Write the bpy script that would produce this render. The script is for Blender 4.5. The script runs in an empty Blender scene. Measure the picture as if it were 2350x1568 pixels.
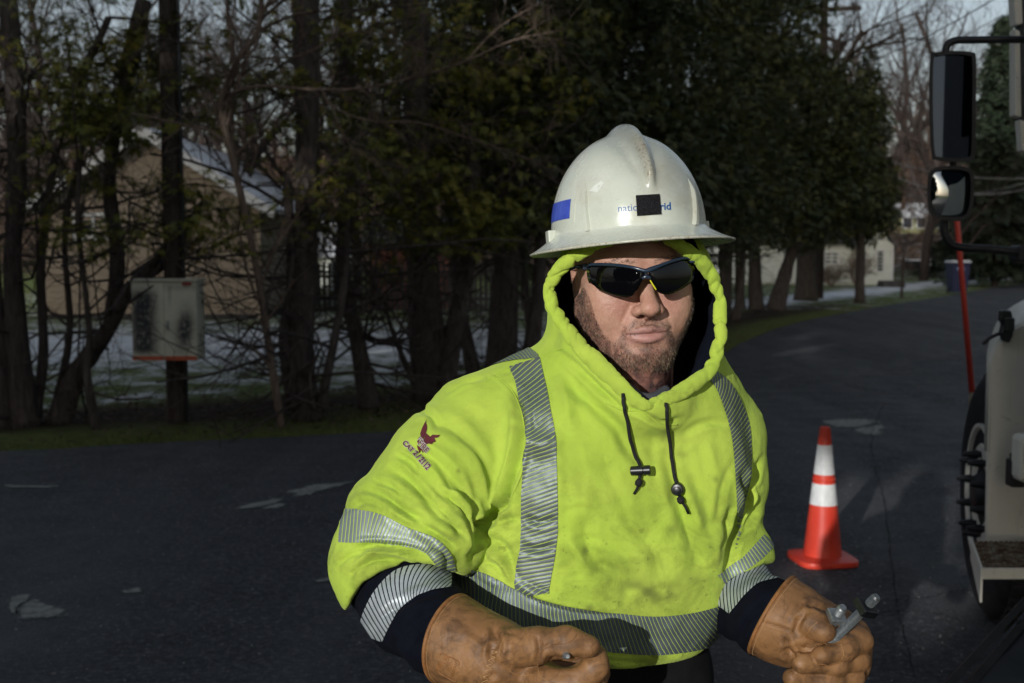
import bpy, bmesh, math, random
import numpy as np
from mathutils import Vector, Matrix
from mathutils.bvhtree import BVHTree

PV = globals().get('PREVIEW')
scene = bpy.context.scene
COL = scene.collection
R = math.radians

# ------------------------------------------------------------------ camera
FPX, CX, CY, W = 40 / 36 * 2350, 1175.0, 784.0, 2350
TILT = R(4.47)
CAM = np.array((0.0, 0.0, 1.55))
cd = bpy.data.cameras.new('camera')
cd.lens, cd.sensor_width = 40, 36
cd.clip_start, cd.clip_end = 0.05, 900
cd.dof.use_dof = True
cd.dof.focus_distance = 1.53
cd.dof.aperture_fstop = 8.0
cam = bpy.data.objects.new('camera', cd)
cam.location = CAM
cam.rotation_euler = (R(90) - TILT, 0, 0)
COL.objects.link(cam)
scene.camera = cam

# ------------------------------------------------------------------ light
SUN_AZ, SUN_EL = R(-24), R(14)          # light comes from behind the camera, left
world = bpy.data.worlds.new('World')
scene.world = world
world.use_nodes = True
nt = world.node_tree
nt.nodes.clear()
sky = nt.nodes.new('ShaderNodeTexSky')
sky.sky_type = 'NISHITA'
sky.sun_disc = False
sky.sun_elevation = SUN_EL
sky.sun_rotation = math.pi + SUN_AZ * -1 + 0
sky.dust_density = 3.0
sky.air_density = 1.0
hs = nt.nodes.new('ShaderNodeHueSaturation')
hs.inputs['Saturation'].default_value = 0.6
bg = nt.nodes.new('ShaderNodeBackground')
bg.inputs['Strength'].default_value = 0.12
wo = nt.nodes.new('ShaderNodeOutputWorld')
nt.links.new(sky.outputs[0], hs.inputs['Color'])
nt.links.new(hs.outputs[0], bg.inputs['Color'])
nt.links.new(bg.outputs[0], wo.inputs[0])
sd = bpy.data.lights.new('sun', 'SUN')
sd.energy = 2.95
sd.angle = R(0.5)
sd.color = (1.0, 0.985, 0.95)
sun = bpy.data.objects.new('sun', sd)
SUNV = Vector((math.sin(SUN_AZ) * math.cos(SUN_EL), -math.cos(SUN_AZ) * math.cos(SUN_EL), math.sin(SUN_EL)))
sun.rotation_euler = SUNV.to_track_quat('Z', 'Y').to_euler()
sun.location = SUNV * 40
COL.objects.link(sun)
vs = scene.view_settings
scene.display_settings.display_device = 'sRGB'
vs.view_transform = 'Standard'
vs.look = 'None'
vs.gamma = 1.0
vs.use_curve_mapping = False
vs.exposure = 0.14
scene.cycles.max_bounces = 6
scene.cycles.transparent_max_bounces = 8

# ------------------------------------------------------------------ helpers
_ct, _st = math.cos(TILT), math.sin(TILT)

def P(x, y, d):
    """point at depth d (world Y) seen at position x, y of the 2350 px wide photograph"""
    u, v = (x - CX) / FPX, (CY - y) / FPX
    dy = _ct + v * _st
    k = d / dy
    return np.array((u * k, d, CAM[2] + k * (-_st + v * _ct)))

def GP(x, y):
    """point of the flat ground seen at x, y"""
    u, v = (x - CX) / FPX, (CY - y) / FPX
    dy, dz = _ct + v * _st, -_st + v * _ct
    k = -CAM[2] / dz
    return np.array((u * k, dy * k, 0.0))

def ray_dir(x, y):
    u, v = (x - CX) / FPX, (CY - y) / FPX
    return Vector((u, _ct + v * _st, -_st + v * _ct)).normalized()

def proj(co):
    q = co - CAM
    f = q[..., 1] * _ct - q[..., 2] * _st
    up = q[..., 1] * _st + q[..., 2] * _ct
    return np.stack((CX + FPX * q[..., 0] / f, CY - FPX * up / f), -1)

def tag(o, label=None, cat=None, group=None, kind=None):
    if label: o['label'] = label
    if cat: o['category'] = cat
    if group: o['group'] = group
    if kind: o['kind'] = kind
    return o

def empty(name, loc, label=None, cat=None, group=None, rz=0):
    o = bpy.data.objects.new(name, None)
    o.location = loc
    o.rotation_euler = (0, 0, rz)
    o.empty_display_size = 0.1
    COL.objects.link(o)
    return tag(o, label, cat, group)

def link(name, me, mat=None, parent=None, smooth=False):
    o = bpy.data.objects.new(name, me)
    if mat is not None:
        for m_ in (mat if isinstance(mat, (list, tuple)) else [mat]):
            me.materials.append(m_)
    if smooth:
        me.polygons.foreach_set('use_smooth', [True] * len(me.polygons))
    COL.objects.link(o)
    if parent is not None:
        o.parent = parent
    return o

def npmesh(name, v, f, mat=None, parent=None, smooth=False, local=None):
    """mesh from a vertex array and a face array (n x 3 or n x 4) or list"""
    me = bpy.data.meshes.new(name)
    v = np.asarray(v, dtype=np.float32)
    if local is not None:
        v = v - np.asarray(local, dtype=np.float32)
    if isinstance(f, np.ndarray):
        k = f.shape[1]
        me.vertices.add(len(v)); me.vertices.foreach_set('co', v.ravel())
        me.loops.add(f.size); me.loops.foreach_set('vertex_index', f.astype(np.int32).ravel())
        me.polygons.add(len(f))
        me.polygons.foreach_set('loop_start', np.arange(0, f.size, k, dtype=np.int32))
        me.update(calc_edges=True)
    else:
        me.from_pydata([tuple(map(float, q)) for q in v], [], [tuple(map(int, q)) for q in f])
    me.validate()
    return link(name, me, mat, parent, smooth)

class MB:
    """collects shapes and links them as one mesh object"""
    def __init__(self): self.v, self.f, self.n = [], [], 0
    def add(self, v, f):
        v = np.asarray(v, dtype=float)
        self.v.append(v); self.f += [tuple(int(i) + self.n for i in q) for q in f]; self.n += len(v)
        return self
    def box(self, c, s, rot=None, taper=None):
        h = np.array(s) / 2.0
        q = np.array([(x, y, z) for z in (-1, 1) for y in (-1, 1) for x in (-1, 1)], float) * h
        if taper: q[4:, 0] *= taper; q[4:, 1] *= taper
        if rot is not None: q = q @ np.array(rot).T
        return self.add(q + np.array(c), [(0, 2, 3, 1), (4, 5, 7, 6), (0, 1, 5, 4), (2, 6, 7, 3), (0, 4, 6, 2), (1, 3, 7, 5)])
    def tube(self, pts, r, n=8, cap=True):
        v, f = tube_arrays(pts, r, n, cap)
        return self.add(v, f)
    def lathe(self, prof, o, ax, n=24, closed=False):
        v, f = lathe_arrays(prof, o, ax, n)
        return self.add(v, f)
    def prism(self, poly, d):
        """closed polygon of 3-D points pushed along the vector d"""
        p = np.array(poly, float); n = len(p)
        v = np.vstack((p, p + np.array(d)))
        f = [tuple(range(n))[::-1], tuple(range(n, 2 * n))] + [(i, (i + 1) % n, n + (i + 1) % n, n + i) for i in range(n)]
        return self.add(v, f)
    def build(self, name, mat=None, parent=None, smooth=False, bevel=0, local=None, auto=None):
        v = np.vstack(self.v)
        if local is not None: v = v - np.array(local)
        me = bpy.data.meshes.new(name)
        me.from_pydata([tuple(q) for q in v.tolist()], [], self.f)
        me.update()
        if auto:
            bm = bmesh.new(); bm.from_mesh(me)
            bmesh.ops.recalc_face_normals(bm, faces=bm.faces)
            for e in bm.edges:
                if len(e.link_faces) == 2 and e.calc_face_angle(0) > auto: e.smooth = False
            for fc in bm.faces: fc.smooth = True
            bm.to_mesh(me); bm.free()
        o = link(name, me, mat, parent, smooth)
        if bevel:
            m = o.modifiers.new('bevel', 'BEVEL'); m.width = bevel; m.segments = 2; m.limit_method = 'ANGLE'
        return o

def frames(pts):
    pts = np.asarray(pts, float)
    t = np.gradient(pts, axis=0)
    t /= np.linalg.norm(t, axis=1)[:, None] + 1e-12
    up = np.array((0, 0, 1.0)) if abs(t[0][2]) < .9 else np.array((1.0, 0, 0))
    n = np.zeros_like(t); b = np.zeros_like(t)
    a = np.cross(t[0], up); a /= np.linalg.norm(a)
    for i in range(len(pts)):
        a = a - t[i] * a.dot(t[i]); a /= np.linalg.norm(a) + 1e-12
        n[i] = a; b[i] = np.cross(t[i], a)
    return t, n, b

def tube_arrays(pts, r, n=8, cap=True):
    pts = np.asarray(pts, float); m = len(pts)
    r = np.broadcast_to(np.asarray(r, float), (m,))
    t, nn, bb = frames(pts)
    a = np.linspace(0, 2 * math.pi, n, endpoint=False)
    v = (pts[:, None] + r[:, None, None] * (np.cos(a)[None, :, None] * nn[:, None] + np.sin(a)[None, :, None] * bb[:, None])).reshape(-1, 3)
    f = [(i * n + j, i * n + (j + 1) % n, (i + 1) * n + (j + 1) % n, (i + 1) * n + j) for i in range(m - 1) for j in range(n)]
    if cap: f += [tuple(range(n))[::-1], tuple(range((m - 1) * n, m * n))]
    return v, f

def basis(ax):
    ax = np.array(ax, float); ax /= np.linalg.norm(ax)
    u = np.cross(ax, (0, 0, 1.0)) if abs(ax[2]) < .9 else np.cross(ax, (0, 1.0, 0))
    u /= np.linalg.norm(u)
    return ax, u, np.cross(ax, u)

def lathe_arrays(prof, o, ax, n=24):
    ax, u, w = basis(ax)
    a = np.linspace(0, 2 * math.pi, n, endpoint=False)
    v = []
    for (s, r) in prof:
        v.append(np.array(o) + ax * s + r * (np.cos(a)[:, None] * u + np.sin(a)[:, None] * w))
    m = len(prof)
    f = [(i * n + j, i * n + (j + 1) % n, (i + 1) * n + (j + 1) % n, (i + 1) * n + j) for i in range(m - 1) for j in range(n)]
    f += [tuple(range(n))[::-1], tuple(range((m - 1) * n, m * n))]
    return np.vstack(v), f

def spline(pts, n):
    """catmull-rom through the points, n samples"""
    p = np.asarray(pts, float)
    q = np.vstack((2 * p[0] - p[1], p, 2 * p[-1] - p[-2]))
    t = np.linspace(0, len(p) - 1 - 1e-9, n)
    i = t.astype(int); s = (t - i)[:, None]
    a, b, c, d = q[i], q[i + 1], q[i + 2], q[i + 3]
    return .5 * (2 * b + (c - a) * s + (2 * a - 5 * b + 4 * c - d) * s ** 2 + (3 * b - a - 3 * c + d) * s ** 3)

def spline_closed(pts, n):
    p = np.asarray(pts, float); m = len(p)
    t = np.linspace(0, m, n, endpoint=False)
    i = t.astype(int); s = (t - i)[:, None]
    a, b, c, d = p[(i - 1) % m], p[i % m], p[(i + 1) % m], p[(i + 2) % m]
    return .5 * (2 * b + (c - a) * s + (2 * a - 5 * b + 4 * c - d) * s ** 2 + (3 * b - a - 3 * c + d) * s ** 3)

# cheap smooth 3-D value noise
_rng = np.random.default_rng(7)
_lat = _rng.random((32, 32, 32)).astype(np.float32) * 2 - 1
def vnoise(p, sc=1.0, off=0.0):
    q = np.asarray(p, np.float32) * sc + off + 1000
    i = np.floor(q).astype(int); f = q - i; f = f * f * (3 - 2 * f)
    r = 0
    for dx in (0, 1):
        for dy in (0, 1):
            for dz in (0, 1):
                w = (f[..., 0] if dx else 1 - f[..., 0]) * (f[..., 1] if dy else 1 - f[..., 1]) * (f[..., 2] if dz else 1 - f[..., 2])
                r = r + w * _lat[(i[..., 0] + dx) % 32, (i[..., 1] + dy) % 32, (i[..., 2] + dz) % 32]
    return r

# ------------------------------------------------------------------ signed distance modelling
class Field:
    def __init__(self, lo, hi, h):
        self.lo, self.h = np.array(lo, float), h
        self.n = np.ceil((np.array(hi) - self.lo) / h).astype(int) + 1
        self.d = np.full(self.n, 1.0, np.float32)
    def like(self):
        g = Field(self.lo, self.lo + self.h * 2, self.h); g.n = self.n.copy(); g.d = np.full(self.n, 1.0, np.float32); return g
    def sub(self, lo, hi):
        a = np.clip(np.floor((np.array(lo) - self.lo) / self.h).astype(int), 0, self.n)
        b = np.clip(np.ceil((np.array(hi) - self.lo) / self.h).astype(int) + 1, 0, self.n)
        sl = tuple(slice(a[i], b[i]) for i in range(3))
        g = [(self.lo[i] + self.h * np.arange(a[i], b[i])).astype(np.float32) for i in range(3)]
        return sl, g[0][:, None, None], g[1][None, :, None], g[2][None, None, :]
    def comb(self, sl, q, k, op='u'):
        d = self.d[sl]
        if op == 'u':
            if k <= 0: self.d[sl] = np.minimum(d, q)
            else:
                h = np.maximum(k - np.abs(d - q), 0) / k
                self.d[sl] = np.minimum(d, q) - h * h * k * .25
        elif op == 's':
            q = -q
            h = np.maximum(k - np.abs(d - q), 0) / max(k, 1e-6)
            self.d[sl] = np.maximum(d, q) + h * h * k * .25
        elif op == 'i':
            h = np.maximum(k - np.abs(d - q), 0) / max(k, 1e-6)
            self.d[sl] = np.maximum(d, q) + h * h * k * .25
    def cap(self, a, b, ra, rb, k=0.01, op='u', flat=None):
        a, b = np.array(a, np.float32), np.array(b, np.float32)
        m = max(ra, rb) + k + 3 * self.h
        sl, X, Y, Z = self.sub(np.minimum(a, b) - m, np.maximum(a, b) + m)
        ab = b - a; l2 = float(ab @ ab) + 1e-12
        px, py, pz = X - a[0], Y - a[1], Z - a[2]
        t = np.clip((px * ab[0] + py * ab[1] + pz * ab[2]) / l2, 0, 1)
        q = np.sqrt((px - t * ab[0]) ** 2 + (py - t * ab[1]) ** 2 + (pz - t * ab[2]) ** 2) - (ra + t * (rb - ra))
        self.comb(sl, q, k, op); return self
    def chain(self, pts, k=0.01, k0=None):
        """pts: list of (point, radius)"""
        for i in range(len(pts) - 1):
            self.cap(pts[i][0], pts[i + 1][0], pts[i][1], pts[i + 1][1], k)
        return self
    def ell(self, c, r, k=0.01, op='u', rot=None):
        c, r = np.array(c, np.float32), np.array(r, np.float32)
        m = max(r) + k + 3 * self.h
        sl, X, Y, Z = self.sub(c - m, c + m)
        x, y, z = X - c[0], Y - c[1], Z - c[2]
        if rot is not None:
            M = np.array(rot, np.float32)      # columns: local axes
            x, y, z = (x * M[0][0] + y * M[1][0] + z * M[2][0]), (x * M[0][1] + y * M[1][1] + z * M[2][1]), (x * M[0][2] + y * M[1][2] + z * M[2][2])
        k0 = np.sqrt((x / r[0]) ** 2 + (y / r[1]) ** 2 + (z / r[2]) ** 2)
        k1 = np.sqrt((x / r[0] ** 2) ** 2 + (y / r[1] ** 2) ** 2 + (z / r[2] ** 2) ** 2) + 1e-6
        self.comb(sl, k0 * (k0 - 1) / k1, k, op); return self
    def mesh(self):
        import openvdb
        g = openvdb.FloatGrid(1.0)
        g.copyFromArray(self.d)
        v, t, q = None, None, None
        out = g.convertToQuads(0.0) if hasattr(g, 'convertToQuads') else None
        v, q = out
        v = np.asarray(v, float) * self.h + self.lo
        return v, np.asarray(q, int)

def vnormals(v, f):
    n = np.zeros_like(v)
    a, b, c = v[f[:, 0]], v[f[:, 1]], v[f[:, 2]]
    fn = np.cross(b - a, c - a)
    if f.shape[1] == 4: fn = fn + np.cross(c - a, v[f[:, 3]] - a)
    for i in range(f.shape[1]):
        for k in range(3):
            n[:, k] += np.bincount(f[:, i], fn[:, k], len(v))
    return n / (np.linalg.norm(n, axis=1)[:, None] + 1e-12)

def relax(v, f, it=2, w=.5):
    for _ in range(it):
        s = np.zeros_like(v); c = np.zeros(len(v))
        m = f.shape[1]
        for i in range(m):
            for j in ((i + 1) % m, (i - 1) % m):
                for k in range(3): s[:, k] += np.bincount(f[:, i], v[f[:, j], k], len(v))
                c += np.bincount(f[:, i], None, len(v))
        v = v + w * (s / np.maximum(c, 1)[:, None] - v)
    return v

def seg_dist(p, poly):
    """distance of 2-D points to a polyline, with the arc length and the signed side"""
    best = np.full(len(p), 1e9); arc = np.zeros(len(p)); side = np.ones(len(p)); L = 0
    poly = np.asarray(poly, float)
    for a, b in zip(poly[:-1], poly[1:]):
        ab = b - a; l = math.hypot(*ab) + 1e-9
        q = p - a
        t = np.clip((q @ ab) / l ** 2, 0, 1)
        d = np.hypot(q[:, 0] - t * ab[0], q[:, 1] - t * ab[1])
        m = d < best
        best[m] = d[m]; arc[m] = L + t[m] * l
        side[m] = np.sign(ab[0] * q[m, 1] - ab[1] * q[m, 0])
        L += l
    return best, arc, side, L

def brush(v, n, poly, width, amp, taper=True, front=True, smooth=16, lip=.32):
    """press (amp<0) or raise a crease along a line given in photograph coordinates"""
    pts = spline(poly, smooth) if len(poly) > 2 else np.array(poly, float)
    uv = proj(v)
    lo, hi = pts.min(0) - 3 * width, pts.max(0) + 3 * width
    m = np.all((uv > lo) & (uv < hi), 1)
    if front: m &= ((CAM - v) * n).sum(1) > -0.15
    idx = np.nonzero(m)[0]
    if len(idx) == 0: return v
    d, arc, side, L = seg_dist(uv[idx], pts)
    w = np.exp(-np.abs(d / width) ** 1.4) - lip * np.exp(-((d - 2.1 * width) / (.9 * width)) ** 2)
    if taper: w *= np.clip(np.minimum(arc, L - arc) / (0.28 * L), 0, 1) ** .7
    v[idx] += n[idx] * (amp * w)[:, None]
    return v

def clip_tris(v, t, s, att):
    """keep the part of the triangles where s > 0; att: per-vertex attributes carried along"""
    for _ in range(1):
        sv = s[t]; pos = sv > 0; c = pos.sum(1)
        keep = t[c == 3]
        nv, na, out = [v], [att], [keep]
        base = len(v)
        for cnt in (1, 2):
            tt = t[c == cnt]; pp = pos[c == cnt]
            if len(tt) == 0: continue
            odd = np.argmax(pp, 1) if cnt == 1 else np.argmin(pp, 1)
            i0 = tt[np.arange(len(tt)), odd]; i1 = tt[np.arange(len(tt)), (odd + 1) % 3]; i2 = tt[np.arange(len(tt)), (odd + 2) % 3]
            r1 = (s[i0] / (s[i0] - s[i1]))[:, None]; r2 = (s[i0] / (s[i0] - s[i2]))[:, None]
            n1 = base + np.arange(len(tt)); base += len(tt); nv.append(v[i0] + r1 * (v[i1] - v[i0])); na.append(att[i0] + r1 * (att[i1] - att[i0]))
            n2 = base + np.arange(len(tt)); base += len(tt); nv.append(v[i0] + r2 * (v[i2] - v[i0])); na.append(att[i0] + r2 * (att[i2] - att[i0]))
            if cnt == 1: out.append(np.stack((i0, n1, n2), 1))
            else: out += [np.stack((n1, i1, i2), 1), np.stack((n1, i2, n2), 1)]
        v = np.vstack(nv); att = np.vstack(na); t = np.vstack(out)
    u, inv = np.unique(t, return_inverse=True)
    return v[u], inv.reshape(-1, 3), att[u]

# ------------------------------------------------------------------ materials
def mat(name, base=(.5, .5, .5), rough=.6, metal=0.0, spec=.5, **k):
    m = bpy.data.materials.new(name); m.use_nodes = True
    b = m.node_tree.nodes['Principled BSDF']
    b.inputs['Base Color'].default_value = (*base, 1)
    b.inputs['Roughness'].default_value = rough
    b.inputs['Metallic'].default_value = metal
    b.inputs['Specular IOR Level'].default_value = spec
    for kk, vv in k.items(): b.inputs[kk.replace('_', ' ')].default_value = vv
    m.diffuse_color = (*base, 1)
    return m

class N:
    """small wrapper for building node graphs"""
    def __init__(self, m): self.m = m; self.t = m.node_tree; self.b = self.t.nodes['Principled BSDF']
    def new(self, ty, **k):
        n = self.t.nodes.new(ty)
        for a, v in k.items():
            if hasattr(n, a): setattr(n, a, v)
        return n
    def l(self, a, b): self.t.links.new(a, b)
    def coord(self, kind='Object', scale=(1, 1, 1), rot=(0, 0, 0)):
        c = self.new('ShaderNodeTexCoord'); mp = self.new('ShaderNodeMapping')
        mp.inputs['Scale'].default_value = scale; mp.inputs['Rotation'].default_value = rot
        self.l(c.outputs[kind], mp.inputs['Vector']); return mp.outputs[0]
    def noise(self, co, scale, detail=4, rough=.55, dist=0.0):
        n = self.new('ShaderNodeTexNoise'); n.inputs['Scale'].default_value = scale
        n.inputs['Detail'].default_value = detail; n.inputs['Roughness'].default_value = rough
        n.inputs['Distortion'].default_value = dist
        if co is not None: self.l(co, n.inputs['Vector'])
        return n.outputs['Fac']
    def ramp(self, fac, *stops, interp='LINEAR'):
        r = self.new('ShaderNodeValToRGB'); r.color_ramp.interpolation = interp
        e = r.color_ramp.elements
        while len(e) < len(stops): e.new(.5)
        for i, (p, c) in enumerate(stops):
            e[i].position = p; e[i].color = (*c, 1) if isinstance(c, tuple) else (c, c, c, 1)
        self.l(fac, r.inputs[0]); return r.outputs[0]
    def mix(self, fac, a, b, mode='MIX'):
        n = self.new('ShaderNodeMix'); n.data_type = 'RGBA'; n.blend_type = mode
        for s, i in ((fac, n.inputs[0]), (a, n.inputs[6]), (b, n.inputs[7])):
            if isinstance(s, (int, float)): i.default_value = s if i is n.inputs[0] else (s, s, s, 1)
            elif isinstance(s, tuple): i.default_value = (*s, 1)
            else: self.l(s, i)
        return n.outputs[2]
    def math(self, op, a, b=0.0, c=0.0):
        n = self.new('ShaderNodeMath'); n.operation = op
        for s, i in zip((a, b, c), n.inputs):
            if isinstance(s, (int, float)): i.default_value = s
            else: self.l(s, i)
        return n.outputs[0]
    def bump(self, h, strength=.3, dist=.01, after=None):
        n = self.new('ShaderNodeBump'); n.inputs['Strength'].default_value = strength; n.inputs['Distance'].default_value = dist
        self.l(h, n.inputs['Height'])
        if after is not None: self.l(after, n.inputs['Normal'])
        return n.outputs[0]
    def color(self, s): self.l(s, self.b.inputs['Base Color']); return self
    def rough(self, s): self.l(s, self.b.inputs['Roughness']); return self
    def normal(self, s): self.l(s, self.b.inputs['Normal']); return self
    def attr(self, name):
        a = self.new('ShaderNodeAttribute'); a.attribute_name = name; return a
    def sep(self, v):
        s = self.new('ShaderNodeSeparateXYZ'); self.l(v, s.inputs[0]); return s.outputs

def noisy(name, a, b, scale, rough=.8, bump=.3, bscale=None, bdist=.01, detail=6, lo=.35, hi=.65, spec=.3, metal=0, stretch=(1, 1, 1)):
    m = mat(name, a, rough, metal, spec); g = N(m)
    co = g.coord('Object', stretch)
    g.color(g.ramp(g.noise(co, scale, detail), (lo, a), (hi, b)))
    if bump: g.normal(g.bump(g.noise(co, bscale or scale * 2, 5), bump, bdist))
    return m
# ------------------------------------------------------------------ materials of the person
def m_hoodie():
    m = mat('fleece_lime', (.42, .62, .03), .95, 0, .15); g = N(m)
    co = g.coord('Object')
    big = g.noise(co, 9, 4, .6)
    base = g.mix(g.ramp(big, (.35, 0.0), (.7, 1.0)), (.40, .55, .065), (.47, .595, .085))
    # grime: soft smudges, denser on the belly, and small dark specks
    z = g.sep(co)[2]
    low = g.ramp(z, (.0, 1.0), (.62, .25), (1.0, .06))
    zz = g.new('ShaderNodeMapRange'); zz.inputs[1].default_value = .95; zz.inputs[2].default_value = 1.42; g.l(z, zz.inputs[0])
    low = g.ramp(zz.outputs[0], (.0, 1.0), (.5, .7), (.8, .22))
    smudge = g.math('MULTIPLY', g.ramp(g.noise(co, 16, 7, .68, .4), (.44, 0.0), (.68, 1.0)), low)
    c = g.mix(g.math('MULTIPLY', smudge, .85), base, (.14, .18, .03))
    speck = g.math('MULTIPLY', g.ramp(g.noise(co, 75, 3, .6), (.63, 0.0), (.70, 1.0)), g.math('POWER', low, 2.6))
    c = g.mix(g.math('MULTIPLY', speck, .75), c, (.07, .08, .02))
    at = g.attr('grime')
    c = g.mix(g.math('MULTIPLY', at.outputs['Fac'], .75), c, (.09, .10, .03))
    g.color(c)
    fine = g.noise(co, 900, 3, .7)
    mid = g.noise(co, 160, 4, .6)
    g.normal(g.bump(fine, .35, .0012, g.bump(mid, .28, .002)))
    g.b.inputs['Sheen Weight'].default_value = .35
    g.b.inputs['Sheen Roughness'].default_value = .5
    g.b.inputs['Sheen Tint'].default_value = (.8, 1, .3, 1)
    return m

def m_tape(back, silver, name, period=10.0, gap=.2, slope=3.0):
    m = mat(name, silver, .5, .35, .4); g = N(m)
    a = g.attr('tape'); s = g.sep(a.outputs['Vector'])
    ph = g.math('ADD', g.math('DIVIDE', s[1], period), g.math('MULTIPLY', s[0], slope))
    fr = g.math('FRACT', ph)
    gapm = g.math('LESS_THAN', fr, gap)
    co = g.coord('Object')
    sil = g.mix(g.ramp(g.noise(co, 30, 5), (.35, 0.0), (.7, 1.0)), tuple(c * .8 for c in silver), silver)
    g.color(g.mix(gapm, sil, back))
    g.l(g.math('SUBTRACT', .35, g.math('MULTIPLY', gapm, .35)), g.b.inputs['Metallic'])
    g.rough(g.math('ADD', .46, g.math('MULTIPLY', gapm, .44)))
    hump = g.math('PINGPONG', fr, .5)
    g.normal(g.bump(hump, .5, .0012, g.bump(g.noise(co, 700, 2), .15, .001)))
    return m

LIME = (.43, .57, .072)
M = {}
M['fleece'] = m_hoodie()
M['tape_chest'] = m_tape(LIME, (.15, .175, .18), 'reflective_tape_chest', 10, .14, -1.5)
M['tape_right'] = m_tape(LIME, (.15, .175, .18), 'reflective_tape_side', 10, .14, -1.9)
M['tape_waist'] = m_tape(LIME, (.15, .18, .20), 'reflective_tape_waist', 9.6, .12, -2.0)
M['tape_arm'] = m_tape(LIME, (.26, .30, .31), 'reflective_tape_arm', 8, .2, .3)
M['tape_navy'] = m_tape((.006, .008, .016), (.48, .53, .55), 'reflective_tape_on_navy', 11, .28, 2.2)
M['navy'] = noisy('navy_fleece', (.0022, .003, .007), (.0040, .0052, .011), 40, .95, .4, 500, .001, spec=.12)
M['navy'].node_tree.nodes['Principled BSDF'].inputs['Sheen Weight'].default_value = .0
M['black'] = noisy('black_cloth', (.006, .006, .007), (.010, .010, .012), 30, .9, .3, 400, .001, spec=.2)
M['cord'] = noisy('black_cord', (.008, .008, .009), (.02, .02, .022), 300, .8, .6, 900, .001, spec=.3)
M['black_plastic'] = mat('black_plastic', (.012, .013, .015), .35, 0, .5)

def m_leather():
    m = mat('tan_leather', (.33, .155, .05), .5, 0, .45); g = N(m)
    co = g.coord('Object')
    c = g.mix(g.ramp(g.noise(co, 22, 6, .6), (.3, 0.0), (.7, 1.0)), (.19, .092, .034), (.31, .155, .060))
    c = g.mix(g.math('MULTIPLY', g.ramp(g.noise(co, 34, 8, .7, .6), (.47, 0.0), (.66, 1.0)), .8), c, (.060, .030, .014))
    wob = g.new('ShaderNodeMix'); wob.data_type = 'VECTOR'; wob.inputs[0].default_value = .035
    nz = g.new('ShaderNodeTexNoise'); nz.inputs['Scale'].default_value = 30; g.l(co, nz.inputs['Vector'])
    g.l(co, wob.inputs[4]); g.l(nz.outputs['Color'], wob.inputs[5])
    v3 = g.new('ShaderNodeTexVoronoi'); v3.feature = 'DISTANCE_TO_EDGE'; v3.inputs['Scale'].default_value = 62; g.l(wob.outputs[1], v3.inputs['Vector'])
    cr = g.ramp(v3.outputs['Distance'], (.0, 1.0), (.09, 0.0)); crm = g.math('MULTIPLY', cr, g.ramp(g.noise(co, 26, 4), (.42, 0.0), (.6, 1.0)))
    c = g.mix(g.math('MULTIPLY', crm, .45), c, (.085, .042, .018))
    g.color(c)
    g.rough(g.ramp(g.noise(co, 60, 4), (.3, .48), (.7, .70)))
    v = g.new('ShaderNodeTexVoronoi'); v.inputs['Scale'].default_value = 900; g.l(co, v.inputs['Vector'])
    wr = g.noise(co, 48, 5, .55, .3)
    g.normal(g.bump(v.outputs['Distance'], .12, .0006, g.bump(crm, -.5, .0015, g.bump(wr, .35, .003))))
    return m
M['leather'] = m_leather()
M['leather_dark'] = noisy('leather_binding', (.20, .088, .028), (.29, .13, .045), 120, .55, .3, 400, .001)
M['thread'] = mat('tan_thread', (.42, .24, .10), .8)
M['thread_dark'] = mat('brown_thread', (.10, .05, .02), .8)

def m_skin():
    m = mat('skin', (.5, .27, .19), .42, 0, .45); g = N(m)
    co = g.coord('Object')
    a = g.attr('tone')
    n1 = g.noise(co, 60, 6, .65); n2 = g.noise(co, 420, 3, .6)
    c = g.mix(g.ramp(n1, (.35, 0.0), (.68, .55)), a.outputs['Color'], (.44, .19, .14))
    c = g.mix(g.ramp(n2, (.35, .28), (.6, 0.0)), c, (.30, .14, .09))
    g.color(c)
    g.rough(g.ramp(n1, (.3, .38), (.7, .55)))
    v = g.new('ShaderNodeTexVoronoi'); v.inputs['Scale'].default_value = 650; g.l(co, v.inputs['Vector'])
    g.normal(g.bump(v.outputs['Distance'], .4, .0008, g.bump(g.noise(co, 200, 6, .7), .45, .0012)))
    g.b.inputs['Subsurface Weight'].default_value = .12
    g.b.inputs['Subsurface Radius'].default_value = (.008, .003, .0015)
    g.b.inputs['Subsurface Scale'].default_value = 1.0
    return m
M['skin'] = m_skin()

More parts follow.
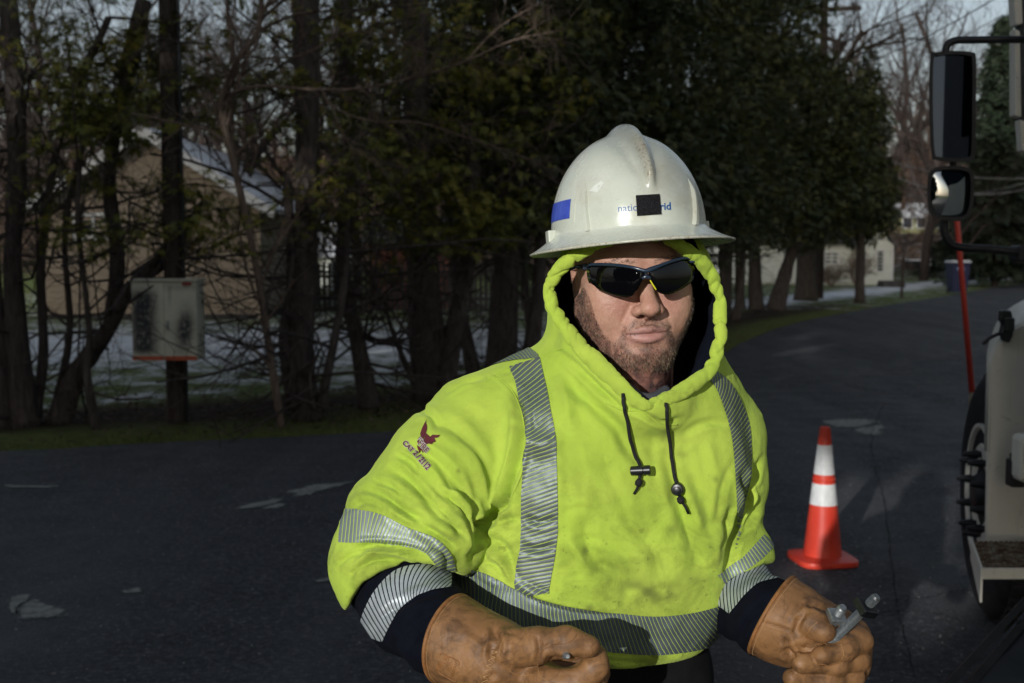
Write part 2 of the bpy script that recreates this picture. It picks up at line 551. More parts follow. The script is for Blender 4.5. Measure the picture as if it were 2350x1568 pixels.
def m_helmet():
    m = mat('worn_white_plastic', (.64, .67, .58), .3, 0, .5); g = N(m)
    co = g.coord('Object')
    c = g.mix(g.ramp(g.noise(co, 14, 6, .6), (.35, 0.0), (.7, 1.0)), (.55, .585, .495), (.62, .64, .55))
    sp = g.ramp(g.noise(g.coord('Object', (1, 1, .35)), 190, 4, .7), (.63, 0.0), (.70, 1.0))
    where = g.ramp(g.noise(co, 13, 4, .6, .3), (.48, 0.0), (.68, 1.0))
    a = g.attr('wear')
    c = g.mix(g.math('MULTIPLY', g.math('MULTIPLY', sp, where), .75), c, (.16, .11, .06))
    c = g.mix(g.math('MULTIPLY', where, .42), c, (.36, .31, .21))
    c = g.mix(g.math('MULTIPLY', g.math('MULTIPLY', g.ramp(g.noise(co, 240, 3, .7), (.52, 0.0), (.62, 1.0)), a.outputs['Fac']), .75), c, (.16, .10, .05))
    c = g.mix(g.math('MULTIPLY', a.outputs['Fac'], .35), c, (.48, .40, .26))
    sc = g.noise(g.coord('Object', (1, 4, 6), (.9, .6, .4)), 30, 5, .75, 1.5)
    c = g.mix(g.math('MULTIPLY', g.ramp(sc, (.62, 0.0), (.68, 1.0)), .28), c, (.24, .19, .12))
    g.color(c)
    g.rough(g.ramp(g.noise(co, 40, 6, .7), (.3, .16), (.7, .34)))
    g.normal(g.bump(g.noise(co, 160, 5, .7), .10, .0006))
    return m
M['helmet'] = m_helmet()
M['blue_sticker'] = noisy('blue_sticker', (.03, .06, .42), (.05, .10, .55), 60, .35, .05, spec=.5)
M['print_blue'] = mat('blue_print', (.01, .09, .30), .4)
M['velcro'] = noisy('hook_fabric', (.006, .006, .008), (.03, .03, .034), 700, .95, .9, 800, .002, lo=.45, hi=.6)
M['lens'] = mat('dark_lens', (.002, .002, .003), .03, 0, .45)
M['frame'] = mat('navy_frame', (.02, .035, .06), .22, 0, .5)
M['yellow'] = mat('yellow_rubber', (.75, .7, .02), .5)
M['maroon'] = mat('maroon_thread', (.10, .012, .018), .75)
M['silver_thread'] = mat('pale_grey_thread', (.42, .38, .36), .7)
M['tee'] = mat('grey_tshirt', (.05, .055, .065), .9)

def m_zinc(name='galvanised_steel', b=(.42, .45, .46)):
    m = mat(name, b, .40, .8, .6); g = N(m); co = g.coord('Object')
    g.color(g.ramp(g.noise(co, 220, 5, .7), (.3, tuple(x * .55 for x in b)), (.7, b)))
    g.rough(g.ramp(g.noise(co, 300, 4), (.3, .32), (.7, .55)))
    g.normal(g.bump(g.noise(co, 500, 4), .2, .0005)); return m
M['zinc'] = m_zinc()
M['dark_steel'] = m_zinc('dark_steel', (.06, .065, .07))
# ------------------------------------------------------------------ the lineman
def rot_z(a): return np.array(((math.cos(a), -math.sin(a), 0), (math.sin(a), math.cos(a), 0), (0, 0, 1)))
def rot_y(a): return np.array(((math.cos(a), 0, math.sin(a)), (0, 1, 0), (-math.sin(a), 0, math.cos(a))))
def rot_x(a): return np.array(((1, 0, 0), (0, math.cos(a), -math.sin(a)), (0, math.sin(a), math.cos(a))))

HEAD_C = P(1443, 629, 1.625)
HEAD_R = rot_z(R(8)) @ rot_y(R(-3.6)) @ rot_x(R(1.0))
def H(p): return np.asarray(p, float) @ HEAD_R.T + HEAD_C

def ids_orient(v, f):
    """turn all faces outward (enclosed volume positive)"""
    a, b, c = v[f[:, 0]], v[f[:, 1]], v[f[:, 2]]
    vol = (np.cross(a, b) * c).sum()
    if f.shape[1] == 4:
        d = v[f[:, 3]]; vol += (np.cross(a, c) * d).sum()
    return f[:, ::-1] if vol < 0 else f

def set_color(me, name, cols):
    at = me.color_attributes.new(name, 'FLOAT_COLOR', 'POINT')
    at.data.foreach_set('color', np.hstack((cols, np.ones((len(cols), 1)))).astype(np.float32).ravel())

def set_float(me, name, vals):
    at = me.attributes.new(name, 'FLOAT', 'POINT'); at.data.foreach_set('value', np.asarray(vals, np.float32))

def set_vec(me, name, vals):
    at = me.attributes.new(name, 'FLOAT_VECTOR', 'POINT'); at.data.foreach_set('vector', np.asarray(vals, np.float32).ravel())

def sstep(a, b, x):
    t = np.clip((x - a) / (b - a), 0, 1); return t * t * (3 - 2 * t)

def build_head(person):
    F = Field((-.10, -.135, -.26), (.10, .12, .145), .0016)
    F.ell((0, .012, .035), (.077, .098, .094), 0)                      # cranium
    F.ell((0, -.022, .022), (.066, .066, .062), .03)                   # forehead
    F.ell((0, -.028, -.046), (.0715, .052, .058), .03)                 # middle face
    for s in (-1, 1):
        F.ell((s * .043, -.050, -.022), (.030, .029, .024), .022)      # cheek bones
        F.ell((s * .040, -.050, -.052), (.032, .029, .032), .022)      # full cheeks
        F.cap((s * .060, .005, -.050), (s * .025, -.052, -.100), .020, .021, .028)   # jaw
        F.cap((s * .012, -.083, .020), (s * .046, -.070, .020), .0085, .008, .014)   # brow
    F.ell((0, -.066, -.103), (.031, .022, .019), .022)                 # chin
    F.ell((0, -.071, -.076), (.031, .022, .026), .02)                  # muzzle
    F.cap((0, -.0, -.085), (0, .035, -.25), .058, .062, .03)           # neck
    F.cap((0, -.045, -.115), (0, -.02, -.20), .030, .035, .03)         # throat
    for s in (-1, 1):
        F.ell((s * .031, -.083, -.0015), (.0155, .012, .010), .012, 's')       # sockets
        F.ell((s * .031, -.0705, -.001), (.0125, .0125, .0125), .003)          # closed eyes
        F.cap((s * .073, .016, .018), (s * .072, .012, -.028), .009, .007, .006)       # ears
    F.cap((0, -.083, .004), (0, -.106, -.040), .0085, .0115, .010)     # nose bridge
    F.ell((0, -.1085, -.0435), (.0125, .0115, .0100), .006)            # tip
    for s in (-1, 1):
        F.ell((s * .0165, -.0965, -.0455), (.0080, .0115, .0078), .006)        # wings
    F.cap((0, -.100, -.053), (0, -.093, -.056), .0045, .004, .005)     # columella
    # lips
    up = spline([(-.029, -.081, -.0760), (-.016, -.0905, -.0728), (-.005, -.0950, -.0705), (0, -.0947, -.0712), (.005, -.0950, -.0705), (.016, -.0905, -.0728), (.029, -.081, -.0760)], 17)
    lw = spline([(-.027, -.081, -.0780), (-.016, -.0895, -.0830), (0, -.0935, -.0850), (.016, -.0895, -.0830), (.027, -.081, -.0780)], 17)
    for i in range(16):
        t = abs(i - 7.5) / 8
        F.cap(up[i], up[i + 1], .0034 * (1 - .45 * t), .0034 * (1 - .45 * t), .004)
        F.cap(lw[i], lw[i + 1], .0050 * (1 - .5 * t), .0050 * (1 - .5 * t), .004)
    ml = spline([(-.030, -.086, -.0772), (-.014, -.0975, -.0768), (-.004, -.101, -.0762), (.004, -.101, -.0762), (.014, -.0975, -.0768), (.030, -.086, -.0772)], 17)
    for i in range(16):
        F.cap(ml[i], ml[i + 1], .0017, .0017, .0015, 's')
    for s in (-1, 1):
        F.ell((s * .0085, -.1015, -.0535), (.0042, .0060, .0030), .002, 's')   # nostrils
    v, f = F.mesh(); f = ids_orient(v, f)
    v = relax(v, f, 2, .4)
    n = vnormals(v, f)
    def bump(c, r, a):
        d = np.sqrt((((v - np.array(c)) / np.array(r)) ** 2).sum(1)); return a * np.exp(-d * d)
    dsp = np.zeros(len(v))
    for s in (-1, 1):
        # fold from the wing of the nose to the corner of the mouth
        q = np.stack((v[:, 0] * s, v[:, 2]), 1)
        d, arc, sd_, L = seg_dist(q, spline([(.023, -.043), (.031, -.058), (.037, -.074), (.038, -.086)], 12))
        fr = (v[:, 1] < -.03)
        dsp += fr * (-.0022 * np.exp(-(d / .0038) ** 2) * np.clip(1.25 - arc / L, 0, 1))
        d, arc, sd_, L = seg_dist(q, spline([(.016, -.012), (.026, -.022), (.040, -.024)], 8))
        dsp += fr * (-.0012 * np.exp(-(d / .004) ** 2))
        dsp += bump((s * .0205, -.093, -.043), (.0022, .012, .010), -.0022)
        dsp += bump((s * .033, -.083, -.079), (.004, .012, .006), -.0018)
    dsp += bump((0, -.096, -.0625), (.0030, .02, .006), -.0012)
    dsp += bump((0, -.085, -.0965), (.020, .02, .0045), -.0030)
    dsp += bump((0, -.088, .011), (.005, .02, .007), -.0010)
    for z in (.036, .044, .052):
        dsp += (np.abs(v[:, 0]) < .055) * (v[:, 1] < 0) * -.0004 * np.exp(-((v[:, 2] - z - .003 * np.sin(v[:, 0] * 60)) / .0012) ** 2)
    dsp += .0008 * vnoise(v, 55) * (v[:, 1] < 0) + .0003 * vnoise(v, 180)
    v = v + n * dsp[:, None]
    # skin colours; the shade of mouth slit, nostrils and neck is painted in
    x, y, z = v.T
    c = np.tile(np.array((.53, .315, .225)), (len(v), 1))
    def tint(w, col):
        nonlocal c
        w = np.clip(w, 0, 1)[:, None]; c = c * (1 - w) + np.array(col) * w
    for s in (-1, 1):
        tint(.6 * np.exp(-(((x - s * .036) / .020) ** 2 + ((z + .036) / .017) ** 2)), (.50, .235, .19))
    tint(.45 * np.exp(-((x / .012) ** 2 + ((z + .040) / .018) ** 2)), (.52, .25, .18))
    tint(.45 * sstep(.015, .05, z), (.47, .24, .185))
    lip = np.exp(-(np.maximum(np.abs(x) / .029, 0) ** 4)) * sstep(-.0925, -.0885, z) * sstep(-.0655, -.0700, z + .0035 * (np.abs(x) > .0) * (np.abs(x) / .025) ** 2) * (y < -.070)
    tint(.85 * lip, (.46, .235, .22))
    tint(1.0 * np.exp(-((z + .0768) / .0012) ** 2) * (np.abs(x) < .028) * (y < -.075), (.08, .02, .02))  # dark line paints the shade between the lips
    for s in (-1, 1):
        tint(np.exp(-(((x - s * .0085) / .0045) ** 2 + ((z + .0515) / .0028) ** 2)) * (y < -.09), (.05, .02, .015))  # shade inside the nostrils painted dark
    bm_ = beard_mask(x, y, z)
    tint(.72 * bm_ * (.55 + .6 * sstep(-.25, .25, vnoise(v, 120))), (.065, .046, .040))
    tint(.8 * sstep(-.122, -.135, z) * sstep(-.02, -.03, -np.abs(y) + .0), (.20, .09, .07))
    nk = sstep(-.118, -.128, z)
    tattoo_shade = sstep(-.12, .10, vnoise(v, 75)) * nk  # tattoo pattern, widened so it also paints the neck's shade
    tint(.9 * tattoo_shade, (.012, .02, .03))
    w = H(v)
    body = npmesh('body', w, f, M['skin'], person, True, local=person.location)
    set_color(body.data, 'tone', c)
    # beard: separate short hairs
    rng = np.random.default_rng(3)
    nn = vnormals(v, f)
    m = bm_
    pr = m * (y < .02)
    # density by area: pick random vertices
    idx = rng.choice(len(v), 16000, p=pr / pr.sum())
    p0 = v[idx] + rng.normal(0, .0006, (len(idx), 3))
    nrm = nn[idx]
    down = np.array((0, -.15, -1.0))
    flow = down - nrm * (nrm @ down)[:, None]
    flow /= np.linalg.norm(flow, axis=1)[:, None] + 1e-9
    mz = p0[:, 2]
    moust = (mz > -.072) & (np.abs(p0[:, 0]) < .034)
    flow[moust] += np.stack((np.sign(p0[moust, 0]) * .8, np.zeros(moust.sum()), np.zeros(moust.sum())), 1)
    flow += rng.normal(0, .38, flow.shape)
    chin = sstep(-.09, -.118, mz)
    ln = (.0030 + .0022 * chin + .0010 * moust) * rng.uniform(.6, 1.3, len(idx))
    d1 = nrm * (.75 - .25 * chin)[:, None] + flow * .9; d1 /= np.linalg.norm(d1, axis=1)[:, None]
    d2 = nrm * .15 + flow; d2 /= np.linalg.norm(d2, axis=1)[:, None]
    a = p0 - nrm * .0006; b = p0 + d1 * (ln * .5)[:, None]; e = b + d2 * (ln * .55)[:, None]
    side = np.cross(d1, rng.normal(0, 1, d1.shape)); side /= np.linalg.norm(side, axis=1)[:, None]
    wd = rng.uniform(.00011, .00020, len(idx))[:, None]
    V = np.stack((a - side * wd, a + side * wd, b - side * wd * .8, b + side * wd * .8, e), 1)
    k = np.arange(len(idx))[:, None] * 5
    T = np.concatenate((k + np.array((0, 1, 3)), k + np.array((0, 3, 2)), k + np.array((2, 3, 4))), 0)
    grey = (rng.random(len(idx)) < .06 + .26 * chin * (1 + .6 * (p0[:, 0] > 0)) + .08 * (np.abs(p0[:, 0]) > .05)).astype(float)
    dark = np.array((.016, .011, .009)); lt = np.array((.36, .27, .17))
    hc = dark * rng.uniform(.6, 2.2, (len(idx), 1)) * (1 - grey[:, None]) + lt * rng.uniform(.4, 1.2, (len(idx), 1)) * grey[:, None]
    hm = mat('beard_hair', (.05, .03, .02), .45, 0, .4); g = N(hm); g.color(g.attr('hair').outputs['Color'])
    bd = npmesh('beard', H(V.reshape(-1, 3)), T, hm, body, False, local=person.location)
    set_color(bd.data, 'hair', np.repeat(hc, 5, 0))
    bd['kind'] = 'stuff'
    # brows and the short hair at the temples
    q = []
    for s in (-1, 1):
        for i in range(80):
            bx = rng.uniform(.012, .052); q.append((s * bx, -.088 + .25 * (bx - .01) ** 1.2 * .6, .0195 + .004 * math.sin((bx - .012) / .04 * 3) + rng.normal(0, .0018), s))
    q = np.array(q)
    bv = BVHTree.FromPolygons([tuple(p) for p in v.tolist()], [tuple(t) for t in f.tolist()])
    VV, TT, k = [], [], 0
    for (bx, by, bz, s) in q:
        hit = bv.ray_cast(Vector((bx, -.2, bz)), Vector((0, 1, 0)))
        if hit[0] is None: continue
        p = np.array(hit[0]); d = np.array((s * .8, -.25, .15 + rng.normal(0, .2))); d /= np.linalg.norm(d)
        l_ = rng.uniform(.004, .007); sd_ = np.array((0, 0, .00017))
        VV += [p - sd_, p + sd_, p + d * l_]; TT.append((k, k + 1, k + 2)); k += 3
    eb = npmesh('eyebrow', H(np.array(VV)), np.array(TT), hm, body, False, local=person.location)
    set_color(eb.data, 'hair', np.tile(dark, (len(VV), 1)))
    eb['kind'] = 'stuff'
    return body

def beard_mask(x, y, z):
    ax = np.abs(x)
    # cheek line falls from the side burns to the corners of the mouth
    line = np.interp(ax, (0, .030, .042, .055, .066, .078), (-.060, -.066, -.088, -.080, -.055, .000))
    m = sstep(.004, -.004, z - line)
    m *= np.clip(.35 + 1.0 * sstep(-.050, -.085, z) + .7 * sstep(.050, .066, ax), 0, 1)
    mouth = np.exp(-((x / .0335) ** 4 + ((z + .0800) / .0135) ** 4))     # bare round the lips
    m *= 1 - mouth
    chinbare = np.exp(-(((ax - .020) / .008) ** 2 + ((z + .094) / .008) ** 2))
    m *= 1 - .8 * chinbare
    patch = np.exp(-((x / .009) ** 2 + ((z + .0965) / .005) ** 2)); m = np.maximum(m, .9 * patch)
    mo = np.exp(-(((ax - .004 - .0) / .030) ** 4)) * np.exp(-((z - np.interp(ax, (0, .012, .034), (-.0625, -.0615, -.072))) / .0050) ** 2)
    m = np.maximum(m, .95 * mo * (ax < .036))
    m *= sstep(-.136, -.126, z)
    m *= (z < .0)
    return np.clip(m, 0, 1) * (y < .03)

# ------------------------------------------------------------------ hoodie
RIM = [(1490, 545, 1.516, .0095), (1430, 549, 1.521, .0095), (1378, 565, 1.524, .0110), (1330, 588, 1.535, .012), (1291, 617, 1.548, .0125),
       (1267, 657, 1.555, .0125), (1270, 694, 1.555, .012), (1284, 724, 1.55, .0125), (1306, 755, 1.54, .0135), (1334, 790, 1.528, .0145),
       (1370, 826, 1.512, .0155), (1408, 864, 1.495, .0155), (1442, 899, 1.482, .014), (1466, 918, 1.475, .0115), (1482, 927, 1.472, .0095), (1502, 921, 1.478, .0105),
       (1535, 907, 1.486, .0125), (1580, 884, 1.502, .0135), (1622, 846, 1.525, .0135), (1644, 795, 1.545, .0125), (1649, 740, 1.558, .0115),
       (1645, 690, 1.562, .0125), (1630, 640, 1.56, .0125), (1606, 603, 1.548, .0125), (1572, 577, 1.532, .0125), (1535, 555, 1.52, .0105)]

TORSO = [(700, 1400, 1560), (790, 1300, 1640), (850, 1200, 1680), (900, 1130, 1705), (1000, 1070, 1722), (1100, 1050, 1720), (1200, 1035, 1702), (1280, 1015, 1684),
         (1350, 1003, 1672), (1430, 998, 1664), (1500, 1000, 1658), (1568, 1005, 1654), (1700, 1010, 1650)]

def px_field(fl, y0, y1):
    """signed distance (metres, + outside) to a closed outline given in photograph coordinates, over a slab of depths"""

def build_hoodie(person):
    h = .0030
    F = Field((-.26, 1.36, .945), (.40, 1.86, 1.60), h)
    g = [(F.lo[i] + h * np.arange(F.n[i])).astype(np.float32) for i in range(3)]
    X, Y, Z = g[0][:, None, None], g[1][None, :, None], g[2][None, None, :]
    YC = 1.645
    tz = np.array([P(1340, t[0], YC)[2] for t in TORSO])[::-1]
    tc = np.array([P((t[1] + t[2]) / 2, t[0], YC)[0] for t in TORSO])[::-1]
    tw = np.array([(t[2] - t[1]) / 2 / FPX * YC for t in TORSO])[::-1]
    dep = np.interp(tz, (.9, 1.05, 1.2, 1.33, 1.5), (.152, .162, .158, .140, .10))
    cx = np.interp(g[2], tz, tc)[None, None, :]; rx = np.interp(g[2], tz, tw)[None, None, :]; ry = np.interp(g[2], tz, dep)[None, None, :]
    a = R(19)
    u = (X - cx) * math.cos(a) + (Y - YC) * math.sin(a); w = -(X - cx) * math.sin(a) + (Y - YC) * math.cos(a)
    q = (np.abs(u / rx) ** 2.3 + np.abs(w / ry) ** 2.3) ** (1 / 2.3)
    F.d = np.minimum(F.d, (q - 1) * np.minimum(rx, ry)).astype(np.float32)
    top = P(1400, 840, YC)[2]
    F.comb((slice(None),) * 3, (Z - top + 0 * X + 0 * Y).astype(np.float32), .06, 'i')
    # chest, belly, collar
    F.ell(P(1330, 1080, 1.56), (.085, .060, .090), .05)
    F.ell(P(1590, 1090, 1.57), (.070, .055, .090), .05)
    F.ell(P(1470, 1330, 1.56), (.12, .065, .10), .06)
    F.cap(P(1350, 890, 1.645), P(1100, 995, 1.625), .084, .083, .03)
    F.cap(P(1520, 925, 1.645), P(1640, 998, 1.665), .078, .070, .03)
    F.ell(P(1462, 880, 1.625), (.125, .105, .10), .05)                  # collar mound
    HC2 = P(1454, 712, 1.635)
    F.ell(P(1454, 712, 1.665), (.1262, .135, .158), .03)               # hood
    for i in range(9, 16):
        F.cap(P(RIM[i][0], RIM[i][1] + 4, RIM[i][2] + .038), P(RIM[i + 1][0], RIM[i + 1][1] + 4, RIM[i + 1][2] + .038), .028, .028, .025)
    # sleeves
    A = F.like()
    A.chain([(P(1108, 1002, 1.610), .084), (P(1018, 1095, 1.572), .083), (P(932, 1212, 1.548), .077), (P(886, 1288, 1.540), .0715), (P(905, 1340, 1.52), .072)], .03)
    A.chain([(P(955, 1200, 1.515), .050), (P(1020, 1220, 1.50), .044), (P(1052, 1265, 1.515), .030)], .03)
    A.ell(P(985, 1020, 1.585), (.040, .045, .028), .02)
    A.ell(P(925, 1085, 1.58), (.036, .045, .026), .02)
    A.ell(P(860, 1150, 1.57), (.034, .045, .030), .02)
    B = F.like()
    B.chain([(P(1648, 1002, 1.665), .070), (P(1655, 1110, 1.65), .063), (P(1650, 1220, 1.635), .056), (P(1685, 1275, 1.61), .050), (P(1700, 1330, 1.58), .050)], .02)
    del F_cut[:]
    pts = np.stack([c.ravel() for c in np.broadcast_arrays(X, Y, Z)], 1)
    uv = proj(pts).reshape(*F.n, 2)
    mpp = (Y / FPX + 0 * X + 0 * Z)
    def outside(poly):
        """signed distance to a closed outline (negative inside)"""
        poly = np.array(poly, float)
        lo, hi = poly.min(0) - 60, poly.max(0) + 60
        m = ((uv[..., 0] > lo[0]) & (uv[..., 0] < hi[0]) & (uv[..., 1] > lo[1]) & (uv[..., 1] < hi[1]))
        q = uv[m]
        cl = np.vstack((poly, poly[:1]))
        d = seg_dist(q, cl)[0]
        ins = np.zeros(len(q), bool)
        for (x1, y1), (x2, y2) in zip(cl[:-1], cl[1:]):
            c = ((y1 > q[:, 1]) != (y2 > q[:, 1])) & (q[:, 0] < (x2 - x1) * (q[:, 1] - y1) / (y2 - y1 + 1e-12) + x1)
            ins ^= c
        r = np.full(uv.shape[:3], 60., np.float32); r[m] = np.where(ins, -d, d)
        return r * mpp
    cutL = outside([(770, 1460), (792, 1408), (808, 1372), (835, 1335), (870, 1312), (915, 1297), (965, 1290), (1020, 1299), (1060, 1318), (1110, 1400), (1100, 1600), (700, 1600)])
    A.comb((slice(None),) * 3, cutL.astype(np.float32), .006, 's')
    cutR = outside([(1655, 1362), (1690, 1332), (1725, 1308), (1760, 1290), (1800, 1290), (1830, 1600), (1640, 1600)])
    B.comb((slice(None),) * 3, cutR.astype(np.float32), .006, 's')
    F.comb((slice(None),) * 3, A.d, .007)
    F.comb((slice(None),) * 3, B.d, .012)
    # opening of the hood: hollowed out along the rim, deep enough for the head
    rim = spline_closed(np.array([r_[:2] for r_ in RIM], float), 96)
    op = outside(rim)
    back = 1.645
    cav = np.maximum(op + .004, (Y - back) + 0 * op)
    # the cavity narrows at the top so that it stays under the hood's crown
    F.comb((slice(None),) * 3, cav.astype(np.float32), .008, 's')
    F.ell(HC2, (.1115, .118, .150), .006, 's')
    # hem
    hz = P(1500, 1540, 1.49)[2]
    F.comb((slice(None),) * 3, (hz - Z + 0 * X + 0 * Y).astype(np.float32), .008, 'i')
    v, f = F.mesh(); f = ids_orient(v, f)
    v = relax(v, f, 3, .5)
    n = vnormals(v, f)
    for _ in range(1):
        for poly, wd, amp in FOLDS:
            brush(v, n, poly, wd * .8, amp * 1.6)
    n = vnormals(v, f)
    soft = vnoise(v, 22) * .0022 + vnoise(v, 60, 5) * .0009 + vnoise(v, 140, 9) * .00035
    v = v + n * soft[:, None]
    v = relax(v, f, 1, .3)
    # inner side of the hood gets the dark lining
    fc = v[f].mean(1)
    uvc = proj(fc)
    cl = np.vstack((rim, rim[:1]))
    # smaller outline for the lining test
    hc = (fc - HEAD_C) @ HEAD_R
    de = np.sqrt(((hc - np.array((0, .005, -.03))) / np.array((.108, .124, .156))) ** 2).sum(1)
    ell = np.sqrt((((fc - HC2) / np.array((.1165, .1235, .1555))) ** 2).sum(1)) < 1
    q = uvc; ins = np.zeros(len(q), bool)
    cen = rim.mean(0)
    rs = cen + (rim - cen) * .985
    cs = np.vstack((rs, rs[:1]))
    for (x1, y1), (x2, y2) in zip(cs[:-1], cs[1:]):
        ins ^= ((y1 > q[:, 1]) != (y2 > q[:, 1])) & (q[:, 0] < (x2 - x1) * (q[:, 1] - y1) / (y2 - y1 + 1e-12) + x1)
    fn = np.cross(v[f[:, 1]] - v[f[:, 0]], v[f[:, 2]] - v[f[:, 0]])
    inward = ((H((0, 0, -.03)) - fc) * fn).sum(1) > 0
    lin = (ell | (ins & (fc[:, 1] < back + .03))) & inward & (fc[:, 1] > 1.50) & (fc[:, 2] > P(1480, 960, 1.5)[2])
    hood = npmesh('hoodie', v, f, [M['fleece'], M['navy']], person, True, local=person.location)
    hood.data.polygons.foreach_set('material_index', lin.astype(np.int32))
    uvv = proj(v); gr = np.zeros(len(v))
    for (x, y, rx_, ry_, am) in GRIME:
        gr += am * np.exp(-(((uvv[:, 0] - x) / rx_) ** 2 + ((uvv[:, 1] - y) / ry_) ** 2))
    gr *= (.9 + .9 * vnoise(v, 90)) * 1.25
    set_float(hood.data, 'grime', np.clip(gr, 0, 1))
    return hood, v, f

F_cut = []
GRIME = [(1500, 960, 14, 10, .5), (1535, 1000, 25, 18, .5), (1560, 1040, 15, 12, .4), (1500, 1360, 60, 25, .55), (1360, 1395, 18, 8, .9), (1660, 1370, 14, 22, .8),
         (1340, 1260, 8, 22, .8), (1380, 1300, 40, 25, .3), (1440, 1330, 50, 30, .3), (1052, 1082, 3, 5, 1), (1545, 1210, 14, 20, .4), (1590, 1330, 40, 30, .35),
         (1180, 960, 22, 60, .3), (1240, 1000, 14, 40, .2), (1640, 1100, 8, 8, .5), (1630, 1240, 30, 22, .25), (1398, 1530, 20, 6, .5)]
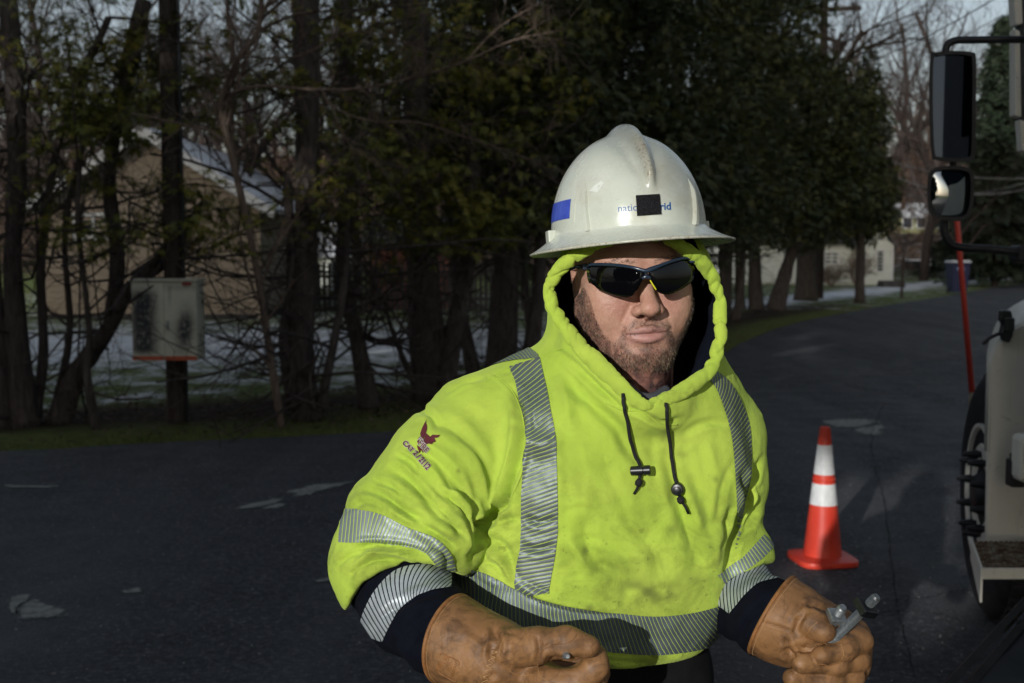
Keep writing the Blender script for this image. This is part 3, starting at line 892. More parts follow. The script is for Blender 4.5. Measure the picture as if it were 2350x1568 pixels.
# creases and ridges: outline in the photograph, width, depth
FOLDS = [
    ([(1172, 880), (1192, 930), (1196, 990), (1185, 1050), (1168, 1110), (1140, 1165), (1110, 1215), (1088, 1260), (1086, 1305)], 11, -.011),
    ([(1180, 1120), (1150, 1165), (1110, 1200), (1090, 1235)], 10, -.008),
    ([(1086, 1145), (1092, 1185), (1100, 1225), (1092, 1265)], 8, -.008),
    ([(1110, 1215), (1150, 1195), (1195, 1190)], 8, -.006),
    ([(1108, 1235), (1150, 1250), (1180, 1300)], 12, -.006),
    ([(1115, 1260), (1150, 1290), (1176, 1335)], 10, .006),
    ([(928, 1022), (975, 1040), (1020, 1075), (1055, 1120), (1075, 1165)], 12, -.0055),
    ([(975, 965), (1040, 985), (1090, 1040), (1120, 1100)], 16, -.004),
    ([(884, 1070), (925, 1092), (965, 1130), (1000, 1175), (1030, 1200)], 11, -.0065),
    ([(1000, 1110), (1050, 1140), (1075, 1180)], 12, .005),
    ([(828, 1122), (870, 1132), (920, 1165), (965, 1200), (1010, 1225), (1050, 1262)], 11, -.0075),
    ([(890, 1165), (945, 1195), (1000, 1210), (1050, 1235), (1072, 1275)], 10, .006),
    ([(800, 1262), (850, 1252), (910, 1256), (960, 1268), (1000, 1290)], 8, -.009),
    ([(812, 1305), (850, 1270), (900, 1268), (960, 1288)], 9, .006),
    ([(985, 1262), (1012, 1272), (1030, 1300)], 7, -.010),
    ([(1040, 1180), (1066, 1220), (1080, 1270)], 10, .006),
    ([(1520, 1030), (1545, 1100), (1570, 1180), (1590, 1250), (1600, 1310)], 16, -.0055),
    ([(1545, 1080), (1585, 1160), (1610, 1230)], 18, .005),
    ([(1300, 880), (1360, 930), (1410, 975), (1450, 1040), (1480, 1080)], 14, -.0045),
    ([(1285, 860), (1300, 920), (1310, 990)], 16, .004),
    ([(1270, 800), (1330, 850), (1390, 905), (1440, 950)], 8, -.005),
    ([(1425, 930), (1470, 948), (1520, 972), (1570, 955)], 7, -.004),
    ([(1560, 1000), (1620, 970), (1670, 975)], 9, -.003),
    ([(1700, 1080), (1712, 1140), (1700, 1200), (1680, 1260), (1668, 1320)], 10, -.010),
    ([(1740, 1060), (1722, 1120), (1712, 1180)], 9, -.007),
    ([(1748, 1150), (1722, 1195), (1704, 1240)], 9, -.006),
    ([(1690, 1160), (1672, 1210), (1655, 1260)], 14, -.005),
    ([(1660, 1200), (1640, 1250), (1640, 1310)], 20, .006),
    ([(1350, 1180), (1345, 1240), (1370, 1290), (1420, 1320)], 18, -.004),
    ([(1290, 1230), (1330, 1270), (1360, 1320)], 16, .004),
    ([(1450, 1210), (1500, 1260), (1520, 1330)], 22, -.0035),
    ([(1180, 1335), (1240, 1366), (1320, 1388), (1420, 1398)], 8, .0035),
    ([(1200, 1010), (1245, 1020), (1275, 1000)], 22, .004),
    ([(1205, 1190), (1240, 1200), (1275, 1190)], 8, -.004),
    ([(1195, 1255), (1235, 1262), (1275, 1250)], 9, -.004),
    ([(1110, 852), (1150, 880), (1190, 930), (1202, 990)], 3, .0015),
    ([(1020, 905), (1060, 878), (1110, 868)], 6, -.0035),
    ([(950, 940), (985, 950), (1010, 985)], 9, -.004), ([(905, 1040), (940, 1060), (960, 1090)], 7, -.004), ([(850, 1100), (900, 1118), (930, 1150)], 7, -.0035),
    ([(1040, 1000), (1085, 1050), (1110, 1110), (1120, 1160)], 12, .004), ([(960, 1120), (1010, 1165), (1045, 1200)], 8, -.004), ([(1020, 1130), (1060, 1165), (1082, 1200)], 7, -.0045),
    ([(790, 1180), (840, 1150), (900, 1175)], 8, -.003), ([(1000, 1060), (1030, 1110), (1040, 1150)], 8, -.003),
    ([(795, 1330), (830, 1298), (880, 1285), (940, 1290)], 6, -.004), ([(775, 1300), (800, 1275), (840, 1268)], 7, -.004),
    ([(1300, 960), (1296, 1040), (1304, 1120), (1296, 1200)], 12, -0.0015), ([(1330, 1000), (1350, 1090), (1340, 1170)], 18, 0.0017),
    ([(1300, 1250), (1345, 1235), (1400, 1245)], 9, -0.0017), ([(1310, 1320), (1370, 1300), (1430, 1310)], 10, -0.0015), ([(1290, 1180), (1330, 1165), (1370, 1175)], 9, -0.0012),
    ([(1690, 1050), (1660, 1110), (1650, 1170), (1640, 1220)], 9, -0.0017), ([(1560, 1290), (1610, 1310), (1660, 1295)], 10, -0.0017), ([(1480, 1360), (1540, 1350), (1600, 1360)], 9, -0.0011),
    ([(1755, 1040), (1735, 1075), (1722, 1120)], 6, -0.0022), ([(1750, 1110), (1732, 1135), (1716, 1165)], 6, -0.0022), ([(1742, 1175), (1722, 1190), (1708, 1215)], 6, -0.0025), ([(1735, 1210), (1712, 1222), (1698, 1245)], 6, -0.0025),
    ([(1110, 1180), (1150, 1168), (1190, 1150)], 6, -0.0028), ([(1100, 1290), (1140, 1300), (1165, 1330)], 7, -0.0022), ([(1090, 1310), (1120, 1330), (1145, 1345)], 6, 0.0017),
    ([(1290, 1500), (1400, 1518), (1520, 1522), (1640, 1512)], 7, -0.0014), ([(1500, 870), (1540, 880), (1590, 870)], 6, -0.0011),
    ([(1380, 1010), (1400, 1100), (1440, 1180), (1450, 1240)], 14, -0.0014), ([(1620, 1000), (1640, 1060), (1640, 1120)], 14, 0.0014),
    ([(1500, 985), (1500, 1060), (1512, 1130)], 12, -0.0014), ([(1180, 830), (1172, 850), (1150, 862)], 5, -0.0011),
]

def stripe(name, v, tri, hood_n, line, hw, material, parent, person, lift=.0014, front=None, flip=1, region=None):
    ln = spline(line, 40); hws = np.interp(np.linspace(0, 1, 40), np.linspace(0, 1, len(hw)), hw)
    uv = proj(v)
    lo, hi = ln.min(0) - max(hw) - 30, ln.max(0) + max(hw) + 30
    vm = np.all((uv > lo) & (uv < hi), 1)
    if front is not None: vm &= (((CAM - v) * hood_n).sum(1) > front)
    if region is not None: vm &= region(v)
    t = tri[vm[tri].all(1)]
    u, inv = np.unique(t, return_inverse=True); t = inv.reshape(-1, 3)
    vv, nn = v[u], hood_n[u]
    d, arc, side, L = seg_dist(uv[u], ln)
    seg = np.hypot(*np.diff(ln, axis=0).T); cum = np.concatenate(([0], np.cumsum(seg)))
    w = np.interp(arc, cum, hws)
    sfield = (w - d)
    att = np.hstack(((side * d / w)[:, None], arc[:, None], nn))
    vv, t, att = clip_tris(vv, t, sfield, att)
    ends = np.minimum(att[:, 1] - .3, L - .3 - att[:, 1])
    vv, t, att = clip_tris(vv, t, ends, att)
    n = att[:, 2:5]; n = n / (np.linalg.norm(n, axis=1)[:, None] + 1e-9)
    o = npmesh(name, vv + n * lift, t, material, parent, True, local=person.location)
    set_vec(o.data, 'tape', np.stack((att[:, 0], att[:, 1] * flip, 0 * att[:, 0]), 1))
    return o

def text_mesh(body, size, bold=0.0, extrude=0.0, spacing=1.0, res=3):
    c = bpy.data.curves.new('t', 'FONT'); c.body = body; c.size = size; c.offset = bold; c.extrude = extrude
    c.space_character = spacing; c.resolution_u = res; c.align_x = 'CENTER'; c.align_y = 'CENTER'
    o = bpy.data.objects.new('t', c); COL.objects.link(o)
    dg = bpy.context.evaluated_depsgraph_get(); me = bpy.data.meshes.new_from_object(o.evaluated_get(dg))
    bm = bmesh.new(); bm.from_mesh(me)
    bmesh.ops.triangulate(bm, faces=bm.faces)
    for _ in range(2):
        bmesh.ops.subdivide_edges(bm, edges=[e for e in bm.edges if e.calc_length() > size * .16], cuts=1)
        bmesh.ops.triangulate(bm, faces=bm.faces)
    v = np.array([q.co[:] for q in bm.verts]); f = [tuple(x.index for x in q.verts) for q in bm.faces]
    bm.free(); bpy.data.objects.remove(o); bpy.data.curves.remove(c)
    return v, f

def cast(bvh, x, y, lift=0.0):
    d = ray_dir(x, y)
    hit = bvh.ray_cast(Vector(CAM), d)
    if hit[0] is None: return None
    n = hit[1] if hit[1].dot(d) < 0 else -hit[1]
    return np.array(hit[0] + n * lift)

def decal(name, vf, x, y, rot, sx, sy, bvh, mat_, parent, person, lift=.0012, thick=0, shear=0):
    """lay flat lettering on a surface: origin at photograph position x, y; sizes in photograph px per unit"""
    v, f = vf
    c, s = math.cos(rot), math.sin(rot)
    out = []
    last = None
    for q in v:
        a, b = (q[0] + shear * q[1]) * sx, -q[1] * sy
        p = cast(bvh, x + a * c - b * s, y + a * s + b * c, lift + (q[2] if thick else 0))
        if p is None: p = last if last is not None else P(x, y, 1.5)
        last = p; out.append(p)
    return npmesh(name, np.array(out), [tuple(t) for t in f], mat_, parent, False, local=person.location if person is not None else None)

def ribbon_tube(pts, r, flat=1.0, n=8):
    return tube_arrays(pts, r, n)

def build_clothes(person):
    hood, v, f = build_hoodie(person)
    tri = np.vstack((f[:, (0, 1, 2)], f[:, (0, 2, 3)])) if f.shape[1] == 4 else f
    n = vnormals(v, tri)
    bvh = BVHTree.FromPolygons([tuple(q) for q in v.tolist()], [tuple(q) for q in tri.tolist()])
    S = lambda *a, **k: stripe('reflective_stripe', v, tri, n, *a, M_[0], hood, person, **k)
    def st(line, hw, m, **k): return stripe('reflective_stripe', v, tri, n, line, hw, M[m], hood, person, **k)
    st([(1204, 832), (1218, 878), (1232, 950), (1242, 1007), (1239, 1066), (1238, 1142), (1238, 1218), (1233, 1270), (1222, 1334), (1224, 1366)],
       [37, 33, 33, 33, 39, 42, 42, 41, 41, 36], 'tape_chest', front=-.1, lift=.0016)
    st([(1235, 820), (1205, 812), (1165, 818), (1115, 836)], [5, 15, 13, 6], 'tape_chest', front=-.3, lift=.0020)
    st([(1630, 857), (1657, 885), (1680, 930), (1697, 985), (1703, 1050), (1704, 1110), (1700, 1160), (1697, 1210), (1690, 1260)],
       [12, 17, 22, 23, 20, 17, 9, 4, 2], 'tape_right', front=-.1, lift=.0018)
    st([(1000, 1322), (1065, 1340), (1115, 1362), (1160, 1390), (1230, 1418), (1300, 1437), (1400, 1450), (1504, 1458), (1600, 1447), (1690, 1420)],
       [36, 37, 41, 44, 45, 46, 45, 44, 43, 40], 'tape_waist', lift=.0024, region=lambda q: ~((q[:, 0] < P(1078, 1300, 1.5)[0]) & (q[:, 1] < 1.50)))
    st([(780, 1206), (803, 1207), (856, 1210), (915, 1228), (960, 1242), (995, 1258), (1020, 1288), (1032, 1315)], [39, 39, 34, 25, 20, 20, 20, 16], 'tape_arm',
       region=lambda q: q[:, 0] < P(1062, 1300, 1.5)[0])
    st([(1655, 1330), (1672, 1318), (1710, 1293), (1737, 1270), (1765, 1240)], [13, 13, 14, 17, 18], 'tape_arm')
    # rim of the hood, bunched by the cord inside it
    rim = spline_closed(np.array([P(*q[:3]) for q in RIM]), 480)
    rr = spline_closed(np.array([[q[3]] * 3 for q in RIM]), 480)[:, 0]
    m, k = len(rim), 36
    t = np.roll(rim, -1, 0) - np.roll(rim, 1, 0); t /= np.linalg.norm(t, axis=1)[:, None]
    c = rim.mean(0)
    out = rim - c; out[:, 1] = 0; out -= t * (out * t).sum(1)[:, None]; out /= np.linalg.norm(out, axis=1)[:, None]
    fw = np.cross(t, out)
    a = np.linspace(0, 2 * math.pi, k, endpoint=False)
    s = np.arange(m)
    arc = np.cumsum(np.linalg.norm(np.roll(rim, -1, 0) - rim, axis=1))
    rngr = np.random.default_rng(12)
    V = np.zeros((m, k, 3))
    low = np.exp(-((s - 232) / 92.) ** 2)                     # the drawn part at the throat is smoother
    bun = np.zeros((m, k))
    for ph in range(64):
        c0 = (ph + rngr.uniform(-1.1, 1.1)) * m / 64; sh = rngr.uniform(-5, 5) * (1 if rngr.random() < .5 else 2.2); wd = rngr.uniform(1.0, 3.6); aw = rngr.uniform(-.7, .7); am = rngr.uniform(.02, .36) ** 1.0
        cc = c0 + sh * np.cos(a)[None, :] + 2 * np.sin(a * 2 + ph)[None, :]
        dd = (s[:, None] - cc + m / 2) % m - m / 2
        bun -= am * 1.9 * np.exp(-np.abs(dd / wd) ** 1.3) * (.40 + .60 * ((1 - np.cos(a - aw)) / 2) ** .8)[None, :]
    bun *= (1 - .90 * low)[:, None]
    bun = np.maximum(bun, -.62)
    bun += .05 * np.sin(s[:, None] * .11 + 1 * np.cos(a)[None]) + .05
    rim = rim + out * (rr * .22)[:, None]; rr = rr * .78
    R_ = rr[:, None] * (1 + bun)
    V = rim[:, None] + R_[..., None] * (np.cos(a)[None, :, None] * out[:, None] + (np.sin(a)[None, :] * (.80 - .30 * low)[:, None])[..., None] * fw[:, None])
    V = V.reshape(-1, 3)
    Q = np.array([(i * k + j, i * k + (j + 1) % k, ((i + 1) % m) * k + (j + 1) % k, ((i + 1) % m) * k + j) for i in range(m) for j in range(k)])
    Q = ids_orient(V, Q)
    nv = vnormals(V, Q); V = V + nv * (vnoise(V, 120) * .0009 + vnoise(V, 300, 3) * .0003)[:, None]
    ho = npmesh('hood_rim', V, Q, M['fleece'], hood, True, local=person.location)
    set_float(ho.data, 'grime', np.clip(.28 * low.repeat(k) * (.5 + vnoise(V, 60)), 0, 1))
    # cords with toggles
    for pts, ang in (([(1429, 903), (1432, 920), (1438, 945), (1448, 1005), (1457, 1045), (1467, 1078)], 0), ([(1527, 924), (1526, 945), (1528, 980), (1538, 1035), (1548, 1080), (1558, 1112)], 1)):
        w = []
        for i, (x, y) in enumerate(spline(pts, 18)):
            p = cast(bvh, x, y, .0045 if i > 1 else .001)
            if p is not None: w.append(p)
        w = np.array(w); w[:, 1] = np.convolve(np.pad(w[:, 1], 2, 'edge'), np.ones(5) / 5, 'valid')
        w[:, 1] -= .003
        root = MB().tube(spline(w, 60), .0024, 8).build('drawcord', M['cord'], hood, True, local=person.location)
        e = w[-1]
        mppx = e[1] / FPX
        lk = MB()
        if ang == 0:
            ax = np.array((1, -.25, .10)); 
            lk.lathe([(-.0135, .0045), (-.0125, .0062), (.003, .0065), (.0035, .0052), (.005, .0052), (.0055, .0066), (.0125, .0066), (.0135, .005)], e + np.array((-.001, -.004, -.001)), ax, 20)
            kn, tl = (1466, 1108), (1455, 1134)
        else:
            lk.lathe([(-.013, .0070), (-.012, .0085), (.004, .0085), (.006, .007), (.0065, .0045), (.0100, .0045), (.0105, .003)], e + np.array((0, -.004, -.004)), np.array((-.25, -1, .05)), 20)
            kn, tl = (1562, 1148), (1580, 1179)
        lk.build('cord_toggle', M['black_plastic'], hood, True, local=person.location, auto=R(40))
        k1, k2 = P(*kn, e[1] - .006), P(*tl, e[1] - .004)
        kk = MB().tube([e, k1], .0022, 8)
        kk.lathe([(-.0055, .001), (-.004, .0040), (0, .0052), (.004, .0042), (.0055, .001)], k1, k2 - k1, 12)
        kk.tube([k1, (k1 + k2) / 2 + np.array((.001, -.001, 0)), k2], .0018, 8)
        kk.build('cord_end', M['cord'], hood, True, local=person.location)
    # seams: fine raised double lines
    for line in ([(1118, 868), (1150, 872), (1180, 905), (1200, 960), (1206, 1030), (1196, 1090), (1170, 1150)],
                 [(1242, 822), (1262, 812), (1290, 800)], [(1112, 878), (1140, 860), (1166, 845)],
                 [(1390, 925), (1430, 942), (1475, 945), (1515, 972), (1555, 975)]):
        w = [cast(bvh, x, y, .0003) for x, y in spline(line, 40)]
        w = [q for q in w if q is not None]
        MB().tube(np.array(w), .0009, 5).build('seam', M['fleece'], hood, True, local=person.location)
    # embroidered mark and lettering on the sleeve
    X0, Y0 = .9587, 1.0                                         # crop scale of the study of the mark
    def em(q): return (902.4 + q[0] * .08393, 958.8 + q[1] * .08393)
    flames = [[(920, 70), (870, 150), (880, 260), (860, 340), (820, 290), (795, 300), (810, 420), (770, 370), (740, 460), (760, 520), (700, 560), (665, 660), (700, 720), (800, 700), (840, 560), (900, 430), (930, 330), (930, 230), (900, 150)],
              [(1285, 480), (1200, 485), (1080, 475), (1020, 530), (980, 640), (900, 430), (860, 560), (800, 700), (900, 740), (960, 720), (1050, 740), (1000, 690), (1090, 690), (1010, 640), (1060, 610), (1170, 665), (1130, 560), (1200, 560), (1250, 530)],
              [(660, 750), (680, 860), (720, 870), (725, 930), (680, 985), (745, 950), (765, 870), (815, 990), (835, 920), (800, 850), (760, 800)]]
    sub = []
    mbx = MB()
    for poly in flames:
        w = [cast(bvh, *em(q), .0012) for q in poly]
        bm = bmesh.new()
        vs_ = [bm.verts.new(q) for q in w]
        fc = bm.faces.new(vs_); r_ = bmesh.ops.triangulate(bm, faces=[fc])
        bm.verts.index_update()
        mbx.add([x_.co[:] for x_ in bm.verts], [tuple(y_.index for y_ in q.verts) for q in bm.faces]); bm.free()
    mbx.build('embroidered_emblem', M['maroon'], hood, local=person.location)
    for (txt, cx_, cy_, sz, m_, lf, bold) in (('FR', 760, 640, 13, 'silver_thread', .0017, .03), ('FIRE', 840, 790, 16, 'silver_thread', .0014, .08), ('FIRE', 840, 790, 16, 'maroon', .0018, .01),
                                       ('CAT 2 / 2112', 640, 1030, 15.5, 'silver_thread', .0012, .10), ('CAT 2 / 2112', 640, 1030, 15.5, 'maroon', .0016, .028)):
        x_, y_ = em((cx_, cy_))
        decal('embroidered_text', text_mesh(txt, 1.0, bold), x_, y_, math.atan2(640, 600), sz * .95, sz * 1.05, bvh, M[m_], hood, person, lf)
    # navy forearms
    def sleeve(chain, cut, lo, hi, folds, name):
        G = Field(lo, hi, .003)
        G.chain(chain, .02)
        vv, ff = G.mesh(); ff = ids_orient(vv, ff)
        nn = vnormals(vv, ff)
        for poly, wd, amp in folds: brush(vv, nn, poly, wd, amp)
        nn = vnormals(vv, ff)
        vv = vv + nn * (vnoise(vv, 35) * .002 + vnoise(vv, 90, 3) * .0008)[:, None]
        return vv, ff
    va, fa = sleeve([(P(890, 1312, 1.555), .066), (P(945, 1390, 1.49), .062), (P(1012, 1450, 1.425), .053), (P(1040, 1472, 1.405), .040), (P(1060, 1490, 1.39), .036)], None, (-.26, 1.28, .85), (.05, 1.66, 1.26),
                    [([(850, 1440), (900, 1400), (960, 1370), (1050, 1352)], 8, -.005), ([(900, 1490), (960, 1420), (1070, 1380)], 8, -.005), ([(930, 1500), (990, 1430), (1090, 1385)], 6, .004)], 'l')
    sl = npmesh('sleeve', va, fa, M['navy'], hood, True, local=person.location)
    vb, fb = sleeve([(P(1672, 1305, 1.605), .049), (P(1705, 1385, 1.56), .048), (P(1765, 1420, 1.495), .0495), (P(1795, 1438, 1.475), .040)], None, (.22, 1.40, .88), (.46, 1.68, 1.25),
                    [([(1690, 1480), (1720, 1420), (1790, 1360)], 8, -.005)], 'r')
    sr = npmesh('sleeve', vb, fb, M['navy'], hood, True, local=person.location)
    for (vv, ff, par, line, hw, per) in ((va, fa, sl, [(850, 1462), (866, 1420), (890, 1378), (928, 1342), (975, 1328), (1035, 1330)], [30, 34, 36, 38, 32, 18], 0),
                                    (vb, fb, sr, [(1655, 1392), (1672, 1372), (1697, 1347), (1735, 1322), (1790, 1306)], [26, 26, 23, 18, 20], 1)):
        t3 = np.vstack((ff[:, (0, 1, 2)], ff[:, (0, 2, 3)]))
        stripe('reflective_stripe', vv, t3, vnormals(vv, t3), line, hw, M['tape_navy'], par, person, lift=.0014)
    # trousers and boots
    G = Field((-.16, 1.42, .0), (.40, 1.92, 1.02), .006)
    G.ell((.115, 1.67, .93), (.185, .135, .13), 0)
    for s, fx in ((-1, -.02), (1, .23)):
        G.chain([((.105 + s * .09, 1.68, .86), .105), ((fx, 1.62 if s < 0 else 1.70, .50), .078), ((fx + s * .01, 1.68 if s < 0 else 1.72, .10), .062)], .04)
    vt, ft = G.mesh(); ft = ids_orient(vt, ft); vt = relax(vt, ft, 2)
    npmesh('trousers', vt, ft, M['black'], person, True, local=person.location)
    for s, fx in ((-1, -.03), (1, .24)):
        G = Field((fx - .09, 1.42, -.01), (fx + .09, 1.86, .20), .005)
        y0 = 1.68 if s < 0 else 1.72
        G.cap((fx, y0, .16), (fx, y0 + .01, .07), .055, .055, .02); G.cap((fx, y0 + .03, .045), (fx + s * .015, y0 - .17, .035), .045, .042, .03)
        sl_, gx, gy, gz = G.sub(G.lo, G.lo + G.h * G.n)
        G.comb((slice(None),) * 3, (-gz + 0 * gx + 0 * gy).astype(np.float32), .01, 'i')
        vt, ft = G.mesh(); ft = ids_orient(vt, ft)
        npmesh('boot', vt, ft, M['leather_dark'], person, True, local=person.location)
    # collar of the grey shirt
    w = spline([P(1440, 890, 1.535), P(1470, 912, 1.515), P(1500, 913, 1.515), P(1530, 895, 1.535)], 20)
    MB().tube(w, .0075, 10).build('shirt_collar', M['tee'], person, True, local=person.location)
    return hood, bvh
# ------------------------------------------------------------------ hard hat
HAT_O = P(1441, 531, 1.635)
HAT_R = rot_z(R(11)) @ rot_y(R(-3.4)) @ rot_x(R(-3.0))
RX, RY, HZ = .1083, .128, .1385

def hat_local(th, ph):
    return np.stack((RX * np.cos(ph) * np.sin(th), -RY * np.cos(ph) * np.cos(th), HZ * np.sin(ph)), -1)

def hat_point(th, ph, lift=0.0):
    p = hat_local(th, ph)
    n = p / np.array((RX ** 2, RY ** 2, HZ ** 2)); n = n / np.linalg.norm(n, axis=-1)[..., None]
    x, y, z = p[..., 0], p[..., 1], p[..., 2]
    # crest over the crown, ending above the brow
    fr = np.where(y < 0, z / HZ, 1.0)
    bk = np.where(y > 0, z / HZ, 1.0)
    hgt = sstep(.30, .52, fr) * sstep(.25, .6, bk)
    wid = np.where(y < 0, np.interp(fr, (.3, .6, .9, 1.0), (.0052, .0075, .0115, .0150)), .0150)
    d = .0125 * hgt * np.exp(-(np.abs(x) / wid) ** 2.6)
    d = d - .0034 * sstep(.42, .62, fr) * sstep(.99, .80, fr) * np.exp(-((np.abs(x) - wid * 2.1) / (wid * 1.0)) ** 2) * (y < 0)
    # shallow side pads
    return p + n * (d + lift)[..., None], n, d

def build_hat():
    o = empty('hard_hat', tuple(HAT_O), 'scuffed white full-brim hard hat worn over the lime hood', 'hard hat')
    nth = 240
    th = np.linspace(0, 2 * math.pi, nth, endpoint=False)
    phs = np.linspace(math.pi / 2 - .004, 0.0, 76)
    TH, PH = np.meshgrid(th, phs)
    p, n, d = hat_point(TH, PH)
    rows = [p]; wear = [sstep(.001, .010, d) * sstep(.35, .5, p[..., 2] / HZ) * sstep(.97, .85, p[..., 2] / HZ) * (p[..., 1] < 0) * .9]
    base = p[-1]
    dirn = base.copy(); dirn[:, 2] = 0; dirn /= np.linalg.norm(dirn, axis=1)[:, None]
    front = np.clip(np.cos(th), 0, 1)[:, None]
    wdt = .0335 + .020 * front ** 1.5
    prof = [(.03, -.0015), (.10, -.0045), (.22, -.0080), (.40, -.0125), (.60, -.0170), (.80, -.0208), (.95, -.0232), (1.0, -.0240)]
    for s, z in prof:
        q = base + dirn * wdt * s; q[:, 2] = z + .0035 * (front[:, 0] ** 2) * s
        rows.append(q[None]); wear.append(np.full((1, nth), .0 if s < .93 else .75))
    g = np.concatenate(rows, 0); wr = np.concatenate(wear, 0)
    m = g.shape[0]
    rng = np.random.default_rng(5)
    V = g.reshape(-1, 3)
    i, j = np.meshgrid(np.arange(m - 1), np.arange(nth), indexing='ij')
    Q = np.stack((i * nth + j, (i + 1) * nth + j, (i + 1) * nth + (j + 1) % nth, i * nth + (j + 1) % nth), -1).reshape(-1, 4)
    W_ = V @ HAT_R.T + HAT_O
    sh = npmesh('shell', W_, Q, M['helmet'], o, True, local=HAT_O)
    nr = vnormals(W_, Q)
    set_float(sh.data, 'wear', wr.ravel())
    md = sh.modifiers.new('thick', 'SOLIDIFY'); md.thickness = .003
    flipd = (nr * (W_ - HAT_O)).sum() > 0
    md.offset = -1 if flipd else 1
    bvh = BVHTree.FromPolygons([tuple(q) for q in W_.tolist()], [tuple(q) for q in Q.tolist()])
    def w(q): return q @ HAT_R.T + HAT_O
    def patch(name, t0, t1, p0, p1, m_, lift, nt_=16, np_=8):
        T, PP = np.meshgrid(np.linspace(t0, t1, nt_), np.linspace(p0, p1, np_))
        q, n_, _ = hat_point(T, PP, lift)
        q = w(q.reshape(-1, 3))
        ii, jj = np.meshgrid(np.arange(np_ - 1), np.arange(nt_ - 1), indexing='ij')
        f = np.stack((ii * nt_ + jj, ii * nt_ + jj + 1, (ii + 1) * nt_ + jj + 1, (ii + 1) * nt_ + jj), -1).reshape(-1, 4)
        return npmesh(name, q, f, m_, o, True, local=HAT_O)
    def inv(x, y):
        p_ = (cast(bvh, x, y) - HAT_O) @ HAT_R
        return math.atan2(p_[0] / RX, -p_[1] / RY), math.asin(max(-1, min(1, p_[2] / HZ)))
    tA, pA = inv(1311, 457); tB, pB = inv(1309, 501)
    patch('blue_sticker', tA, tA - R(44), pB, pA, M['blue_sticker'], .0006)
    patch('blue_sticker', R(76), R(120), pB, pA, M['blue_sticker'], .0006)
    # ribs beside the brow and the slots for ear muffs
    def rib(a, b, wa, wb, h_, name='rib'):
        mb = MB(); ta, pa = inv(*a); tb, pb = inv(*b)
        n_ = 14; V_, F_ = [], []
        for k in range(n_):
            s = k / (n_ - 1); t_, p_ = ta + (tb - ta) * s, pa + (pb - pa) * s
            hw = (wa + (wb - wa) * s) / RX / max(.3, math.cos(p_))
            for dt, lf in ((-hw, -.001), (-hw * .6, h_ * min(1, s * 3)), (hw * .6, h_ * min(1, s * 3)), (hw, -.001)):
                q, _, _ = hat_point(np.array(t_ + dt), np.array(p_), np.array(lf)); V_.append(w(q))
        for k in range(n_ - 1):
            for e in range(3): F_.append((k * 4 + e, k * 4 + e + 1, k * 4 + 5 + e, k * 4 + 4 + e))
        F_ += [(0, 1, 2, 3), tuple((n_ - 1) * 4 + e for e in (3, 2, 1, 0))]
        mb.add(V_, F_).build(name, M['helmet'], o, True, local=HAT_O, auto=R(35))
    rib((1345, 419), (1350, 530), .0034, .0040, .0042)
    rib((1579, 409), (1596, 516), .0016, .0048, .0055)
    rib((1329, 420), (1317, 512), .0006, .0008, .0010)
    for (th_, dz) in ((R(-92), .004), (R(88), .004)):
        q, n_, _ = hat_point(np.array(th_), np.array(.02))
        c = w(q + n_ * .003 + np.array((0, 0, -.004)))
        nx = HAT_R @ n_; rotm = np.stack((nx, np.cross(HAT_R[:, 2], nx), HAT_R[:, 2]), 1)
        MB().box(c, (.013, .022, .017), rotm).build('accessory_slot', M['helmet'], o, bevel=.0015, local=HAT_O)
    # lettering, hook patch over it
    decal('lettering', text_mesh('natio', 1, .0), 1441, 478, R(-4), 23.5, 23.5, bvh, M['print_blue'], o, o, .0005)
    decal('lettering', text_mesh('grid', 1, .025), 1522, 475, R(-3.5), 23.5, 23.5, bvh, M['print_blue'], o, o, .0005)
    c4 = np.array([(1459, 450), (1512, 447), (1516, 492), (1462, 496)], float)
    k = 12; V_ = []
    for i in range(k + 1):
        for j in range(k + 1):
            s, t = j / k, i / k
            q = c4[0] * (1 - s) * (1 - t) + c4[1] * s * (1 - t) + c4[2] * s * t + c4[3] * (1 - s) * t
            V_.append(cast(bvh, *q, .0008))
    F_ = [(i * (k + 1) + j, (i + 1) * (k + 1) + j, (i + 1) * (k + 1) + j + 1, i * (k + 1) + j + 1) for i in range(k) for j in range(k)]
    pt = npmesh('hook_patch', np.array(V_), np.array(F_), M['velcro'], o, False, local=HAT_O)
    md = pt.modifiers.new('thick', 'SOLIDIFY'); md.thickness = .0022; md.offset = 1
    # tiny hooks in rows
    me = pt.data; hooks = MB(); V_ = np.array(V_).reshape(k + 1, k + 1, 3)
    n0 = np.cross(V_[0, -1] - V_[0, 0], V_[-1, 0] - V_[0, 0]); n0 /= np.linalg.norm(n0); n0 *= -np.sign(n0[1]) * 1
    for i in range(26):
        for j in range(26):
            s, t = (j + .5) / 26 * k, (i + .5) / 26 * k
            a, b = int(t), int(s); q = V_[a, b] + (V_[a, b + 1] - V_[a, b]) * (s - b) + (V_[a + 1, b] - V_[a, b]) * (t - a)
            q = q + n0 * .0022
            u_ = (V_[0, -1] - V_[0, 0]) / 52; v_ = (V_[-1, 0] - V_[0, 0]) / 75
            hooks.add([q - u_ * .6 - v_, q + u_ * .6 - v_, q + u_ * .6 + v_, q - u_ * .6 + v_, q + n0 * .0009], [(0, 1, 4), (1, 2, 4), (2, 3, 4), (3, 0, 4)])
    hb = hooks.build('hook_rows', M['velcro'], pt, local=HAT_O); hb['kind'] = 'stuff'
    # torn film of an old sticker
    tp = [cast(bvh, x, y, .0003) for x, y in ((1379, 415), (1386, 420), (1377, 434), (1371, 442), (1364, 440), (1352, 439), (1362, 428))]
    m_ = mat('clear_film', (.70, .73, .66), .15)
    MB().add(tp, [tuple(range(len(tp)))]).build('sticker_remnant', m_, o, local=HAT_O)
    return o

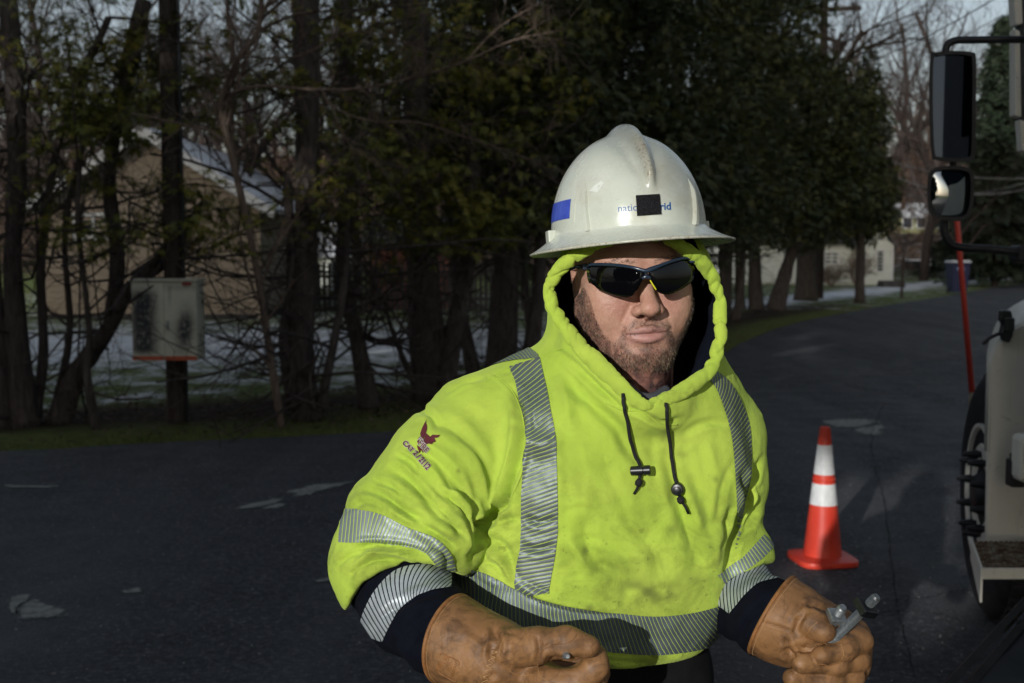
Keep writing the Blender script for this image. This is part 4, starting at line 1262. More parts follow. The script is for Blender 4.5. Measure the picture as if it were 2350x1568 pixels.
# ------------------------------------------------------------------ sunglasses
def gl_depth(x):
    t = (x - 1482) / 130.0
    return 1.503 + .052 * t * t + .006 * abs(t)

def build_glasses():
    C = P(1482, 640, 1.52)
    o = empty('sunglasses', tuple(C), 'dark wraparound safety glasses with a navy frame on the man\'s face', 'sunglasses')
    def zz(q): return (1297.2 + q[0] * .2158, 564 + q[1] * .2158)
    def lens(outline, name):
        ol = spline_closed(np.array([zz(q) for q in outline]), 72)
        c = ol.mean(0); V_, F_ = [], []
        rings = 7
        def pt(q, dd=0):
            bul = -.0012 * (q[1] - 600) / 40.0 + .0035 * ((q[1] - 635) / 45.0) ** 2
            return P(q[0], q[1], gl_depth(q[0]) + bul + dd)
        for r in range(rings, 0, -1):
            s = r / rings
            for q in ol: V_.append(pt(c + (q - c) * s, .0012 if r == rings else 0))
        V_.append(pt(c))
        n_ = len(ol)
        for r in range(rings - 1):
            for i in range(n_):
                F_.append((r * n_ + i, r * n_ + (i + 1) % n_, (r + 1) * n_ + (i + 1) % n_, (r + 1) * n_ + i))
        b = (rings - 1) * n_
        for i in range(n_): F_.append((b + i, b + (i + 1) % n_, rings * n_))
        ob = MB().add(V_, F_).build(name, M['lens'], o, True, local=C)
        md = ob.modifiers.new('t', 'SOLIDIFY'); md.thickness = .0022; md.offset = 0
        return ob
    lens([(268, 206), (240, 225), (236, 300), (250, 375), (285, 430), (345, 468), (430, 505), (540, 537), (630, 550), (690, 543), (735, 510), (775, 455), (812, 385), (832, 330), (835, 275), (790, 252), (700, 222), (560, 205), (400, 203)], 'lens')
    lens([(888, 268), (893, 320), (912, 370), (935, 420), (962, 470), (1000, 500), (1060, 515), (1130, 506), (1200, 476), (1270, 436), (1335, 385), (1362, 330), (1368, 240), (1340, 170), (1290, 140), (1235, 145), (1150, 168), (1050, 203), (950, 245)], 'lens')
    def bar(pts, r, name, m_, dz=-.0018, flat=1.5):
        q = spline([(*zz(p),) for p in pts], 60)
        w = np.array([P(x, y, gl_depth(x) + dz) for x, y in q])
        rr = np.interp(np.linspace(0, 1, 60), np.linspace(0, 1, len(r)), r)
        MB().tube(w, rr, 10).build(name, m_, o, True, local=C)
    bar([(205, 222), (270, 203), (400, 199), (560, 208), (700, 228), (790, 252), (860, 268), (930, 244), (1020, 208), (1100, 178), (1180, 152), (1270, 132), (1340, 140)], [.0022, .0022, .0022, .0022, .0025, .0036, .0024, .0022, .0022, .0020], 'frame', M['frame'])
    bar([(818, 352), (835, 338), (862, 332), (890, 338), (908, 352)], [.0014, .0024, .0028, .0024, .0014], 'nose_bridge', M['frame'], -.002)
    bar([(860, 270), (860, 300), (862, 335)], [.0030, .0024, .0024], 'nose_bridge', M['black_plastic'], -.0005)
    bar([(903, 368), (925, 405), (948, 442), (966, 468)], [.0008, .0010, .0010, .0008], 'nose_pad', M['yellow'], -.003)
    # temples going back under the hood
    for (a, x1) in ((zz((205, 222)), -1), (zz((1345, 150)), 1)):
        p0 = P(a[0], a[1], gl_depth(a[0]) - .001)
        hl = (p0 - HEAD_C) @ HEAD_R
        e = H((x1 * .080, .02, hl[2] - .006)); e0 = H((x1 * .079, hl[1] + .022, hl[2] - .001))
        MB().tube(np.array([p0, p0 * .5 + e0 * .5 + (HEAD_R @ np.array((x1 * .003, 0, 0))), e0, e]), [.0034, .0034, .003, .0025], 8).build('temple', M['frame'], o, True, local=C)
        MB().box(p0, (.007, .008, .0085), HEAD_R).build('hinge', M['frame'], o, bevel=.0012, local=C)
    return o

# ------------------------------------------------------------------ gloves
def glove(person, chains, cuff, axis, cuff_r, lo, hi, folds, extra=None, k=.008, fk=.006):
    G = Field(lo, hi, .0019)
    body, fingers = chains
    G.chain(body, .03)
    for e in (extra or []): G.ell(*e)
    for c in fingers:
        T = G.like(); T.chain([(q_, r_ * .95) for q_, r_ in c], .016)
        G.comb((slice(None),) * 3, T.d, k)
    g = [(G.lo[i] + G.h * np.arange(G.n[i])).astype(np.float32) for i in range(3)]
    X, Y, Z = g[0][:, None, None], g[1][None, :, None], g[2][None, None, :]
    ax = np.array(axis, float); ax /= np.linalg.norm(ax)
    c = np.array(cuff, float)
    pl = -((X - c[0]) * ax[0] + (Y - c[1]) * ax[1] + (Z - c[2]) * ax[2])
    G.comb((slice(None),) * 3, pl.astype(np.float32), .003, 'i')
    v, f = G.mesh(); f = ids_orient(v, f)
    n = vnormals(v, f)
    for poly, wd, amp in folds: brush(v, n, poly, wd, amp)
    n = vnormals(v, f)
    v = v + n * (vnoise(v, 45) * .0011 + vnoise(v, 120, 4) * .0005)[:, None]
    gl = npmesh('glove', v, f, M['leather'], person, True, local=person.location)
    bvh = BVHTree.FromPolygons([tuple(q) for q in v.tolist()], [tuple(q) for q in f.tolist()])
    # rolled binding at the cuff, with its stitches
    _, u, w = basis(ax)
    # measure the real cuff outline just inside the opening
    pts = []
    cc = c + ax * .004
    for a in np.linspace(0, 2 * math.pi, 80, endpoint=False):
        d = math.cos(a) * u + math.sin(a) * w
        hit = bvh.ray_cast(Vector(cc + d * .15), Vector(-d))
        pts.append(np.array(hit[0]) if hit[0] is not None else cc + d * cuff_r)
    pts = np.array(pts)
    rad = np.linalg.norm(pts - cc, axis=1); rad = np.clip(rad, cuff_r * .8, cuff_r * 1.25)
    rad = np.convolve(np.concatenate((rad[-4:], rad, rad[:4])), np.ones(9) / 9, 'valid')
    dirs = np.array([math.cos(a) * u + math.sin(a) * w for a in np.linspace(0, 2 * math.pi, 80, endpoint=False)])
    ring = cc - ax * .003 + dirs * (rad[:, None] - .0005)
    ring = np.vstack((ring, ring[:2]))
    mb = MB().tube(ring, .0028, 8, False)
    mb.build('binding', M['leather_dark'], gl, True, local=person.location)
    st = MB()
    for i in range(0, 80):
        for s_ in (0, .5):
            a = (i + s_) / 80 * 2 * math.pi; d = math.cos(a) * u + math.sin(a) * w
            r_ = rad[i] + .0007
            p = cc + ax * .0025 + d * r_; t_ = np.cross(ax, d)
            st.tube([p - t_ * .0008, p + t_ * .0008], .00042, 4)
    sb = st.build('stitching', M['thread'], gl, local=person.location); sb['kind'] = 'stuff'
    return gl, bvh

def stitch_line(bvh, gl, person, line, gap=4.0, m_='thread', r=.00040, groove=True):
    pts = spline(line, 200); seg = np.hypot(*np.diff(pts, axis=0).T); L = seg.sum(); cum = np.concatenate(([0], np.cumsum(seg)))
    mb = MB(); n = int(L / gap)
    w3 = []
    for i in range(n):
        a, b = i * gap, i * gap + gap * .62
        q = []
        for s in (a, b):
            x, y = np.interp(s, cum, pts[:, 0]), np.interp(s, cum, pts[:, 1])
            p = cast(bvh, x, y, .0004)
            if p is not None: q.append(p)
        if len(q) == 2 and np.linalg.norm(q[0] - q[1]) < .012: mb.tube(q, r, 4); w3 += q
    if mb.n: 
        ob = mb.build('stitching', M[m_], gl, local=person.location); ob['kind'] = 'stuff'
    if groove and len(w3) > 3:
        w3 = np.array(w3); keep = [w3[0]]
        for p in w3[1:]:
            if np.linalg.norm(p - keep[-1]) < .02: keep.append(p)
        if len(keep) > 3: MB().tube(np.array(keep) + np.array((0, .0006, -.0009)), .00065, 5).build('seam', M['leather_dark'], gl, True, local=person.location)

def build_gloves(person):
    # the hand at the waist, thumb on top
    c0 = P(1037, 1467, 1.405)
    ax = P(1150, 1508, 1.365) - c0
    body = [(P(1000, 1452, 1.42), .049), (c0, .0475), (P(1100, 1500, 1.385), .043), (P(1150, 1512, 1.368), .0375), (P(1200, 1528, 1.372), .0360)]
    fing = [
        [(P(1165, 1492, 1.345), .027), (P(1232, 1481, 1.325), .0205), (P(1300, 1474, 1.312), .0165), (P(1350, 1484, 1.308), .0145)],      # thumb
        [(P(1205, 1548, 1.350), .024), (P(1262, 1568, 1.325), .0180), (P(1328, 1566, 1.315), .0160), (P(1366, 1530, 1.320), .0140), (P(1368, 1500, 1.330), .0120)],      # index
        [(P(1215, 1580, 1.355), .023), (P(1290, 1600, 1.33), .018), (P(1350, 1590, 1.325), .0160), (P(1378, 1545, 1.345), .0125)],
        [(P(1215, 1625, 1.365), .022), (P(1290, 1645, 1.34), .017), (P(1345, 1635, 1.335), .0150), (P(1372, 1590, 1.35), .0125)],
        [(P(1205, 1665, 1.375), .020), (P(1270, 1690, 1.35), .015), (P(1320, 1685, 1.345), .0135), (P(1350, 1650, 1.36), .0115)]]
    folds = [([(1130, 1432), (1138, 1470), (1125, 1500), (1135, 1530)], 7, -.0045), ([(1150, 1440), (1160, 1480), (1150, 1520)], 6, .0035), ([(1120, 1440), (1118, 1480), (1112, 1510)], 5, .0025),
             ([(1232, 1455), (1238, 1490), (1232, 1525)], 6, -.004), ([(1290, 1468), (1262, 1480), (1240, 1500)], 5, -.002), ([(1140, 1545), (1120, 1560), (1110, 1580)], 6, -.003),
             ([(1145, 1455), (1175, 1452), (1200, 1465)], 5, -.002), ([(1060, 1450), (1100, 1480), (1130, 1500)], 8, .002), ([(1252, 1510), (1275, 1518), (1310, 1520), (1340, 1514)], 9, -.005)]
    gl, bv = glove(person, (body, fing), c0 - np.array(ax) / np.linalg.norm(ax) * .004, ax, .048, (-.16, 1.25, .79), (.15, 1.50, 1.17), folds,
                   [(P(1205, 1570, 1.375), (.045, .030, .055), .02), (P(1285, 1530, 1.395), (.052, .018, .030), .012)], .003)
    stitch_line(bv, gl, person, [(1165, 1455), (1150, 1480), (1148, 1510), (1165, 1535), (1190, 1550), (1228, 1549)])
    stitch_line(bv, gl, person, [(1236, 1508), (1250, 1490), (1275, 1480), (1300, 1477), (1318, 1465), (1324, 1453)], m_='thread_dark')
    stitch_line(bv, gl, person, [(1234, 1525), (1240, 1552), (1262, 1566)], m_='thread')
    zigz = []
    for i in range(13): zigz.append((1112 + i * 1.9 + (9 if i % 2 else -7), 1566 - i * 6.3))
    for a, b in zip(zigz[:-1], zigz[1:]):
        pa, pb = cast(bv, *a, .0004), cast(bv, *b, .0004)
        if pa is not None and pb is not None: MB().tube([pa, pb], .0005, 5).build('zigzag_stitch', M['thread'], gl, True, local=person.location)
    # pressed mark near the cuff
    cr = np.array([(1011, 1498), (1055, 1518), (1047, 1567), (1001, 1541)], float)
    ol = []
    for i in range(4):
        a, b, c = cr[i - 1], cr[i], cr[(i + 1) % 4]
        ol += [b + (a - b) / np.linalg.norm(a - b) * 5, b + (a - b) / np.linalg.norm(a - b) * 1.6 + (c - b) / np.linalg.norm(c - b) * 1.6, b + (c - b) / np.linalg.norm(c - b) * 5]
    for o_, nm in ((ol + ol[:1], 'pressed_frame'),):
        w = [cast(bv, x, y, .0001) for x, y in o_]
        w = [q for q in w if q is not None]
        MB().tube(np.array(w), .0008, 6).build(nm, M['leather_dark'], gl, True, local=person.location)
    w = [cast(bv, x, y, .0001) for x, y in ((1031, 1508), (1026, 1530), (1022, 1553))]
    if all(q is not None for q in w): MB().tube(np.array(w), .0006, 6).build('pressed_frame', M['leather_dark'], gl, True, local=person.location)
    decal('pressed_text', text_mesh('FR', 1, .03), 1013, 1528, R(-66), 19, 19, bv, M['leather_dark'], gl, person, .0005)
    decal('pressed_text', text_mesh('CUT-', 1, .04), 1034, 1530, R(-70), 10, 10, bv, M['leather_dark'], gl, person, .0005)
    decal('pressed_text', text_mesh('RESISTANT', 1, .04), 1043, 1536, R(-72), 8.5, 9, bv, M['leather_dark'], gl, person, .0005)
    fl = [cast(bv, x, y, .0005) for x, y in ((1018, 1514), (1019, 1505), (1024, 1500), (1024, 1506), (1029, 1508), (1024, 1516))]
    if all(q is not None for q in fl): MB().add(fl, [tuple(range(6))]).build('pressed_flame', M['leather_dark'], gl, local=person.location)
    # the hand with the bolts
    c0 = P(1781, 1413, 1.478)
    ax = P(1781 + 125, 1413 + 78, 1.440) - c0
    body = [(P(1752, 1396, 1.487), .050), (P(1783, 1418, 1.478), .0500), (P(1828, 1440, 1.470), .0425), (P(1880, 1455, 1.482), .0345), (P(1930, 1470, 1.496), .0320), (P(1945, 1520, 1.498), .030)]
    fing = [
        [(P(1836, 1416, 1.452), .0240), (P(1862, 1430, 1.430), .0190), (P(1893, 1450, 1.418), .0145)],
        [(P(1948, 1448, 1.488), .0205), (P(1970, 1472, 1.458), .0160), (P(1936, 1490, 1.428), .0142), (P(1886, 1505, 1.412), .0132)],
        [(P(1950, 1492, 1.49), .0205), (P(1964, 1512, 1.458), .0162), (P(1915, 1524, 1.428), .0144), (P(1838, 1522, 1.412), .0132)],
        [(P(1940, 1534, 1.49), .0195), (P(1952, 1553, 1.458), .0156), (P(1900, 1564, 1.428), .0142), (P(1818, 1556, 1.415), .0130)],
        [(P(1930, 1575, 1.49), .0175), (P(1936, 1596, 1.458), .0140), (P(1880, 1604, 1.432), .0128), (P(1814, 1594, 1.424), .0116)]]
    folds = [([(1838, 1385), (1868, 1388), (1895, 1400), (1920, 1405)], 5, -.003), ([(1822, 1460), (1834, 1425), (1850, 1400)], 6, -.004), ([(1850, 1372), (1845, 1395), (1832, 1420)], 6, .003),
             ([(1745, 1425), (1790, 1438), (1822, 1450)], 3, -.0025), ([(1800, 1465), (1812, 1485), (1815, 1505)], 7, -.005), ([(1820, 1480), (1842, 1490), (1862, 1480)], 7, -.004), ([(1796, 1490), (1812, 1500), (1822, 1512)], 9, -.008)]
    gl, bv = glove(person, (body, fing), c0 - np.array(ax) / np.linalg.norm(ax) * .006, ax, .050, (.30, 1.36, .86), (.52, 1.56, 1.13), folds,
                   [(P(1905, 1520, 1.50), (.040, .022, .046), .02)], .0022)
    stitch_line(bv, gl, person, [(1845, 1485), (1850, 1462), (1862, 1440), (1880, 1425)], 3.5)
    stitch_line(bv, gl, person, [(1848, 1484), (1868, 1484), (1890, 1474), (1908, 1456)], 3.5, 'thread_dark')
    stitch_line(bv, gl, person, [(1878, 1522), (1910, 1525), (1935, 1515), (1975, 1490)], 3.5, 'thread_dark')
    stitch_line(bv, gl, person, [(1930, 1480), (1936, 1500), (1930, 1518)], 3.5)
    stitch_line(bv, gl, person, [(1745, 1425), (1790, 1438), (1822, 1450)], 5, 'thread_dark')

def thread_prof(L, r, pitch, end=.003):
    p = [(0, r * .74), (.0015, r * .80), (end, r)]
    n = int((L - 2 * end) / pitch)
    for i in range(n):
        s = end + i * pitch
        p += [(s, r * .70), (s + pitch * .5, r)]
    return p + [(L - end, r), (L, r * .78)]

def square_nut(mb, c, ax, side, th, rot):
    a, u, w = basis(ax)
    uu = math.cos(rot) * u + math.sin(rot) * w; ww = np.cross(a, uu)
    mb.box(c, (side, side, th), np.stack((uu, ww, a), 1))

def build_bolts():
    def bolt(name, tip, tail, r, nut_at, side, th, label, nut_m, rot, loc):
        o = empty(name, tuple(tip), label, 'bolt', 'threaded bolts held in the gloved hand')
        L = np.linalg.norm(np.array(tail) - tip)
        MB().lathe(thread_prof(L, r, .0026), tip, np.array(tail) - tip, 24).build('shank', M['zinc'], o, False, local=tip, auto=R(28))
        if nut_at is not None:
            mb = MB(); c = tip + (np.array(tail) - tip) / L * nut_at
            square_nut(mb, c, np.array(tail) - tip, side, th, rot)
            mb.build('nut', nut_m, o, bevel=.0016, local=tip)
    bolt('bolt', P(2013, 1369, 1.385), P(1880, 1500, 1.435), .0062, .0225, .0245, .0115, 'long threaded bolt with a dark square nut sticking out of the gloved hand', M['dark_steel'], .45, 0)
    bolt('bolt', P(1935, 1393, 1.405), P(1895, 1450, 1.435), .0062, .0205, .0215, .0090, 'short threaded bolt with a bright square nut behind the thumb', M['zinc'], .2, 0)
    t = P(1303, 1507, 1.285)
    o = empty('bolt', tuple(t), 'bolt tip poking out between thumb and finger of the near glove', 'bolt')
    MB().lathe([(0, .0022), (.002, .0034), (.006, .0037), (.007, .0048), (.010, .0050), (.011, .0044), (.014, .0046), (.015, .0050), (.05, .0050)], t, np.array((-.12, 1, -.22)), 20).build('shank', M['zinc'], o, local=t, auto=R(50))
# ------------------------------------------------------------------ ground and road
def m_asphalt():
    m = mat('asphalt', (.035, .037, .045), .85, 0, .35); g = N(m); co = g.coord('Object')
    big = g.noise(co, .35, 5, .6); mid = g.noise(co, 3.5, 5, .6); fine = g.noise(co, 75, 3, .7)
    c = g.mix(g.ramp(big, (.3, 0.0), (.7, 1.0)), (.026, .028, .033), (.046, .048, .054))
    c = g.mix(g.math('MULTIPLY', g.ramp(mid, (.45, 0.0), (.7, 1.0)), .35), c, (.020, .021, .027))
    v = g.new('ShaderNodeTexVoronoi'); v.inputs['Scale'].default_value = 85; g.l(co, v.inputs['Vector'])
    st = g.ramp(v.outputs['Distance'], (.0, 1.0), (.32, 0.0))
    pick = g.sep(v.outputs['Color'])[0]
    c = g.mix(g.math('MULTIPLY', g.math('MULTIPLY', st, g.ramp(pick, (.55, 0.0), (.95, 1.0))), .9), c, (.30, .30, .29))
    v2 = g.new('ShaderNodeTexVoronoi'); v2.inputs['Scale'].default_value = 48; g.l(co, v2.inputs['Vector'])
    pk2 = g.sep(v2.outputs['Color'])[1]
    c = g.mix(g.math('MULTIPLY', g.math('MULTIPLY', g.ramp(v2.outputs['Distance'], (.0, 1.0), (.30, 0.0)), g.ramp(pk2, (.70, 0.0), (.98, 1.0))), .8), c, (.22, .215, .20))
    c = g.mix(g.math('MULTIPLY', g.ramp(g.noise(co, 28, 6, .85), (.44, 0.0), (.58, 1.0)), .6), c, (.010, .011, .014))
    c = g.mix(g.math('MULTIPLY', g.ramp(g.noise(co, 34, 5, .85), (.52, 0.0), (.64, 1.0)), .9), c, (.14, .14, .145))
    c = g.mix(g.math('MULTIPLY', g.math('SUBTRACT', fine, .5), .5), c, (.10, .10, .11))
    # tracks worn paler where wheels run
    s = g.sep(co)
    tr = g.noise(g.coord('Object', (1.2, .12, 1), (0, 0, R(-27))), 1.1, 4, .55)
    c = g.mix(g.math('MULTIPLY', g.ramp(tr, (.42, 0.0), (.70, 1.0)), .65), c, (.085, .086, .090))
    g.color(c)
    g.rough(g.ramp(mid, (.3, .65), (.7, .95)))
    g.normal(g.bump(v.outputs['Distance'], 1.0, .010, g.bump(g.noise(co, 14, 6, .7), .35, .012)))
    return m

def m_ground():
    m = mat('lawn', (.05, .07, .02), .95, 0, .1); g = N(m); co = g.coord('Object')
    s = g.sep(co)
    n1, n2, n3 = g.noise(co, 1.3, 6, .65), g.noise(co, 9, 6, .7), g.noise(co, 60, 4, .7)
    grass = g.mix(g.ramp(n2, (.3, 0.0), (.7, 1.0)), (.065, .095, .024), (.14, .18, .055))
    grass = g.mix(g.math('MULTIPLY', g.ramp(n3, (.4, 0.0), (.7, 1.0)), .4), grass, (.14, .12, .06))
    # strip of leaf litter below the hedge trees
    at = g.attr('litter')
    lit = g.mix(g.ramp(n3, (.35, 0.0), (.65, 1.0)), (.016, .012, .010), (.06, .042, .03))
    c = g.mix(g.math('MINIMUM', g.math('MULTIPLY', at.outputs['Fac'], g.ramp(n2, (.25, .6), (.5, 1.25))), 1.0), grass, lit)
    sn = g.attr('snow')
    f = g.math('ADD', g.math('MULTIPLY', n1, .55), g.math('MULTIPLY', g.noise(g.coord('Object', (1, 2.2, 1)), 7, 6, .75), .45))
    mask = g.ramp(g.math('ADD', f, g.math('SUBTRACT', sn.outputs['Fac'], 1.0)), (.38, 0.0), (.50, 1.0))
    snow = g.mix(g.ramp(n2, (.3, 0.0), (.7, 1.0)), (.55, .58, .62), (.72, .74, .76))
    c = g.mix(mask, c, snow)
    g.color(c)
    g.normal(g.bump(g.noise(co, 35, 6, .75), .8, .03))
    return m

EDGE = [(-60, -12), (-30, -.5), (-14, 5.0), (-8, 7.35), (-3.96, 8.8), (-2.53, 9.3), (-.93, 9.87), (.55, 11.0), (1.75, 13.2), (2.9, 16.2), (3.88, 19.3), (6.0, 24.5), (9.4, 30.7), (16.7, 42.6), (25, 56), (46, 84), (90, 140)]

def edge_dist(p):
    """distance from the road edge, positive on the lawn side"""
    d, arc, side, L = seg_dist(p, np.array(EDGE, float))
    return d * side

def terrain_z(x, y):
    r = np.sqrt(np.maximum(x - 5, 0) ** 2 * .15 + y ** 2)
    z = 11 * sstep(62, 150, r) + 16 * sstep(140, 320, r)
    return z * sstep(-60, 10, y + 0 * x)

def build_ground():
    xs = np.unique(np.concatenate((np.linspace(-14, 12, 131), np.linspace(-70, 90, 90), np.linspace(-420, 420, 60))))
    ys = np.unique(np.concatenate((np.linspace(4, 34, 151), np.linspace(-30, 100, 80), np.linspace(-300, 560, 60))))
    X, Y = np.meshgrid(xs, ys)
    ed = edge_dist(np.stack((X.ravel(), Y.ravel()), 1)).reshape(X.shape)
    Z = terrain_z(X, Y)
    lump = vnoise(np.stack((X, Y, 0 * X), -1), .8) * .03 + vnoise(np.stack((X, Y, 0 * X), -1), 3.) * .015
    Z = Z + (lump + .02) * sstep(.1, 1.0, ed) - .03 * (ed <= .1)
    n = X.shape[1]
    V = np.stack((X, Y, Z), -1).reshape(-1, 3)
    i, j = np.meshgrid(np.arange(X.shape[0] - 1), np.arange(n - 1), indexing='ij')
    Q = np.stack((i * n + j, i * n + j + 1, (i + 1) * n + j + 1, (i + 1) * n + j), -1).reshape(-1, 4)
    o = npmesh('ground', V, Q, m_ground(), None, True); tag(o, kind='structure')
    x, y, e = X.ravel(), Y.ravel(), ed.ravel()
    left = sstep(3.0, -1.0, x)
    near_row = np.exp(-((e - 1.6) / .8) ** 4) * sstep(36, 30, y)
    set_float(o.data, 'litter', np.clip(near_row + .35 * sstep(90, 110, y) + .8 * sstep(60, 75, y), 0, 1))
    band = sstep(1.6, 2.6, e) * sstep(60, 40, y)
    snow = band * (.885 + .13 * np.exp(-((y - 19) / 4.) ** 2)) * np.where(x < 2, 1, .97)
    snow = np.where((x > 5) & (y > 30), .86 + .2 * np.exp(-((e - 3.6) / 1.1) ** 2), snow)
    set_float(o.data, 'snow', np.clip(snow, 0, 1.1))
    # the road
    ed_ = spline(EDGE, 180)
    wob = vnoise(np.stack((ed_[:, 0], ed_[:, 1], 0 * ed_[:, 0]), 1), 2.5) * .05 + vnoise(np.stack((ed_[:, 0], ed_[:, 1], 0 * ed_[:, 0]), 1), 9.) * .02
    ed_ = ed_ + wob[:, None] * np.array((-.3, .9))
    far = [(102, 128), (60, 85), (36, 52), (25, 38), (19, 26), (16, 14), (16, -40), (-60, -40)]
    poly = [(*q, .0) for q in ed_] + [(*q, .0) for q in far]
    bm = bmesh.new(); vs_ = [bm.verts.new((a, b, .004 + terrain_z(np.array(a), np.array(b)).item())) for a, b, c in poly]
    f = bm.faces.new(vs_); bmesh.ops.triangulate(bm, faces=[f]); bmesh.ops.recalc_face_normals(bm, faces=bm.faces)
    me = bpy.data.meshes.new('road'); bm.to_mesh(me); bm.free()
    tag(link('road', me, m_asphalt()), kind='structure')
    # sun dapples painted on the road as pale patches, and cracks
    mp = noisy('dapple_tone', (.11, .113, .105), (.24, .245, .22), 25, .9, .5, 80, .004, lo=.3, hi=.6)
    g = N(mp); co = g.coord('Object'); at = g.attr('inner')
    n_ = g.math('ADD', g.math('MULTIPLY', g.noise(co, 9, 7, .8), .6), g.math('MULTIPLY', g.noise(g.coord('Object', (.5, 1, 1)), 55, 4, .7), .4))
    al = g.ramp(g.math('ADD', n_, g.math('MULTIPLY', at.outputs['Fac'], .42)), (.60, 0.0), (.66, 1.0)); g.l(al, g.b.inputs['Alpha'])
    def ragged(pts, name='painted_dapple', z=.009, amp=5):
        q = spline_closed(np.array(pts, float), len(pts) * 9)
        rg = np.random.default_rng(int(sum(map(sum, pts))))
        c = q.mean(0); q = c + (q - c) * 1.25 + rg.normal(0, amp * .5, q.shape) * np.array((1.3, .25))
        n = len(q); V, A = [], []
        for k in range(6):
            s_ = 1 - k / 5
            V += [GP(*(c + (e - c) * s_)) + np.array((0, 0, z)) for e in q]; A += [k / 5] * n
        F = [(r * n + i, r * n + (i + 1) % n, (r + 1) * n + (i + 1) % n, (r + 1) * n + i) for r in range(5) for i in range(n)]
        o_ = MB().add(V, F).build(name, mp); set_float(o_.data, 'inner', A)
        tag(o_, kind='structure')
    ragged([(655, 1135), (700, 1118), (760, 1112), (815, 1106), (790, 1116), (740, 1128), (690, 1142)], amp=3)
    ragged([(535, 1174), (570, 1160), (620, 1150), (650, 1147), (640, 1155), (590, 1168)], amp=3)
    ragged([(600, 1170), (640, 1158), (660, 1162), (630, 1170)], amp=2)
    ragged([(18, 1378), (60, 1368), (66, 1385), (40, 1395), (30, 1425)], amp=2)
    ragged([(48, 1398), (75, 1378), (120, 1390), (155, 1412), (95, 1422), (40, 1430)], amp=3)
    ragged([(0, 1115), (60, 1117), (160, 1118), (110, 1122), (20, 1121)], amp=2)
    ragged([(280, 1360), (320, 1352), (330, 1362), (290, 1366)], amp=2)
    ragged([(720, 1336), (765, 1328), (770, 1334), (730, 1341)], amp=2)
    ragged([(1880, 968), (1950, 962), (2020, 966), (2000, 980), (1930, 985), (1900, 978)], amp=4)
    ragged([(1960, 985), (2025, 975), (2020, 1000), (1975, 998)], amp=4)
    mc = mat('crack_tar', (.026, .026, .030), 1.0, 0, .0)
    def crack(pts, w=.012):
        q = spline(pts, len(pts) * 10); rg = np.random.default_rng(len(pts) * 7 + int(pts[0][0]))
        q = q + rg.normal(0, 1.5, q.shape)
        c = np.array([GP(x, y) for x, y in q]); t = np.gradient(c, axis=0); t /= np.linalg.norm(t, axis=1)[:, None] + 1e-9
        s = np.stack((-t[:, 1], t[:, 0], 0 * t[:, 0]), 1) * (w * rg.uniform(.4, 1.4, len(c)))[:, None]
        V = np.concatenate((c - s, c + s)) + np.array((0, 0, .0125)); n_ = len(c)
        F = [(i, i + 1, n_ + i + 1, n_ + i) for i in range(n_ - 1)]
        tag(npmesh('road_crack', V, F, mc), kind='structure')
    crack([(2030, 930), (2000, 1000), (2010, 1080), (2030, 1160), (2045, 1280), (2060, 1400), (2100, 1560)], .0022)
    crack([(2030, 1385), (2120, 1378), (2200, 1362), (2300, 1360)], .003)
    crack([(1990, 1420), (2060, 1408), (2140, 1412), (2230, 1440)], .0025)
    crack([(1930, 880), (2040, 905), (2150, 912), (2240, 930)], .005)
    # grass of the verge: single blades, thick along the road
    rng = np.random.default_rng(4)
    ee = spline(EDGE[2:14], 1200)
    n_ = 60000
    k = rng.integers(0, 1199, n_); fr = rng.random(n_)
    base = ee[k] + (ee[np.minimum(k + 1, 1199)] - ee[k]) * fr[:, None]
    t = ee[np.minimum(k + 1, 1199)] - ee[k]; t /= np.linalg.norm(t, axis=1)[:, None] + 1e-9
    nrm = np.stack((-t[:, 1], t[:, 0]), 1)
    off = rng.uniform(-.02, 1.0, n_) ** 1.0
    off = np.where(rng.random(n_) < .35, rng.uniform(.8, 1.7, n_), off)
    b2 = base + nrm * off[:, None]
    keep = (b2[:, 1] < 34) & (b2[:, 1] > 4.5); b2 = b2[keep]; n_ = len(b2)
    h_ = rng.uniform(.02, .055, n_); a = rng.uniform(0, 2 * math.pi, n_); ln = rng.uniform(.2, 1.0, n_) * h_
    b3 = np.stack((b2[:, 0], b2[:, 1], np.full(n_, .0)), 1)
    sd_ = np.stack((np.cos(a), np.sin(a), 0 * a), 1) * .0022
    tp = b3 + np.stack((np.cos(a + 1.3) * ln, np.sin(a + 1.3) * ln, h_), 1)
    V = np.stack((b3 - sd_, b3 + sd_, tp), 1).reshape(-1, 3)
    T = np.arange(n_ * 3).reshape(-1, 3)
    mg = mat('verge_grass', (.06, .09, .02), .8, 0, .2); g = N(mg)
    g.color(g.ramp(g.noise(g.coord('Object'), 3, 6, .8), (.35, (.055, .075, .018)), (.5, (.10, .12, .030)), (.68, (.16, .13, .06))))
    tag(npmesh('verge_grass', V, T, mg), 'short green grass growing along the edge of the road', 'grass', kind='stuff')
    # grit: single stones lying on the asphalt
    n_ = 5200; q = np.stack((rng.uniform(-5.5, 5.5, n_), 2.2 + rng.random(n_) ** 1.5 * 13), 1); q = q[edge_dist(q) < -.15]; n_ = len(q)
    a = rng.uniform(0, 6.28, n_)[:, None] + np.array((0, 2.1, 4.2)); r_ = rng.uniform(.0022, .0060, n_)
    bs = np.stack((q[:, :1] + np.cos(a) * r_[:, None], q[:, 1:] + np.sin(a) * r_[:, None], np.full((n_, 3), .005)), -1)
    tp = np.stack((q[:, 0], q[:, 1], .005 + r_ * 1.1), 1)[:, None]
    V = np.concatenate((bs, tp), 1).reshape(-1, 3); k4 = np.arange(n_)[:, None] * 4
    T = np.concatenate((k4 + np.array((0, 1, 3)), k4 + np.array((1, 2, 3)), k4 + np.array((2, 0, 3))), 0)
